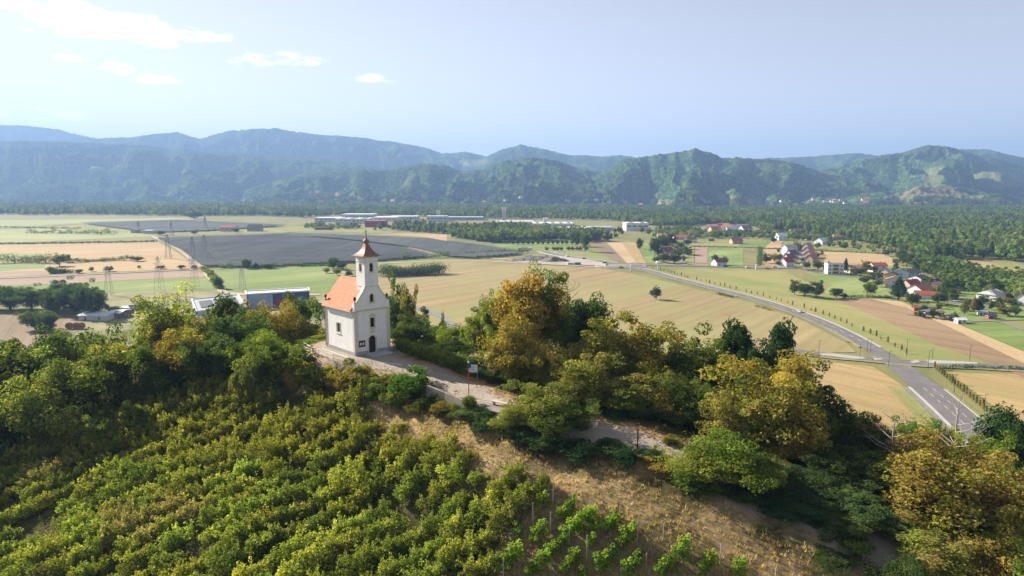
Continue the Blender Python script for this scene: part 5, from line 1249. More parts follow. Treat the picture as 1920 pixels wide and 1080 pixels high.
nb_ = empty('notice_cabinet', (0, 0, 0)); nb_.parent = ch
q = MB(); q.box((1.02, -.06, 1.62), (.98, .10, .86)); q.build('cabinet_frame', M['darkwood'], nb_)
M['paper'] = simple("pinned_paper", (.66, .64, .58), .9, .1, 8)
for px_, w_, h_ in ((.78, .28, .38), (1.2, .26, .44)): q = MB(); q.box((px_, -.118, 1.62), (w_, .012, h_)); q.build('notice', M['paper'], nb_)
for x in (.27, Wc - .27):
    q = MB(); q.lathe([(.16, 0), (.17, .06), (.07, .14), (.06, .25), (.16, .42), (.22, .60), (.20, .72), (.24, .80), (.10, .86), (.03, 1.0)], 8, (x, .22, EZ + .92)); q.build('urn', M['urn'], ch, smooth=True)
q = MB(); q.lathe([(.14, 0), (.15, .06), (.06, .14), (.06, .25), (.16, .42), (.20, .60), (.1, .8)], 8, (.1, Lc - .1, EZ + .55)); q.build('urn', M['urn'], ch, smooth=True)
M['slab'] = simple("pale_door_slab", (.40, .41, .42), .9, .15, .8, .3)
def loc2(x, y, z=0): c_, s_ = math.cos(ang), math.sin(ang); return (A_[0] + x * c_ - y * s_, A_[1] + x * s_ + y * c_, 52 + z)
q = MB(); q.box((0, 0, .07), (3.3, 2.2, .14)); tag(q.build('door_slab', M['slab'], None, loc2(mid + .3, -1.2), ang), "pale concrete slab before the chapel door", 'slab')
M['terrace'] = simple("terrace_concrete", (.33, .30, .27), .95, .2, .6, .4)
q = MB(); q.box((0, 0, .04), (.16, 7.6, .09)); tag(q.build('kerb_edge', M['cream'], None, loc2(-1.25, 3.6), ang), "low concrete edging along the side wall of the chapel", 'edging')

# ------------------------------------------------------------------ terrace rail, wall, lane furniture
M['galv'] = simple("galvanised_rail", (.42, .43, .44), .5, .15, 4, metallic=.5)
M['conc'] = simple("stained_concrete", (.22, .195, .17), .95, .3, .9, .5)
def rail(pxs, z, lab, h=1.0):
    P = [hit(x, y) for x, y in pxs]; e = empty('handrail', P[0], 0, lab, 'railing'); o = Vector(P[0])
    for p in P: q = MB(); v = Vector(p) - o; q.tube([v - Vector((0, 0, .3)), v + Vector((0, 0, h))], .03, 6); q.build('post', M['galv'], e)
    for hh in (h, h * .5): q = MB(); q.tube([Vector(p) - o + Vector((0, 0, hh)) for p in P], .026, 6); q.build('rail', M['galv'], e)
    return e
rail([(570, 655), (582, 661), (598, 668), (625, 678), (660, 689)], 52, "galvanised rail at the back corner of the chapel terrace")
rail([(690, 690), (722, 694), (755, 698)], 52, "galvanised handrail below the chapel door slab")
rail([(765, 698), (780, 703)], 52, "short galvanised hoop rail beside the longer one")
# retaining wall of the lane
Wp = [hit(x, y) for x, y in [(800, 748), (830, 756), (868, 772)]]
wt = [zat(801, 722, Wp[0][1] ), zat(836, 736, Wp[1][1]), zat(874, 752, Wp[2][1])]
q = MB()
for i in range(2):
    a, b_ = np.array(wt[i]), np.array(wt[i + 1]); d = (b_ - a)[:2]; d = d / np.linalg.norm(d); nn = np.array([-d[1], d[0]]) * .18
    vs = []
    for P in (a, b_):
        for s_ in (-1, 1):
            for zz in (P[2] - 1.5, P[2]): vs.append((P[0] + nn[0] * s_, P[1] + nn[1] * s_, zz))
    q.add(vs, [(0, 1, 3, 2), (4, 6, 7, 5), (0, 4, 5, 1), (2, 3, 7, 6), (1, 5, 7, 3), (0, 2, 6, 4)])
tag(q.build('retaining_wall', M['conc'], None), "stained concrete parapet wall beside the lane below the chapel", 'wall')
WALLTOP = wt
# viewing platform with bench
pc = hit(922, 765)
e = empty('viewing_platform', pc, math.radians(-28), "small grey platform with broken rail at the end of the wall", 'platform')
q = MB(); q.box((0, 0, .05), (4.6, 2.6, .16)); q.build('deck', M['conc'], e)
for x, y, a in ((-2.2, -.9, .3), (-1.2, -1.2, -.2), (2.2, -1.2, 0), (.6, -1.25, 0)): q = MB(); q.tube([(x, y, 0), (x + a * .4, y, 1.0)], .03, 5); q.build('rail_post', M['galv'], e)
q = MB(); q.tube([(-2.1, -.9, .95), (-.6, -1.3, .3)], .028, 5); q.build('fallen_rail', M['galv'], e)
M['bench'] = simple("pale_bench_board", (.50, .44, .36), .85, .15, 3)
e = empty('bench', pc + np.array([.9, .35, .13]), math.radians(-35), "pale plank bench on the platform beside the lane", 'bench')
for y in (-.13, .13): q = MB(); q.box((0, y, .46), (2.1, .24, .06)); q.build('seat_plank', M['bench'], e)
for x in (-.8, .8): q = MB(); q.box((x, 0, .2), (.1, .42, .44)); q.build('leg', M['bench'], e)
# low log rail near the wall start
P = hit(806, 728)
e = empty('picnic_bench', P, math.radians(-25), "small dark wooden bench behind the wall start", 'bench')
q = MB(); q.box((0, 0, .42), (1.5, .35, .06)); q.build('seat', M['darkwood'], e)
for x in (-.6, .6): q = MB(); q.box((x, 0, .2), (.08, .3, .4)); q.build('leg', M['darkwood'], e)
# red pole with a blue finger board, notice board
P = hit(879, 745); M['red'] = simple("red_pole_paint", (.33, .05, .045), .5, .15, 3); M['blue'] = simple("blue_sign", (.03, .05, .16), .5, .15, 3); M['board'] = simple("white_board", (.66, .68, .70), .6, .1, 4)
h = zat(879, 681, P[1])[2] - P[2]
e = empty('sign_pole', P, 0, "slim red pole with small dark blue plate at its top", 'pole'); q = MB(); q.tube([(0, 0, -.2), (0, 0, h)], .055, 8); q.build('pole', M['red'], e)
q = MB(); q.box((.1, -.08, h - .28), (.42, .05, .55)); q.build('plate', M['blue'], e); q = MB(); q.lathe([(.05, 0), (.11, .08), (.1, .2), (.02, .28)], 8, (0, 0, h)); q.build('lamp_head', M['board'], e)
P = hit(887, 712); h = zat(887, 683, P[1])[2] - P[2]
e = empty('notice_board', P, math.radians(-12), "white notice board on two posts at the far side of the lane", 'notice board'); q = MB(); q.box((0, 0, h - .55), (1.15, .06, 1.0)); q.build('panel', M['board'], e)
for x in (-.6, .6): q = MB(); q.tube([(x, 0, -.2), (x, 0, h)], .035, 6); q.build('post', M['galv'], e)
tl = MB()
for k in range(5): tl.box((-.1 + (k % 2) * .05, -.034, h - .25 - k * .14), (.7 - (k % 3) * .12, .004, .03))
tl.build('printed_lines', M['blue'], [o for o in e.children if o.name.startswith('panel')][0], kind='stuff')
P = hit(864, 700); q = MB(); q.lathe([(.24, 0), (.27, .5), (.29, .8), (.24, .86)], 10); tag(q.build('litter_bin', M['darkwood'], None, P), "dark round litter bin at the far edge of the lane", 'bin')
P = hit(792, 668); h = zat(792, 632, P[1])[2] - P[2]
e = empty('lamp_post', P, 0, "dark slim lamp post standing in the clipped hedge", 'lamp'); q = MB(); q.tube([(0, 0, -.2), (0, 0, h)], [.06, .04], 8); q.build('pole', M['iron'], e); q = MB(); q.lathe([(.05, 0), (.16, .1), (.18, .16), (.05, .22)], 10, (0, 0, h)); q.build('lamp_head', M['board'], e)
P = hit(960, 800); e = empty('post', hit(1195, 845), 0, "dark wooden post beside the lower lane", 'post'); q = MB(); q.tube([(0, 0, -.2), (0, 0, 2.3)], .07, 6); q.build('shaft', M['darkwood'], e)
# clipped hedge behind the lane
HL = smooth_line([hit(x, y)[:2] for x, y in [(737, 656), (765, 664), (800, 676), (832, 688), (862, 700)]], 6)
cs = []; rg = np.random.default_rng(3)
for i, p in enumerate(HL):
    for k in range(26): cs.append((p[0] + rg.uniform(-.5, .5) + .5, p[1] + rg.uniform(-.4, .9), hz1(p[0], p[1]) + rg.uniform(.1, 1.5 if i < 14 else 1.9)))
cs = np.array(cs); V, F, T_ = leaves_np(cs, np.full(len(cs), .42), 22, .15, rg, up=.5, tint_c=np.clip(.5 + .2 * rg.normal(size=len(cs)), 0, 1))
tag(link('hedge', mesh_np('hedge', V, F, LM['bright'], False, T_)), "long bright clipped hedge along the far side of the chapel lane", 'hedge')

# ------------------------------------------------------------------ buildings of the plain
WALLC = dict(white=(.66, .66, .64), cream=(.58, .53, .43), yellow=(.62, .43, .10), pink=(.55, .42, .38), grey=(.36, .37, .38), blue=(.42, .52, .60), tan=(.42, .34, .25), brown=(.16, .10, .07), palegrey=(.52, .53, .54), steel=(.20, .25, .32), red=(.32, .06, .05), bluehall=(.05, .085, .16))
ROOFC = dict(red=(.30, .07, .05), orange=(.44, .17, .09), brown=(.17, .10, .075), dark=(.075, .075, .085), grey=(.22, .22, .23), white=(.66, .67, .68), tan=(.33, .22, .15), purple=(.19, .085, .085), steel=(.32, .38, .44), rose=(.42, .24, .20))
WM = {k: simple("wall_" + k, v, .9, .08, .6) for k, v in WALLC.items()}
RM = {k: simple("roof_" + k, v, .8, .22, .8) for k, v in ROOFC.items()}
M['pane'] = simple("window_pane", (.03, .04, .055), .15, .2, 2, spec=.7)
M['doorbrown'] = simple("door_brown", (.10, .055, .03), .6, .2, 2)
WINM = MB(); WINM.box((0, 0, 0), (1.15, .06, 1.25)); WINM = WINM.mesh("window", M['pane'])
FRM = MB()
for c_, d_ in (((0, -.02, .69), (1.4, .1, .12)), ((0, -.04, -.69), (1.45, .16, .1)), ((-.63, -.02, 0), (.12, .1, 1.26)), ((.63, -.02, 0), (.12, .1, 1.26)), ((0, -.03, 0), (.05, .1, 1.2))): FRM.box(c_, d_)
FRM = FRM.mesh("window_frame", WM['white'])
def house(px, py, w, d, h, rh, deg, wall, roof, label, chim=True, hip=False, wins=2, storeys=None, loc=None, group=None, name='house', ridge='x', cat='house', detail=True):
    P = gp(px, py) if loc is None else np.array(loc)
    e = empty(name, P, math.radians(deg), label, cat, group)
    q = MB()
    if ridge == 'x': q.prism([(-d / 2, 0), (d / 2, 0), (d / 2, h), (0, h + rh * .96), (-d / 2, h)] if rh else [(-d / 2, 0), (d / 2, 0), (d / 2, h), (-d / 2, h)], -w / 2, w / 2, 'x')
    q.build('wall', WM[wall], e)
    o = .55; q = MB()
    if rh:
        sl = rh / (d / 2); t = .18
        for s_ in (-1, 1):
            if hip:
                k = min(w / 2 - .2, d / 2)
                vs = [(-w / 2 - o, s_ * (d / 2 + o), h - o * sl), (w / 2 + o, s_ * (d / 2 + o), h - o * sl), (w / 2 - k, 0, h + rh), (-w / 2 + k, 0, h + rh)]
            else: vs = [(-w / 2 - o, s_ * (d / 2 + o), h - o * sl), (w / 2 + o, s_ * (d / 2 + o), h - o * sl), (w / 2 + o, 0, h + rh), (-w / 2 - o, 0, h + rh)]
            q.add(vs + [(x, y, z + t) for x, y, z in vs], [(0, 1, 2, 3), (7, 6, 5, 4), (0, 4, 5, 1), (1, 5, 6, 2), (2, 6, 7, 3), (3, 7, 4, 0)])
        if hip:
            for s_ in (-1, 1):
                vs = [(s_ * (w / 2 + o), -d / 2 - o, h - o * sl), (s_ * (w / 2 + o), d / 2 + o, h - o * sl), (s_ * (w / 2 - k), 0, h + rh)]
                q.add(vs + [(x, y, z + t) for x, y, z in vs], [(0, 1, 2), (5, 4, 3), (0, 3, 4, 1), (1, 4, 5, 2), (2, 5, 3, 0)])
    else: q.box((0, 0, h + .12), (w + .5, d + .5, .24))
    rf = q.build('roof', RM[roof], e)
    if chim and rh: q = MB(); q.box((w * .22, d * .12, h + rh * .95), (.6, .6, 1.4)); q.box((w * .22, d * .12, h + rh * .95 + .75), (.75, .75, .1)); q.build('chimney', RM['brown'] if roof != 'dark' else WM['pink'], rf)
    if detail:
        st = storeys or max(1, int(h // 2.7))
        for s_ in range(st):
            zz = 1.5 + s_ * 2.8
            for side in (-1, 1):
                for k in range(wins):
                    x = (k + .5) / wins * w - w / 2
                    if s_ == 0 and k == 0 and side == -1: q = MB(); q.box((x, -d / 2 - .03, 1.05), (1.0, .08, 2.1)); q.build('door', M['doorbrown'], e); continue
                    o1 = link('window', WINM, e, (x, side * (d / 2 + .0), zz), 0 if side == -1 else math.pi); link('frame', FRM, o1)
                for k in range(max(1, wins - 1)):
                    y = (k + .5) / max(1, wins - 1) * d - d / 2
                    o1 = link('window', WINM, e, (side * (w / 2), y, zz), math.pi / 2 * side); link('frame', FRM, o1)
    return e
HS = [
 # px, base py, w, d, h, rh, deg, wall, roof, label, kwargs
 (1603, 511, 15, 9, 4.5, 2.5, 5, 'cream', 'rose', "long cream house with rose brown roof right of the white block"),
 (1645, 509, 13, 9, 6, 2.2, 0, 'white', 'red', "white house with dark red roof by the corner of the stubble"),
 (1658, 521, 9, 9, 6, 2.0, 40, 'pink', 'grey', "pinkish house with grey roof beside the yellow one"),
 (1671, 527, 9, 10, 5.6, 2.0, 50, 'yellow', 'dark', "bright yellow house with dark roof"),
 (1676, 538, 10, 11, 6.2, 2.2, 55, 'pink', 'grey', "pale pink house at the edge of the meadow"),
 (1690, 522, 10, 11, 6, 2.4, 60, 'blue', 'dark', "pale blue gabled house with dark roof"),
 (1706, 521, 11, 11, 5.6, 2.6, 15, 'blue', 'dark', "second pale blue gabled house beside the first one"),
 (1722, 531, 12, 10, 4.5, 2.2, 30, 'white', 'dark', "white bungalow with dark roof behind the big fir"),
 (1745, 529, 18, 9, 3.6, 1.4, 0, 'palegrey', 'tan', "long low white building with tan roof"),
 (1707, 542, 12, 9, 4.4, 3.0, 20, 'tan', 'red', "house with bright red roof behind the big fir"),
 (1724, 553, 15, 11, 4.6, 3.4, 30, 'white', 'orange', "white house with large orange red roof in front of the village"),
 (1735, 560, 13, 8, 3.4, 2.0, -25, 'white', 'red', "white annex with dark red roof, foremost house of the village"),
 (1752, 545, 14, 10, 4.2, 2.4, 35, 'brown', 'tan', "barn with brown wooden wall and tan roof"),
 (1785, 513, 11, 12, 6, 4.5, 25, 'palegrey', 'dark', "steep roofed dark grey house among trees"),
 (1857, 563, 16, 12, 4.8, 2.6, 35, 'white', 'grey', "white house with grey hipped roof alone before the wood"),
 (1918, 572, 11, 10, 3.6, 5.0, 40, 'white', 'red', "white house with steep red roof at the picture edge"),
 (1348, 498, 12, 9, 4.0, 3.2, 20, 'white', 'purple', "white house with maroon roof alone by the main road"),
 (1380, 457, 15, 11, 4.5, 3.6, 5, 'tan', 'purple', "tan farmhouse with brown roof standing in the pale meadow"),
 (1333, 452, 8, 6, 2.6, 1.2, 0, 'brown', 'dark', "small dark field hut in the pale meadow"),
 (1464, 450, 14, 12, 6.4, 4.4, 10, 'white', 'white', "white villa with pale roof in front of the wood"),
 (1512, 449, 14, 11, 4.6, 4.6, 30, 'white', 'red', "house with red roof beside the wood edge"),
 (1531, 451, 12, 10, 4.8, 3.8, -20, 'pink', 'brown', "pink brown house next to the red roofed one"),
 (1543, 458, 18, 14, 4.4, 4.5, 25, 'palegrey', 'white', "pale grey house with wide white roof"),
 (1573, 449, 18, 10, 5, 3.4, 0, 'tan', 'tan', "tan house behind the roadside trees"),
 (1492, 440, 20, 12, 5, 5.0, 0, 'pink', 'rose', "rose roofed house half hidden by the dark wood"),
 (1444, 441, 22, 12, 5, 4.0, 0, 'tan', 'rose', "low rose roofed house between trees"),
 (1295, 455, 14, 10, 5, 3, 10, 'white', 'brown', "white house with brown roof at the left of the pale meadow"),
 (1246, 447, 22, 12, 5, 3, 0, 'tan', 'rose', "long tan building behind the tree group"),
 (1275, 449, 20, 10, 4, 3, 0, 'pink', 'orange', "low pink house with orange roof"),
 (1243, 470, 12, 10, 7, 4, 20, 'grey', 'purple', "tall purple roofed house among the roadside trees"),
 (1250, 480, 12, 10, 6, 4, 30, 'pink', 'purple', "purple roofed house behind the foremost tree pair"),
 (1246, 488, 11, 8, 3.6, 3, -10, 'white', 'rose', "white house with rose roof near the white road pillar"),
 (1265, 475, 10, 9, 6, 2, 0, 'blue', 'grey', "pale blue cube house beside the side street"),
 (1411, 730, 0, 0, 0, 0, 0, None, None, None),
]
for r in HS:
    if r[7] is None: continue
    house(*r[:9], r[9], hip=('hipped' in r[9]), group="houses of the villages on the plain")
# two terraces of row houses
for i in range(4):
    house(1474 + i * 5, 500 - i * 7.5, 13, 9, 5.2, 4.2, 35, 'white', 'purple' if i else 'red', ["row house with red and white gables, nearest the road", "second maroon roofed row house from the road", "third maroon roofed row house from the road", "furthest maroon roofed row house of the near terrace"][i], group="terraced houses")
for i in range(4):
    house(1521 - i * 2.5, 492 - i * 8, 14, 9, 4.4, 4.2, 42, 'pink' if i else 'tan', 'rose' if i else 'orange', ["orange roofed end house of the rose roofed terrace", "second house of the rose roofed terrace", "third house of the rose roofed terrace", "last house of the rose roofed terrace"][i], group="terraced houses")
house(1480, 478, 13, 11, 9, 3, 10, 'blue', 'grey', "tall pale blue house behind the maroon terrace", group="houses of the villages on the plain")
# white apartment block with yellow balconies
P = gp(1563, 514); e = empty('apartment_block', P, math.radians(-8), "white three storey apartment block with yellow balconies", 'apartment block')
q = MB(); q.box((0, 0, 5), (13.5, 10, 10)); q.build('wall', WM['white'], e); q = MB(); q.box((0, 0, 10.1), (14.1, 10.6, .25)); q.box((-4.5, 1.5, 10.7), (2, 2, 1.2)); q.build('roof', RM['grey'], e)
for s_ in range(3):
    for x in (-4.8, 4.8): o1 = link('window', WINM, e, (x, -5.0, 1.7 + s_ * 3.1), 0); o1.scale = (1.4, 1, 1); link('frame', FRM, o1)
    for y in (-2.5, 2): o1 = link('window', WINM, e, (-6.75, y, 1.7 + s_ * 3.1), -math.pi / 2); link('frame', FRM, o1)
    q = MB(); q.box((0, -5.01, 1.6 + s_ * 3.1), (4.6, .08, 2.2)); q.build('window', M['pane'], e)
    q = MB(); q.box((0, -5.75, .45 + s_ * 3.1), (4.8, 1.4, .15)); q.box((0, -6.4, .95 + s_ * 3.1), (4.8, .1, .95)); q.build('balcony', WM['yellow'], e)
# villages further off: red and white roofs before the wood and at the foot of the hills
rh_ = random.Random(4)
for i, (x, y) in enumerate([(1334, 432), (1346, 430), (1357, 429), (1365, 432), (1374, 430), (1383, 433), (1391, 431), (1340, 436), (1352, 435), (1370, 437), (1398, 434)]):
    house(x, y, 20, 12, 6, 5, rh_.uniform(-30, 30), rh_.choice(['white', 'cream', 'pink']), ['rose', 'orange', 'rose', 'orange', 'red', 'grey', 'rose', 'orange', 'rose', 'white', 'grey'][i], "far house with reddish roof in the cluster before the dark wood", chim=False, detail=False, group="cluster before the dark wood")
for i in range(64):
    x = rh_.uniform(430, 1480) if i < 44 else (rh_.uniform(1480, 1640) if i < 56 else rh_.uniform(20, 430)); y = rh_.uniform(378.5, 386.5)
    c_ = rh_.choice(['rose', 'orange', 'white', 'grey', 'rose', 'brown', 'orange'])
    P = gp(x, y); zz = 0.0
    r_ = math.hypot(P[0], P[1]); ja = int(np.clip((math.atan2(P[0], P[1]) - AZ0) / (AZ1 - AZ0) * (NA - 1), 0, NA - 1)); jr = int(np.clip(np.searchsorted(rad, r_), 0, len(rad) - 1)); zz = max(0, float(ZZ[jr, ja]))
    # keep the picture row: move to the first surface the sight line meets
    v = ray(x, y); v = v / math.hypot(v[0], v[1])
    for R_ in np.arange(2100, 6000, 12):
        Q = np.array([0, 0, HC]) + v * R_; jr = min(int(np.searchsorted(rad, R_)), len(rad) - 1); gz = max(0.0, float(ZZ[jr, ja]))
        if Q[2] <= gz + .5: P = np.array([Q[0], Q[1], gz]); break
    house(0, 0, rh_.uniform(14, 22), 11, rh_.uniform(5, 7), 5, rh_.uniform(-40, 40), rh_.choice(['white', 'white', 'cream', 'pink']), c_, "tiny far house of the town at the foot of the hills", chim=False, detail=False, loc=P, group="far town at the foot of the hills")
# industrial halls
def hall(px0, px1, py, h, depth, wall, roof, label, deg=0, rh=0.0, strips=0, group="industrial halls beyond the dark orchard", name='factory_hall'):
    a, b_ = gp(px0, py), gp(px1, py); w = np.linalg.norm(b_ - a); c_ = (a + b_) / 2
    e = empty(name, (c_[0], c_[1] + depth / 2, 0), math.atan2(b_[1] - a[1], b_[0] - a[0]) + math.radians(deg), label, 'hall', group)
    q = MB(); q.prism([(-depth / 2, 0), (depth / 2, 0), (depth / 2, h), (0, h + rh), (-depth / 2, h)] if rh else [(-depth / 2, 0), (depth / 2, 0), (depth / 2, h), (-depth / 2, h)], -w / 2, w / 2, 'x'); q.build('wall', WM[wall], e)
    q = MB(); o = .6
    if rh:
        for s_ in (-1, 1): vs = [(-w / 2 - o, s_ * (depth / 2 + o), h), (w / 2 + o, s_ * (depth / 2 + o), h), (w / 2 + o, 0, h + rh + .1), (-w / 2 - o, 0, h + rh + .1)]; q.add(vs + [(x, y, z + .3) for x, y, z in vs], [(0, 1, 2, 3), (7, 6, 5, 4), (0, 4, 5, 1), (1, 5, 6, 2), (2, 6, 7, 3), (3, 7, 4, 0)])
    else: q.box((0, 0, h + .3), (w + 1, depth + 1, .6))
    rf = q.build('roof', RM[roof], e)
    for k in range(strips): q = MB(); q.box(((k + .5) / strips * w - w / 2, 0, h + rh * .5 + 1.0), (w / strips * .35, depth * .7, .9)); q.build('roof_light', RM['grey'], rf)
    nb2 = max(3, int(w / 9))
    q = MB()
    for k in range(nb2): q.box(((k + .5) / nb2 * w - w / 2, -depth / 2 - .04, h * .62), (w / nb2 * .7, .1, h * .16))
    q.build('window_band', M['pane'], e)
    return e
hall(590, 640, 416, 9, 50, 'palegrey', 'white', "white hall at the left end of the works, behind a tree")
hall(628, 690, 419, 10, 60, 'white', 'white', "large white hall with flat roof in the works", strips=3)
hall(640, 700, 411, 12, 60, 'palegrey', 'white', "back hall with bright roof edge")
hall(684, 722, 426, 12, 30, 'red', 'red', "dark red hall in front of the white works")
hall(700, 742, 415, 9, 60, 'white', 'white', "white hall behind the dark red one")
hall(730, 782, 412, 8, 50, 'palegrey', 'white', "long pale hall right of the dark red one")
hall(800, 838, 416, 13, 30, 'palegrey', 'white', "pale office block among conifers")
hall(838, 905, 413, 7, 60, 'grey', 'steel', "low grey hall behind the conifers")
hall(930, 1000, 424, 9, 40, 'cream', 'white', "long cream hall at the foot of the tall tower")
hall(1000, 1075, 428, 9, 60, 'white', 'white', "very long white hall right of the tall tower", strips=5)
hall(1020, 1110, 436, 7, 50, 'palegrey', 'white', "low front hall with wide pale roof")
hall(1108, 1150, 433, 6, 40, 'palegrey', 'steel', "flat pale hall end behind the wood")
hall(1174, 1216, 433, 14, 40, 'white', 'white', "white factory building with stepped roof before the wood", strips=2)
hall(412, 440, 434, 7, 18, 'pink', 'red', "pink barn with white base in the far fields", rh=3, name='barn')
hall(463, 487, 434, 5, 18, 'grey', 'dark', "dark roofed farmhouse in the far fields", rh=7, name='farmhouse')
hall(245, 262, 437, 6, 14, 'cream', 'brown', "cream shed at the crossing of the far tracks", name='shed'); hall(266, 284, 438, 5, 14, 'palegrey', 'white', "white shed at the crossing of the far tracks", name='shed')
hall(590, 620, 431, 4, 10, 'brown', 'brown', "low brown sheds by the works fields", name='shed')
def tower(px, py, h, r, r2, lab, mat):
    P = gp(px, py); e = empty('water_tower', P, 0, lab, 'tower'); q = MB(); q.box((0, 0, h * .4), (r * 2, r * 2, h * .8)); q.build('shaft', mat, e); q = MB(); q.box((0, 0, h * .9), (r2 * 2, r2 * 2, h * .2)); q.build('head', mat, e)
    for k in range(5): q = MB(); q.box((0, -r - .1, h * (.12 + k * .14)), (r * .5, .2, h * .07)); q.build('window', M['pane'], e)
    q = MB(); q.box((0, 0, h + .4), (r2 * 2.2, r2 * 2.2, .8)); q.build('roof', RM['white'], e)
tower(945, 418, 33, 4.2, 5.6, "tall concrete tower rising above the works", WM['palegrey']); tower(822, 413, 22, 4, 5, "short pale tower among the conifers of the works", WM['palegrey']); tower(1023, 424, 16, 4, 4.4, "low square tower over the long white hall", WM['palegrey'])
# halls at the foot of the hill
def big_hall(pxs, top, h, wall, label, extra=None):
    P = [gp(x, y, h)[:2] for x, y in pxs]; e = empty('warehouse', (P[0][0], P[0][1], 0), 0, label, 'warehouse'); o = np.array(P[0])
    Q = [tuple(np.array(p) - o) for p in P]; q = MB(); q.prism(Q, 0, h); q.build('wall', wall, e)
    q = MB(); c_ = np.mean(Q, 0); q.prism([tuple(c_ + (np.array(p) - c_) * .955) for p in Q], h, h + .12); q.build('roof', RM[top], e)
    for i in range(len(Q)):
        a, b_ = np.array(Q[i]), np.array(Q[(i + 1) % len(Q)]); q = MB(); d = (b_ - a) / np.linalg.norm(b_ - a); nn = np.array([-d[1], d[0]]) * .4
        q.prism([tuple(a + nn), tuple(b_ + nn), tuple(b_ - nn), tuple(a - nn)], h - .1, h + .75 + .003 * i); q.build('parapet', WM['white'], e)
    return e, Q
M['cladding'] = simple("blue_white_cladding", (.34, .42, .52), .6, .15, .3)
e, Q = big_hall([(360, 562), (404, 558), (446, 553), (457, 570), (410, 580), (368, 585)], 'steel', 7.5, M['cladding'], "blue grey warehouse with white roof edge behind the tall pale tree")
for x0, x1 in ((.12, .38), (.42, .68), (.72, .9)):
    a, b_, c_, d_ = [np.array(Q[i]) for i in (0, 2, 3, 5)]
    q = MB(); q.prism([tuple((a + (b_ - a) * t) * (1 - s_) + (d_ + (c_ - d_) * t) * s_) for t, s_ in ((x0, .25), (x1, .25), (x1, .8), (x0, .8))], 7.62, 8.0); q.build('roof_light', RM['dark'], e)
e, Q = big_hall([(460, 547), (578, 540.5), (580, 546), (463, 553)], 'white', 9, WM['bluehall'], "long blue and red hall with white roof edge behind the wood")
a, b_ = np.array(Q[3]), np.array(Q[2]); d = b_ - a; nn = np.array([d[1], -d[0]]) / np.linalg.norm(d) * .15
if nn[1] > 0: nn = -nn
for t0, t1, mt, z0, z1 in ((.02, .40, M['cladding'], .3, 8.6), (.44, .80, WM['red'], .3, 5.2)):
    q = MB(); q.prism([tuple(a + d * t0), tuple(a + d * t1), tuple(a + d * t1 + nn), tuple(a + d * t0 + nn)], z0, z1); q.build('wall_panel', mt, e)
house(190, 597, 17, 15, 3.0, 1.2, -6, 'palegrey', 'white', "low white roofed shed on the substation ground", chim=False, group="sheds of the substation", name='shed', cat='shed')
house(223, 594, 8, 12, 3.2, .8, 0, 'brown', 'white', "dark shed with striped white roof next to the low one", chim=False, group="sheds of the substation", name='shed', cat='shed')
house(247, 585, 10, 6, 3.0, .8, 0, 'tan', 'white', "small brown hut with pale roof on the substation ground", chim=False, group="sheds of the substation", name='shed', cat='shed')
house(276, 584, 18, 8, 4.5, 0, 0, 'grey', 'grey', "grey flat roofed container block beside the hut", chim=False, group="sheds of the substation", name='shed', cat='shed')
M['drum'] = simple("cable_drum_wood", (.38, .15, .07), .8, .25, 2)
for i, x in enumerate((130, 143, 153)):
    P = gp(x, 617); e = empty('cable_drum', (P[0], P[1], 1.8), 0, ["leftmost orange wooden cable drum on the yard", "middle orange wooden cable drum on the yard", "rightmost orange wooden cable drum on the yard"][i], 'cable drum', "cable drums")
    for y in (-.7, .7):
        q = MB(); n = 14; vs = [(math.cos(k * 2 * math.pi / n) * r_, y + dy, math.sin(k * 2 * math.pi / n) * r_) for dy in (-.08, .08) for r_ in (1.8, .5) for k in range(n)]
        fs = []
        for k in range(n): k2 = (k + 1) % n; fs += [(k, k2, n + k2, n + k), (2 * n + k, 3 * n + k, 3 * n + k2, 2 * n + k2), (k, 2 * n + k, 2 * n + k2, k2), (n + k, n + k2, 3 * n + k2, 3 * n + k)]
        q.add(vs, fs); q.build('flange', M['drum'], e)
    q = MB(); q.tube([(0, -.7, 0), (0, .7, 0)], .9, 12); q.build('cable_coil', M['iron'], e)
# earth heaps and site containers near the roundabout
def heap(px, py, w, d, h, lab, mat, seed):
    P = gp(px, py); n = 22; xs = np.linspace(-1, 1, n); X, Y = np.meshgrid(xs, xs); r = np.sqrt(X * X + Y * Y); Z = np.clip(1 - r ** 1.6, 0, 1) * h * (1 + .6 * fbm(X * 2 + seed, Y * 2, 3, seed)) - .15
    q = (np.arange(n - 1)[:, None] * n + np.arange(n - 1)[None, :]).ravel(); me = mesh_np('earth_heap', np.stack([X * w / 2, Y * d / 2, Z], -1).reshape(-1, 3), np.stack([q, q + 1, q + n + 1, q + n], -1), mat, True)
    tag(link('earth_heap', me, None, P), lab, 'heap')
M['earth'] = simple("dug_earth", (.20, .16, .125), .95, .35, .3, .5); M['earth2'] = simple("grey_earth", (.145, .135, .13), .95, .3, .3, .5)
sheet("building_site", [(955, 489), (1000, 482), (1060, 482), (1110, 488), (1150, 499), (1080, 498), (980, 493)], GT['yard'])
heap(998, 487, 50, 34, 4, "long grey earth heap on the building site", M['earth2'], 1); heap(1039, 490, 36, 26, 4.5, "dark pointed earth heap on the building site", M['earth2'], 2); heap(972, 489, 28, 16, 2.5, "brown low earth heap at the end of the building site", M['earth'], 3); heap(1020, 483, 26, 18, 2.5, "small earth heap behind the others", M['earth'], 5)
M['cont'] = simple("green_container", (.05, .19, .15), .6, .15, 1)
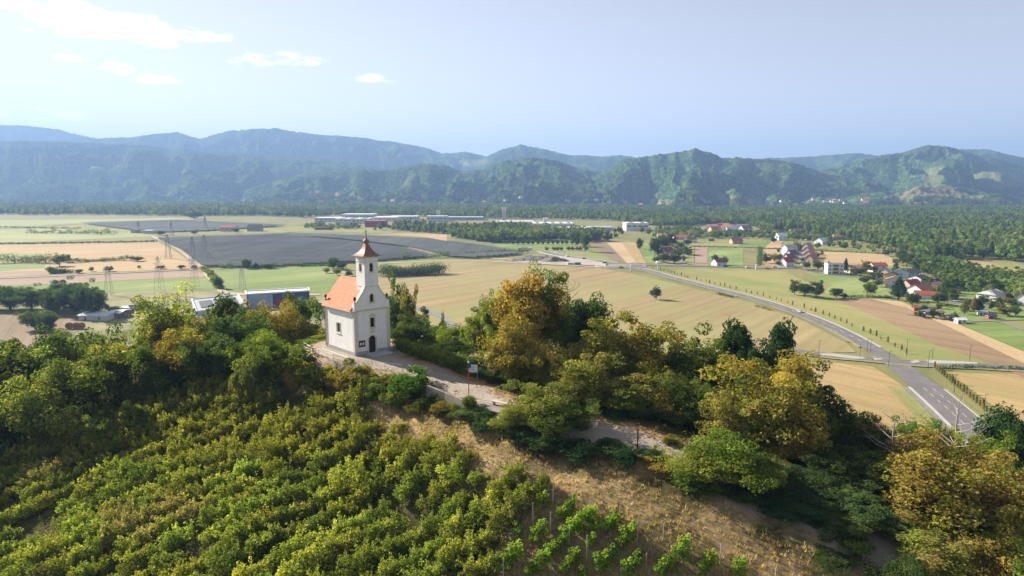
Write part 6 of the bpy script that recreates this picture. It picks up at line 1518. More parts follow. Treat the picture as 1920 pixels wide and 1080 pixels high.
for i, x in enumerate((1070, 1083)):
    e = empty('site_container', gp(x, 497), 0, ["pale green site container beside the dark heap", "dark green site container nearest the roundabout"][i], 'container'); q = MB(); q.box((0, 0, 1.4), (6.2, 2.5, 2.6)); q.build('shell', M['cont'] if i else WM['palegrey'], e)
    for k in range(9): q = MB(); q.box((-2.8 + k * .7, -1.28, 1.4), (.12, .06, 2.3)); q.build('rib', M['cont'], e)
    q = MB(); q.box((3.12, 0, 1.4), (.05, 1.9, 2.2)); q.build('door', WM['steel'], e)

# ------------------------------------------------------------------ vehicles
M['tyre'] = simple("tyre", (.02, .02, .02), .8, .1, 4); M['glass'] = simple("car_glass", (.02, .03, .04), .1, .1, 2, spec=.8); M['lamp'] = simple("tail_lamp", (.35, .02, .02), .4, .1, 4)
def car(P, deg, colr, lab, s=1.0, kind='car'):
    m = simple("car_paint_" + colr, {'white': (.7, .7, .7), 'silver': (.45, .48, .52), 'black': (.02, .02, .025), 'red': (.3, .03, .03), 'blue': (.05, .1, .2)}[colr], .3, .04, 2, spec=.6) if "car_paint_" + colr not in bpy.data.materials else bpy.data.materials["car_paint_" + colr]
    e = empty('parked_car' if kind == 'parked' else 'car', P, math.radians(deg), lab, 'car', "cars"); e.scale = (s, s, s)
    q = MB(); q.prism([(-2.15, .3), (2.1, .3), (2.2, .55), (2.1, .85), (1.1, .98), (.55, 1.42), (-1.2, 1.46), (-2.0, 1.0), (-2.2, .9)], -.88, .88, 'y'); q.build('body', m, e)
    q = MB(); q.prism([(1.0, .98), (.54, 1.36), (-1.15, 1.40), (-1.85, 1.0)], -.895, .895, 'y'); q.build('window', M['glass'], e)
    for x in (-1.35, 1.35):
        for y in (-.82, .82): q = MB(); q.tube([(x, y - .1, .33), (x, y + .1, .33)], .33, 10); q.build('wheel', M['tyre'], e)
    for y in (-.65, .65): q = MB(); q.box((-2.17, y, .78), (.08, .3, .16)); q.build('tail_light', M['lamp'], e)
    for y in (-.65, .65): q = MB(); q.box((2.13, y, .68), (.1, .34, .14)); q.build('headlight', WM['white'], e)
    return e
def roadpt(i, off): L = offset_line(main, off); return (*L[i], RZ + .01)
def road_dir(i): d = main[i + 1] - main[i]; return math.degrees(math.atan2(d[1], d[0]))
ci = int(np.argmin(np.abs(main[:, 1] - 409.8)))
car(roadpt(ci, 1.6), road_dir(ci), 'silver', "silver car driving alone on the long straight road")
g3 = lambda x, y: (*gp(x, y)[:2], RZ + .01)
car(g3(1165, 503.2), 5, 'black', "black car in the near lane of the roundabout"); car(g3(1137, 498), 20, 'white', "white car entering the roundabout"); car(g3(1134, 494.5), 30, 'black', "dark car behind the white one at the roundabout")
car(g3(1095, 486), 30, 'black', "dark car coming down to the roundabout"); car(g3(1064, 482), 30, 'white', "white car far up the approach road"); car(g3(1402, 503), 0, 'white', "white car on the road past the maize"); car(g3(1438, 505), 0, 'red', "dark red car on the road by the garden trees"); car(g3(1360, 501), 0, 'black', "dark car before the white house with maroon roof")
car(gp(312, 610), 10, 'blue', "dark blue car on the substation yard"); car(gp(296, 614), 0, 'silver', "silver car on the substation yard"); car(gp(336, 600), 40, 'white', "white car between the trees and the warehouse")
car(gp(1452, 502), 0, 'silver', "silver car parked at the garden of the terrace"); car(gp(1503, 497), 80, 'white', "white car parked between the two terraces")
def bus(P, deg, lab, L_=12.0, nm='bus', cat='bus', h=3.1, band=True):
    e = empty(nm, P, math.radians(deg), lab, cat); q = MB(); q.prism([(-L_ / 2, .4), (L_ / 2, .4), (L_ / 2, h - .3), (L_ / 2 - .3, h), (-L_ / 2, h)], -1.25, 1.25, 'y'); q.build('body', WM['white'], e)
    if band: q = MB(); q.box((0, 0, h * .62), (L_ * .94, 2.54, .9)); q.build('window_band', M['glass'], e)
    for x in (-L_ * .3, L_ * .34):
        for y in (-1.15, 1.15): q = MB(); q.tube([(x, y - .12, .5), (x, y + .12, .5)], .5, 10); q.build('wheel', M['tyre'], e)
bus(gp(744, 575), 10, "white coach parked behind the chapel"); bus(gp(743, 583), 5, "white van parked in front of the coach behind the chapel", 6, 'van', 'van', 2.4)
P = gp(985, 470); bus(P, -8, "white articulated lorry on the road to the works", 17, 'lorry', 'lorry', 4.2, False)

# ------------------------------------------------------------------ pylons, lamp posts, pillars, saplings
M['lattice'] = simple("grey_lattice_steel", (.20, .20, .21), .6, .2, 1, metallic=.4)
def pylon(px, py, hpx, lab, arms=3, loc=None, th=.085):
    P = gp(px, py); H = hpx / FPX * math.hypot(P[1], HC) * 1.0
    e = empty('pylon', P, rnd.uniform(-.2, .2), lab, 'pylon', "electricity pylons"); e['h'] = H
    w = lambda z: 2.6 * (1 - z / H) ** .8 * (H / 28) + .35; lv = [0, .14, .27, .39, .5, .6, .69, .77, .84, .91, 1.0]
    q = MB(); C4 = [(-1, -1), (1, -1), (1, 1), (-1, 1)]
    for a, b_ in C4: q.tube([(a * w(t * H), b_ * w(t * H), t * H) for t in lv], th, 4)
    q.build('legs', M['lattice'], e, kind='stuff'); q = MB()
    for i in range(len(lv) - 1):
        z0, z1 = lv[i] * H, lv[i + 1] * H
        for k in range(4):
            a, b_ = C4[k], C4[(k + 1) % 4]; q.tube([(a[0] * w(z0), a[1] * w(z0), z0), (b_[0] * w(z1), b_[1] * w(z1), z1)], th * .55, 3, False); q.tube([(b_[0] * w(z0), b_[1] * w(z0), z0), (a[0] * w(z1), a[1] * w(z1), z1)], th * .55, 3, False)
    q.build('bracing', M['lattice'], e, kind='stuff')
    for k in range(arms):
        z = H * (.66 + k * .13); s_ = H * (.15 - .02 * abs(k - 1) * 1.5); q = MB()
        for sx in (-1, 1):
            for sy in (-.5, .5): q.tube([(sx * w(z), sy * w(z), z), (sx * s_, 0, z + .3)], th * .8, 3); q.tube([(sx * w(z), sy * w(z), z + H * .045), (sx * s_, 0, z + .3)], th * .6, 3)
        q.build('cross_arm', M['lattice'], e)
    return e
PY = [pylon(300, 549, 68, "tallest lattice pylon, in the rough grass left of the warehouse"), pylon(366, 543, 62, "lattice pylon at the edge of the pink field by the sandy track"), pylon(205, 553, 55, "lattice pylon beside the dark wood on the plain"), pylon(455, 543, 44, "lattice pylon in front of the green crop"),
      pylon(316, 485, 46, "lattice pylon in the far stubble field", 3, th=.16), pylon(363, 500, 56, "lattice pylon at the corner of the dark orchard", 3, th=.14), pylon(385, 488, 48, "far lattice pylon inside the dark orchard", 3, th=.16), pylon(260, 437, 22, "far lattice pylon beside the farm track", 2, th=.25), pylon(322, 442, 26, "far lattice pylon on the orchard edge", 2, th=.25), pylon(385, 430, 24, "far lattice pylon over the upper dark field", 2, th=.25)]
M['wire'] = simple("power_line_wire", (.35, .35, .36), .5, .1, 1)
def wires(a, b_, off, k):
    pa, pb = Vector(a.location), Vector(b_.location); q = MB(); za, zb = a['h'] * .79 + .3, b_['h'] * .79 + .3
    P = []
    for i in range(9): t = i / 8; p = pa.lerp(pb, t); p.z = za * (1 - t) + zb * t - 4 * t * (1 - t) * 5; p.x += off; P.append(p)
    q.tube(P, .055, 3); tag(q.build('power_line', M['wire'], None), "thin power line wire hanging between two pylons", 'wire', "power line wires")
for a, b_ in ((0, 4), (1, 5), (4, 8), (5, 9), (3, 6)):
    for off in (-3, 0, 3): wires(PY[a], PY[b_], off, 0)
def lamp(px, py, hpx, lab, z=0.0):
    P = gp(px, py); h = hpx / FPX * P[1] * 1.02; e = empty('street_lamp', P, 0, lab, 'lamp', "street lamps of the junction"); q = MB(); q.tube([(0, 0, 0), (0, 0, h)], [.10, .06], 6); q.build('pole', M['iron'], e)
    q = MB(); q.box((.5, 0, h), (1.1, .18, .1)); q.build('lamp_head', M['iron'], e)
for x, y, h, lab in [(1535, 664, 26, "street lamp at the outer end of the side road"), (1612, 671, 30, "street lamp beside the long splitter island"), (1626, 659, 24, "left one of the close pair of street lamps at the junction mouth"), (1632, 660, 24, "right one of the close pair of street lamps at the junction mouth"), (1666, 688, 30, "street lamp in the near corner of the junction"),
                (1699, 669, 34, "street lamp in the far corner of the junction"), (1740, 692, 36, "street lamp on the verge by the pale island"), (1748, 672, 20, "thin street lamp in the strip field"), (1818, 677, 30, "street lamp by the brown strip, far along the side road"), (1789, 735, 34, "street lamp on the outer side of the lower road"), (1845, 772, 34, "lamp nearest the lower end of the road")]: lamp(x, y, h, lab)
M['pillar'] = simple("white_pillar", (.72, .72, .70), .6, .08, 2)
for x, y, hp, lab in [(1183, 509, 12, "white advertising pillar beside the roundabout exit"), (1233, 507, 13, "white pillar with round tank top by the road"), (1418, 505, 8, "white pillar beside the maize"), (1058, 479, 10, "white mast left in the approach meadow"), (1083, 479, 10, "white mast right in the approach meadow")]:
    P = gp(x, y); h = hp / FPX * P[1]; w = 1.3 if h > 4 and x in (1183, 1418) else .6
    e = empty('pillar', P, 0, lab, 'pillar'); q = MB(); q.box((0, 0, h / 2), (w, w * .6, h)); q.build('shaft', M['pillar'], e); q = MB()
    q.box((0, 0, h + .2), (w * 1.5, w, .4)) if x != 1233 else q.lathe([(1.0, 0), (2.0, .4), (2.0, 1.6), (1.0, 2.0)], 10, (0, 0, h)); q.build('head', M['pillar'], e)
# saplings along the road
rs = np.random.default_rng(9); V, F, T_ = leaves_np(np.array([(0, 0, z) for z in np.linspace(.7, 2.3, 7)]), np.linspace(.42, .15, 7), 22, .3, rs, tint_c=np.full(7, .4)); SAP = mesh_np("sapling_crown", V, F, LM['olive'], False, T_); q = MB(); q.tube([(0, 0, 0), (0, 0, 2.2)], .05, 5); q.box((.35, 0, .8), (.08, .08, 1.7)); SAPT = q.mesh("sapling_stem", M['stake'])
SL = offset_line(main, wid + 7.5); cum = np.concatenate([[0], np.cumsum(np.linalg.norm(np.diff(SL, axis=0), axis=1))]); tot = cum[int(n_ * .60)]
dd = 8.0; k = 0
while dd < tot:
    x, y = np.interp(dd, cum, SL[:, 0]), np.interp(dd, cum, SL[:, 1]); dd += 7.2 if k % 9 else 13; k += 1
    part_ = "near the roundabout" if dd < tot * .33 else ("along the middle of the straight road" if dd < tot * .66 else "towards the crossroads")
    e = empty('sapling', (x + rnd.uniform(-.6, .6), y, 0), rnd.uniform(0, 6), "staked roadside sapling " + part_, 'sapling', "saplings in the row beside the main road"); s_ = rnd.uniform(.8, 1.45); e.scale = (s_, s_, s_ * rnd.uniform(.8, 1.2)); link('crown', SAP, e); link('stem', SAPT, e)
SL = smooth_line([gp(x, y)[:2] for x, y in [(1752, 692), (1775, 712), (1800, 733), (1830, 758), (1862, 785), (1900, 815)]], 5)
for i, p in enumerate(SL):
    e = empty('sapling', (p[0], p[1], 0), rnd.uniform(0, 6), "leaning sapling in the close row along the lower road", 'sapling', "close row of saplings along the lower road"); s_ = rnd.uniform(1.0, 1.6); e.scale = (s_, s_, s_); link('crown', SAP, e); link('stem', SAPT, e)

# ------------------------------------------------------------------ trees and hedges of the plain
for k in ('mid_a', 'mid_b', 'mid_c'): CR[k][0].materials.clear(); CR[k][0].materials.append(LM['wood'])
FORREF = []
def ptree(px, py, hpx, wpx, mat, label, key=None, group=None, name='tree', cat='tree'):
    P = gp(px, py); s_ = P[1] / FPX; kk = key or rnd.choice(['round_a', 'round_b', 'round_c', 'big'])
    return plant(kk, (P[0], P[1], 0), hpx * s_ * 1.03, wpx * s_ / 2, mat, name=name, label=label, cat=cat, group=group)
PT = [(1230, 562, 24, 20, 'dark', "lone round tree standing in the wide stubble field"),
 (1490, 553, 27, 22, 'green', "left tree of the round group between the fields"), (1508, 557, 26, 22, 'dark', "second tree of the round group between the fields"), (1530, 559, 30, 30, 'dark', "largest right tree of the round group between the fields"), (1568, 559, 19, 22, 'dark', "low round tree right of the field group"), (1583, 560, 10, 12, 'dark', "bush beside the low round tree"),
 (1631, 556, 26, 22, 'bright', "light green tree at the corner of the lush meadow"), (1645, 538, 12, 16, 'dark', "small dark tree in the village meadow"), (1684, 563, 46, 34, 'deep', "huge dark fir in front of the village"),
 (1710, 575, 26, 24, 'dark', "dark tree at the village foot"), (1585, 511, 28, 13, 'deep', "slim dark conifer beside the white block"), (1624, 512, 22, 20, 'olive', "olive tree between the village houses"), (1606, 517, 14, 22, 'green', "bushy tree under the long cream house"), (1640, 522, 12, 18, 'green', "bushy tree under the red roofed white house"),
 (1512, 505, 14, 14, 'green', "garden tree at the end of the terrace"), (1533, 506, 16, 16, 'dark', "dark garden tree left of the white block"), (1548, 507, 12, 12, 'green', "low garden tree by the white block"), (1460, 500, 12, 12, 'green', "garden tree at the road corner of the terrace"),
 (1437, 494, 18, 18, 'dark', "dark dome tree beside the maize"), (1452, 492, 16, 14, 'olive', "olive tree behind the dark dome tree"), (1462, 490, 14, 10, 'dark', "small dark tree by the maroon terrace"), (1498, 470, 12, 14, 'dark', "dark tree behind the two terraces"),
 (1340, 497, 20, 12, 'dark', "dark tree left of the maroon roofed white house"), (1358, 497, 16, 12, 'dark', "dark tree right of the maroon roofed white house"), (1245, 493, 18, 20, 'dark', "dark tree left of the side street"), (1264, 494, 18, 22, 'dark', "dark tree right of the side street"),
 (1228, 480, 34, 22, 'dark', "tall dark tree behind the green strip"), (1242, 470, 30, 20, 'green', "green tree rising behind the purple roofs"), (1258, 466, 28, 22, 'dark', "dark tree behind the purple roofs"), (1275, 468, 14, 14, 'dark', "low tree by the pale blue cube house"),
 (1199, 467, 20, 12, 'dark', "dark slim tree between the strips"), (1140, 452, 12, 16, 'dark', "low dark tree at the head of the strips"), (1097, 472, 34, 20, 'dark', "tall dark tree at the end of the approach meadow"), (1080, 462, 26, 22, 'dark', "dark tree behind the approach meadow"), (1105, 452, 22, 26, 'dark', "broad dark tree before the front hall"),
 (625, 503, 20, 22, 'dark', "dark tree left of the chapel spire by the gravel road"), (640, 506, 14, 18, 'dark', "low dark tree beside the gravel road"), (612, 512, 10, 14, 'olive', "olive bush by the green crop corner"), (632, 516, 12, 16, 'olive', "olive tree at the green crop corner"), (655, 518, 10, 14, 'dark', "dark bush at the chapel roof level"),
 (112, 499, 22, 26, 'green', "rounded green tree in the field hedge"), (125, 492, 14, 18, 'dark', "dark tree at the tip of the field hedge"), (118, 488, 10, 12, 'dark', "dark treetop behind the rounded green tree"), (96, 512, 12, 18, 'green', "pale green bush below the field hedge"),
 (148, 512, 7, 14, 'dark', "dark round bush beside the grey field road"), (172, 509, 8, 9, 'dark', "small round tree beside the grey field road"), (205, 509, 9, 17, 'dark', "round tree standing behind a pylon"), (261, 503, 5, 7, 'dark', "tiny tree in the tan field"), (302, 504, 6, 16, 'dark', "bush behind the tallest pylon"), (340, 504, 7, 14, 'dark', "bush near the sandy track"), (364, 503, 5, 12, 'dark', "bush at the end of the tan field"),
 (258, 490, 9, 20, 'dark', "dark bush ending the long hedge in the tan field"), (302, 441, 8, 14, 'dark', "dark tree at the farm crossing"), (364, 439, 6, 10, 'dark', "dark tree on the edge of the orchard"), (443, 437, 9, 10, 'dark', "dark tree by the pink barn"),
 (410, 541, 22, 18, 'dark', "dark green tree at the corner of the lush crop"), (402, 531, 10, 14, 'green', "green bush on the track edge"), (396, 520, 8, 12, 'dark', "bush on the track edge"), (463, 504, 18, 16, 'dark', "dark tree at the lower edge of the orchard"), (480, 504, 12, 14, 'deep', "dark conifer at the lower edge of the orchard"), (503, 504, 9, 20, 'dark', "low dark tree at the lower edge of the orchard"),
 (365, 411, 14, 24, 'dark', "dark tree clump before the far wood"), (66, 618, 36, 44, 'green', "green tree clump on the tilled field"), (92, 622, 40, 34, 'dark', "dark tree beside the green clump"), (106, 590, 26, 16, 'green', "slim tree behind the clump"),
 (20, 580, 44, 60, 'dark', "leftmost dark tree of the wood on the plain"), (60, 584, 46, 60, 'dark', "dark tree of the wood on the plain, left part"), (100, 586, 44, 60, 'dark', "dark tree of the wood on the plain, middle part"), (140, 588, 54, 56, 'dark', "tall dark tree of the wood on the plain"), (165, 592, 62, 50, 'dark', "highest dark tree of the wood on the plain"), (182, 596, 50, 36, 'dark', "rightmost dark tree of the wood on the plain"), (-30, 580, 44, 60, 'dark', "dark tree of the wood cut by the picture edge"), (120, 575, 50, 60, 'deep', "dark back tree of the wood on the plain"), (215, 590, 16, 26, 'dark', "low dark shrub behind the sheds"),
 (1826, 585, 30, 16, 'olive', "slim olive poplar in the gardens"), (1808, 590, 32, 16, 'olive', "olive cypress shaped tree in the gardens"), (1833, 585, 26, 24, 'dark', "dark garden tree beside the poplar"), (1760, 572, 24, 26, 'dark', "dark tree right of the orange roofed house"), (1778, 560, 22, 26, 'dark', "dark tree behind the gardens"), (1845, 570, 16, 18, 'green', "green bush before the grey hipped house"), (1868, 577, 18, 24, 'dark', "dark tree hiding the grey hipped house"), (1890, 572, 14, 20, 'brown', "brownish tree between the last two houses"),
 (1700, 500, 26, 30, 'dark', "dark tree at the tip of the stubble"), (1723, 510, 28, 30, 'green', "green tree behind the long low building"), (1750, 512, 30, 34, 'dark', "dark tree behind the village"), (1770, 530, 26, 34, 'green', "green tree beside the steep roofed house"), (1680, 497, 12, 14, 'olive', "olive bush on the stubble edge"), (1660, 480, 12, 14, 'dark', "dark bush above the stubble"), (1690, 486, 18, 20, 'dark', "dark tree above the stubble tip"),
]
for x, y, h, w, mt, lab in PT: ptree(x, y, h, w, mt, lab, key='cone' if ('fir ' in lab or 'conifer' in lab or 'cypress' in lab or 'poplar' in lab) else None, group="single trees of the plain")
for i in range(15): ptree(963 + i * 9.2 + rnd.uniform(-1, 1), 458.5 + (.3 * i) * 0, 7.5, 7, 'dark', "small round orchard tree in the long row across the green meadow", 'mid_a' if i % 2 else 'mid_b', group="long row of small round trees")
for i, x in enumerate((1025, 1038, 1045, 1052)): ptree(x, 470.5, 7.5, 7.5, 'dark', "small round tree in the left part of the short row", 'mid_b', group="short row of small round trees")
for i, x in enumerate((1065, 1073, 1082, 1088, 1100)): ptree(x, 470, 8, 8, 'dark', "small round tree in the right part of the short row", 'mid_a', group="short row of small round trees")
def hedgerow(pts, h, w, mat, lab, sp=1.1, dens=34, leaf=.8, name='hedgerow', cat='hedge', jag=.5):
    L = pxline(pts, 10); d = np.concatenate([[0], np.cumsum(np.linalg.norm(np.diff(L, axis=0), axis=1))]); s_ = np.arange(0, d[-1], sp); n = len(s_); rg = np.random.default_rng(abs(int(pts[0][0])) + 7)
    hh = h * (1 + jag * (perlin2(s_ / 14, s_ * 0 + 3.3, 4) + .6 * perlin2(s_ / 5, s_ * 0, 9))); c = []; t = []
    for k in range(3 if h > 3 else 2):
        c.append(np.stack([np.interp(s_, d, L[:, 0]) + rg.normal(0, w * .28, n), np.interp(s_, d, L[:, 1]) + rg.normal(0, w * .28, n), hh * (.25 + .5 * rg.random(n))], 1)); t.append(.45 + .25 * rg.normal(size=n))
    c = np.vstack(c); V, F, T_ = leaves_np(c, np.full(len(c), w * .42), dens, leaf, rg, up=.4, flat=min(1.0, h / w), tint_c=np.clip(np.concatenate(t), 0, 1)); V[:, 2] = np.maximum(V[:, 2], .02)
    return tag(link(name, mesh_np(name, V, F, LM[mat], False, T_)), lab, cat)
hedgerow([(716, 518), (760, 517), (800, 515), (829, 513)], 8.8, 11, 'dark', "long rounded copse in the stubble field right of the spire", .45, 34, .75, 'copse', 'copse', .3)
hedgerow([(380, 505), (396, 517), (403, 530), (412, 543)], 3, 4, 'green', "green hedge along the sandy track beside the crop")
hedgerow([(0, 494), (50, 492), (95, 494)], 8, 12, 'dark', "dark field copse left of the rounded green tree", 2, 28, .9)
hedgerow([(135, 493), (170, 491), (210, 489), (250, 488)], 4, 6, 'dark', "long hedge across the tan field", 2, 18, .9, jag=.9)
hedgerow([(100, 513), (132, 511)], 3.5, 5, 'dark', "short hedge beside the grey field road")
hedgerow([(-60, 458.4), (100, 457), (200, 455.6), (296, 453.5)], 2.5, 4, 'deep', "long straight dark hedge between pale meadow and tan field", 2.4, 14, 1.0, jag=.2)
hedgerow([(-60, 425), (60, 428), (150, 429)], 3, 6, 'dark', "thin far hedge in the pale meadows", 5, 10, 1.4)
hedgerow([(55, 437), (90, 437.5), (130, 438), (165, 438.5), (215, 440)], 6, 9, 'dark', "broken row of bushes in the pale meadow", 5, 14, 1.4, jag=1.6)
hedgerow([(420, 503), (455, 502), (480, 502.5), (520, 502)], 4, 6, 'dark', "row of shrubs at the lower edge of the dark orchard", 2, 18, .9, jag=.9)
hedgerow([(750, 486), (800, 484), (840, 482), (870, 480), (930, 477), (990, 474)], 5, 8, 'dark', "row of shrubs between orchard and gravel road", 2.5, 16, 1.0, jag=1.2)
hedgerow([(560, 500), (600, 499), (640, 500)], 3, 6, 'dark', "shrubs by the gravel road under the spire", 2, 16, .9)
hedgerow([(1585, 559.5), (1630, 558), (1670, 559)], 2.2, 2.5, 'dark', "low dark hedge behind the brown strip", 1.2, 16, .5, jag=.15)
hedgerow([(1515, 508), (1580, 514), (1620, 520), (1655, 530)], 1.8, 2, 'dark', "garden hedge below the white block", 1.2, 14, .5, jag=.2)
hedgerow([(1300, 463), (1360, 464), (1430, 466), (1480, 468)], 1.5, 2.5, 'deep', "thin dark hedge across the green meadows", 2, 10, .7, jag=.2)
hedgerow([(1530, 470.5), (1600, 473), (1665, 477)], 1.8, 3, 'deep', "dark hedge along the top of the stubble by the village", 2, 10, .7, jag=.2)
hedgerow([(1425, 466), (1425, 480), (1424, 498)], 3, 4, 'dark', "dark hedge along the side of the maize", 1.6, 16, .6, jag=.3)
hedgerow([(1762, 692), (1810, 690), (1870, 692), (1930, 694)], 1.6, 2.6, 'deep', "low dark hedge beside the side road", 1.1, 16, .4, jag=.3)
hedgerow([(1345, 552), (1365, 556), (1380, 559)], 1.3, 3, 'green', "small green bank beside the straight road", 1.2, 14, .5); hedgerow([(1420, 575), (1450, 584)], 1.2, 3, 'olive', "small olive bank beside the straight road", 1.2, 14, .5)
# orchard rows under nets
def orchard(name, poly, rot, rowsp, h, lab, mat='deep', cell=2.6):
    pass
NETM = simple("hail_net", (.105, .11, .12), .9, .25, .02)
def net(poly, z, lab, rot, sp=10.0, colr=NETM):
    P = [gp(x, y, z)[:2] for x, y in poly]; A = np.array(P); c0 = A.mean(0); u = np.array([math.cos(rot), math.sin(rot)]); v = np.array([-u[1], u[0]]); a = (A - c0) @ u; b_ = (A - c0) @ v
    # strips of netting, each ridged over a row of trees, clipped to the field
    e = empty('orchard', (c0[0], c0[1], 0), 0, lab, 'orchard'); V = []; F = []
    step = 12.0; bb = np.arange(b_.min(), b_.max(), sp)
    def clip_row(bv):
        xs = []
        n = len(a)
        for i in range(n):
            j = (i + 1) % n
            if (b_[i] - bv) * (b_[j] - bv) < 0: t = (bv - b_[i]) / (b_[j] - b_[i]); xs.append(a[i] + t * (a[j] - a[i]))
        xs.sort(); return xs
    for bv in bb:
        xs = clip_row(bv + sp / 2)
        for k in range(0, len(xs) - 1, 2):
            n = max(2, int((xs[k + 1] - xs[k]) / 60)); ss = np.linspace(xs[k], xs[k + 1], n)
            base = len(V)
            for s_ in ss:
                for db, zz in ((0.0, z - 1.1), (sp * .42, z), (sp * .5, z), (sp * .86, z - 1.3)):
                    p = u * s_ + v * (bv + db); V.append((p[0], p[1], zz + rnd.uniform(-.15, .15)))
            for i in range(n - 1):
                for q_ in range(3): F.append((base + i * 4 + q_, base + i * 4 + q_ + 1, base + i * 4 + q_ + 5, base + i * 4 + q_ + 4))
    o = link('net_row', mesh_np('net_rows', V, F, colr), e); o['kind'] = 'stuff'
ORM = ground_mat("orchard_netting", (.092, .108, .115), (.135, .152, .15), math.radians(2), .4, .045)
net([(297, 446), (430, 441.5), (525, 438), (640, 449), (700, 455), (758, 464), (805, 477), (700, 485), (560, 492), (470, 496), (380, 495), (342, 466)], 3.6, "large dark netted orchard left of the chapel spire", math.radians(2), 8, ORM)
net([(528, 436.5), (640, 440), (800, 447), (900, 459), (980, 472), (905, 479), (847, 478), (767, 459.5), (642, 445)], 3.6, "long dark netted orchard strip behind the chapel spire", math.radians(-18), 8, ORM)
net([(160, 417.5), (330, 412), (535, 421.5), (390, 430), (290, 433), (205, 423.5)], 3.6, "far dark netted orchard before the distant wood", math.radians(-5), 12, ORM)

# ------------------------------------------------------------------ woods of the plain (past counting): instanced crowns
def wood(name, poly, sp, hmin, hmax, refs, holes=.0, seed=0, lift=None, wmul=.36):
    P = np.array([gp(x, y)[:2] for x, y in poly]); rg = np.random.default_rng(seed); x0, y0 = P.min(0); x1, y1 = P.max(0)
    nx_, ny_ = int((x1 - x0) / sp) + 1, int((y1 - y0) / sp) + 1; X, Y = np.meshgrid(np.arange(nx_) * sp + x0, np.arange(ny_) * sp + y0); X = (X + rg.uniform(-.45, .45, X.shape) * sp).ravel(); Y = (Y + rg.uniform(-.45, .45, Y.shape) * sp).ravel()
    k = inpoly([tuple(p) for p in P], X, Y) & (fbm(X / 160, Y / 160, 3, seed + 3) > -.9 + holes * 2); X, Y = X[k], Y[k]
    k = np.abs(X) < Y * .83 + 30; X, Y = X[k], Y[k]; n = len(X)
    r_ = np.hypot(X, Y); ja = np.clip(((np.arctan2(X, Y) - AZ0) / (AZ1 - AZ0) * (NA - 1)).astype(int), 0, NA - 1); jr = np.clip(np.searchsorted(rad, r_), 0, len(rad) - 1); gz = np.where(r_ > 2050, np.maximum(ZZ[jr, ja] - 4, 0), 0)
    big = fbm(X / 220, Y / 220, 2, seed + 9); hh = (hmin + (hmax - hmin) * np.clip(.5 + .35 * rg.normal(size=n) + big * .5, 0, 1.3)); ww = hh * wmul * rg.uniform(.8, 1.3, n)
    me = bpy.data.meshes.new(name); me.vertices.add(n); me.vertices.foreach_set("co", np.stack([X, Y, gz], 1).astype(np.float32).ravel())
    for nm, dat, ty in (("sc", np.stack([ww / 4.2, ww / 4.2, hh / 10.5], 1).astype(np.float32).ravel(), 'FLOAT_VECTOR'), ("rot", np.stack([np.zeros(n), np.zeros(n), rg.uniform(0, 6.28, n)], 1).astype(np.float32).ravel(), 'FLOAT_VECTOR')):
        a = me.attributes.new(nm, ty, 'POINT'); a.data.foreach_set("vector", dat)
    a = me.attributes.new("pick", 'INT', 'POINT'); a.data.foreach_set("value", rg.integers(0, len(refs), n).astype(np.int32)); me.update()
    o = link(name, me); tag(o, kind='stuff')
    ng = bpy.data.node_groups.new(name + "_growth", 'GeometryNodeTree'); ng.interface.new_socket('Geometry', in_out='INPUT', socket_type='NodeSocketGeometry'); ng.interface.new_socket('Geometry', in_out='OUTPUT', socket_type='NodeSocketGeometry')
    gi, go = ng.nodes.new('NodeGroupInput'), ng.nodes.new('NodeGroupOutput'); jn = ng.nodes.new('GeometryNodeJoinGeometry')
    def attr(nm, ty): q_ = ng.nodes.new('GeometryNodeInputNamedAttribute'); q_.data_type = ty; q_.inputs['Name'].default_value = nm; return next(s for s in q_.outputs if s.enabled)
    for i, rf in enumerate(refs):
        oi = ng.nodes.new('GeometryNodeObjectInfo'); oi.inputs['Object'].default_value = rf; oi.inputs['As Instance'].default_value = True
        ip = ng.nodes.new('GeometryNodeInstanceOnPoints'); cmpn = ng.nodes.new('FunctionNodeCompare'); cmpn.data_type = 'INT'; cmpn.operation = 'EQUAL'
        ints = [s for s in cmpn.inputs if s.type == 'INT']; ng.links.new(attr('pick', 'INT'), ints[0]); ints[1].default_value = i
        ng.links.new(cmpn.outputs[0], ip.inputs['Selection']); ng.links.new(gi.outputs[0], ip.inputs['Points']); ng.links.new(oi.outputs['Geometry'], ip.inputs['Instance'])
        ng.links.new(attr('rot', 'FLOAT_VECTOR'), ip.inputs['Rotation']); ng.links.new(attr('sc', 'FLOAT_VECTOR'), ip.inputs['Scale']); ng.links.new(ip.outputs[0], jn.inputs[0])
    ng.links.new(jn.outputs[0], go.inputs[0]); md = o.modifiers.new("growth", 'NODES'); md.node_group = ng; print("WOOD", name, n); return o
def refobj(key, px, py, lab, mat='wood'):
    e = ptree(px, py, 13, 12, mat, lab, key, group="trees at the edge of the distant wood")
    c = [o for o in e.children if o.name.startswith('crown')][0]; return c
FR = [refobj('mid_a', 1490, 447, "round tree standing before the edge of the big wood"), refobj('mid_b', 1555, 458, "broad tree standing before the edge of the big wood"), refobj('mid_c', 1600, 462, "pointed tree standing before the edge of the big wood")]
FR2 = FR[:2]
wood("distant_wood", [(-500, 405), (0, 402), (60, 404), (130, 403), (250, 404), (350, 406), (480, 405), (570, 409), (640, 404), (760, 405), (840, 409), (1160, 414), (1160, 387), (700, 386), (480, 383), (-500, 381)], 17, 11, 19, FR, .13, 1)
wood("big_wood", [(1160, 418), (1230, 424), (1300, 424), (1330, 421), (1410, 424), (1430, 436), (1500, 434), (1560, 447), (1640, 460), (1700, 476), (1750, 484), (1790, 487), (1850, 487), (1960, 496), (2100, 510), (2500, 560), (2600, 391), (1160, 391)], 10.5, 11, 18, FR, .0, 2)
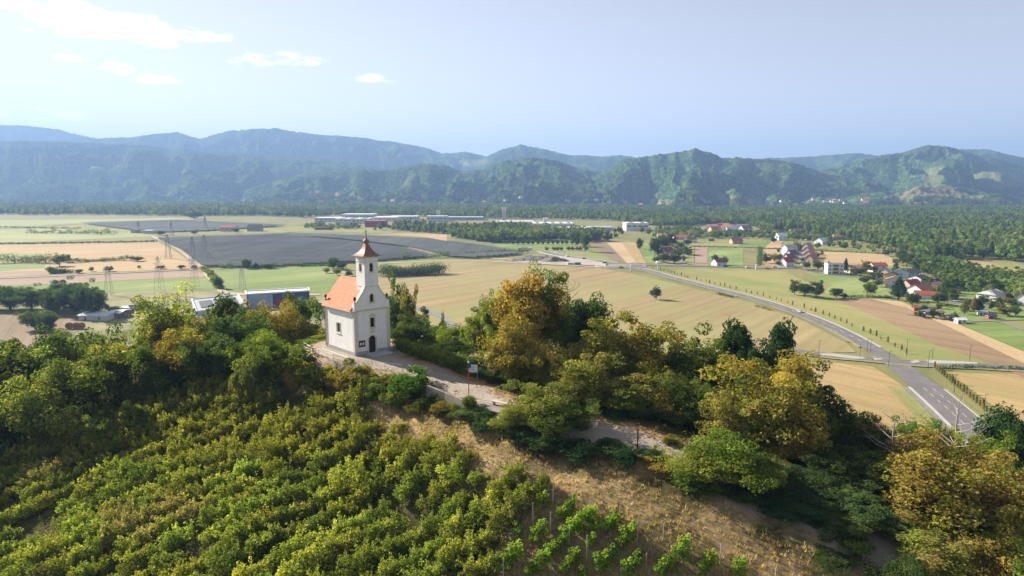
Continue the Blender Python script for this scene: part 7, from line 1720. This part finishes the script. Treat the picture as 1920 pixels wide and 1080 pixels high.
wood("copse_woodland", [(848, 446), (855, 436), (930, 429), (1010, 431), (1060, 437), (1130, 440), (1122, 452), (1100, 456), (1080, 450), (1000, 453), (920, 456)], 9, 8, 15, FR2, .08, 3)
wood("conifer_woodland", [(722, 430), (760, 425), (850, 428), (940, 433), (1000, 437), (930, 442), (850, 440), (780, 436)], 10, 8, 15, [FR[2], FR[0]], .1, 4)
wood("village_woodland", [(1222, 448), (1235, 436), (1290, 433), (1330, 441), (1410, 438), (1440, 443), (1500, 441), (1530, 445), (1570, 452), (1560, 460), (1500, 451), (1440, 448), (1340, 448), (1290, 447)], 12, 6, 12, FR2, .15, 5)
wood("garden_woodland", [(1700, 488), (1770, 492), (1810, 512), (1900, 530), (2000, 545), (2300, 560), (2300, 600), (1930, 572), (1890, 560), (1840, 556), (1800, 548), (1770, 540), (1740, 520), (1712, 508)], 8, 6, 12, FR2, .05, 6, wmul=.42)
wood("works_woodland", [(560, 428), (600, 424), (640, 425), (680, 428), (640, 431)], 12, 6, 11, FR2, .3, 7)
wood("field_woodland", [(1530, 462), (1600, 463), (1690, 472), (1700, 490), (1680, 480), (1600, 470)], 14, 5, 9, FR2, .42, 8)
# loose garden trees among the houses, and trees of the works
rt_ = random.Random(31)
for (xa, xb, ya, yb, n, lab, hh) in [(1690, 1905, 566, 600, 26, "garden tree on the allotments in front of the village", (8, 20)), (1600, 1700, 506, 534, 12, "garden tree between the houses beside the white block", (8, 16)),
                      (1455, 1545, 462, 500, 14, "garden tree among the terraced houses", (7, 13)), (1225, 1290, 455, 492, 14, "roadside tree among the purple roofed houses", (10, 20)),
                      (1400, 1580, 443, 456, 20, "tree between the houses before the big wood", (8, 14)), (1715, 1800, 530, 566, 16, "tree between the houses behind the big fir", (12, 22)), (1300, 1410, 436, 444, 12, "tree in front of the reddish cluster of houses", (8, 12)),
                      (1130, 1290, 434, 446, 16, "tree below the white factory building", (8, 14)), (560, 820, 420, 432, 18, "tree in front of the white works halls", (6, 11))]:
    for i in range(n):
        h_ = rt_.uniform(*hh); ptree(rt_.uniform(xa, xb), rt_.uniform(ya, yb), h_, h_ * rt_.uniform(.7, 1.2), rt_.choice(['dark', 'green', 'olive', 'dark', 'green']), lab, rt_.choice(['mid_a', 'mid_b', 'round_a', 'mid_c']), group=lab + "s")
M['tarp'] = simple("coloured_sheet", (.10, .34, .30), .6, .2, 2)
for i, (x, y, wc, rc_, lab) in enumerate([(1722, 583, 'red', 'red', "small red garden shed on the allotments"), (1745, 585, 'tan', 'brown', "brown garden hut on the allotments"), (1735, 590, 'white', 'steel', "garden hut with turquoise grey roof on the allotments"), (1760, 592, 'yellow', 'tan', "ochre garden hut on the allotments"), (1800, 606, 'white', 'white', "white caravan like hut at the corner of the lush meadow"),
                          (1783, 600, 'brown', 'dark', "dark garden hut near the white one"), (1841, 592, 'white', 'steel', "open shelter with pale roof in the gardens"), (1856, 598, 'red', 'dark', "dark red shed beside the pale roofed shelter")]):
    house(x, y, rt_.uniform(4, 6), 3.5, 2.3, .8, rt_.uniform(-30, 30), wc, rc_, lab, chim=False, wins=2, storeys=1, group="allotment huts", name='garden_hut', cat='hut')
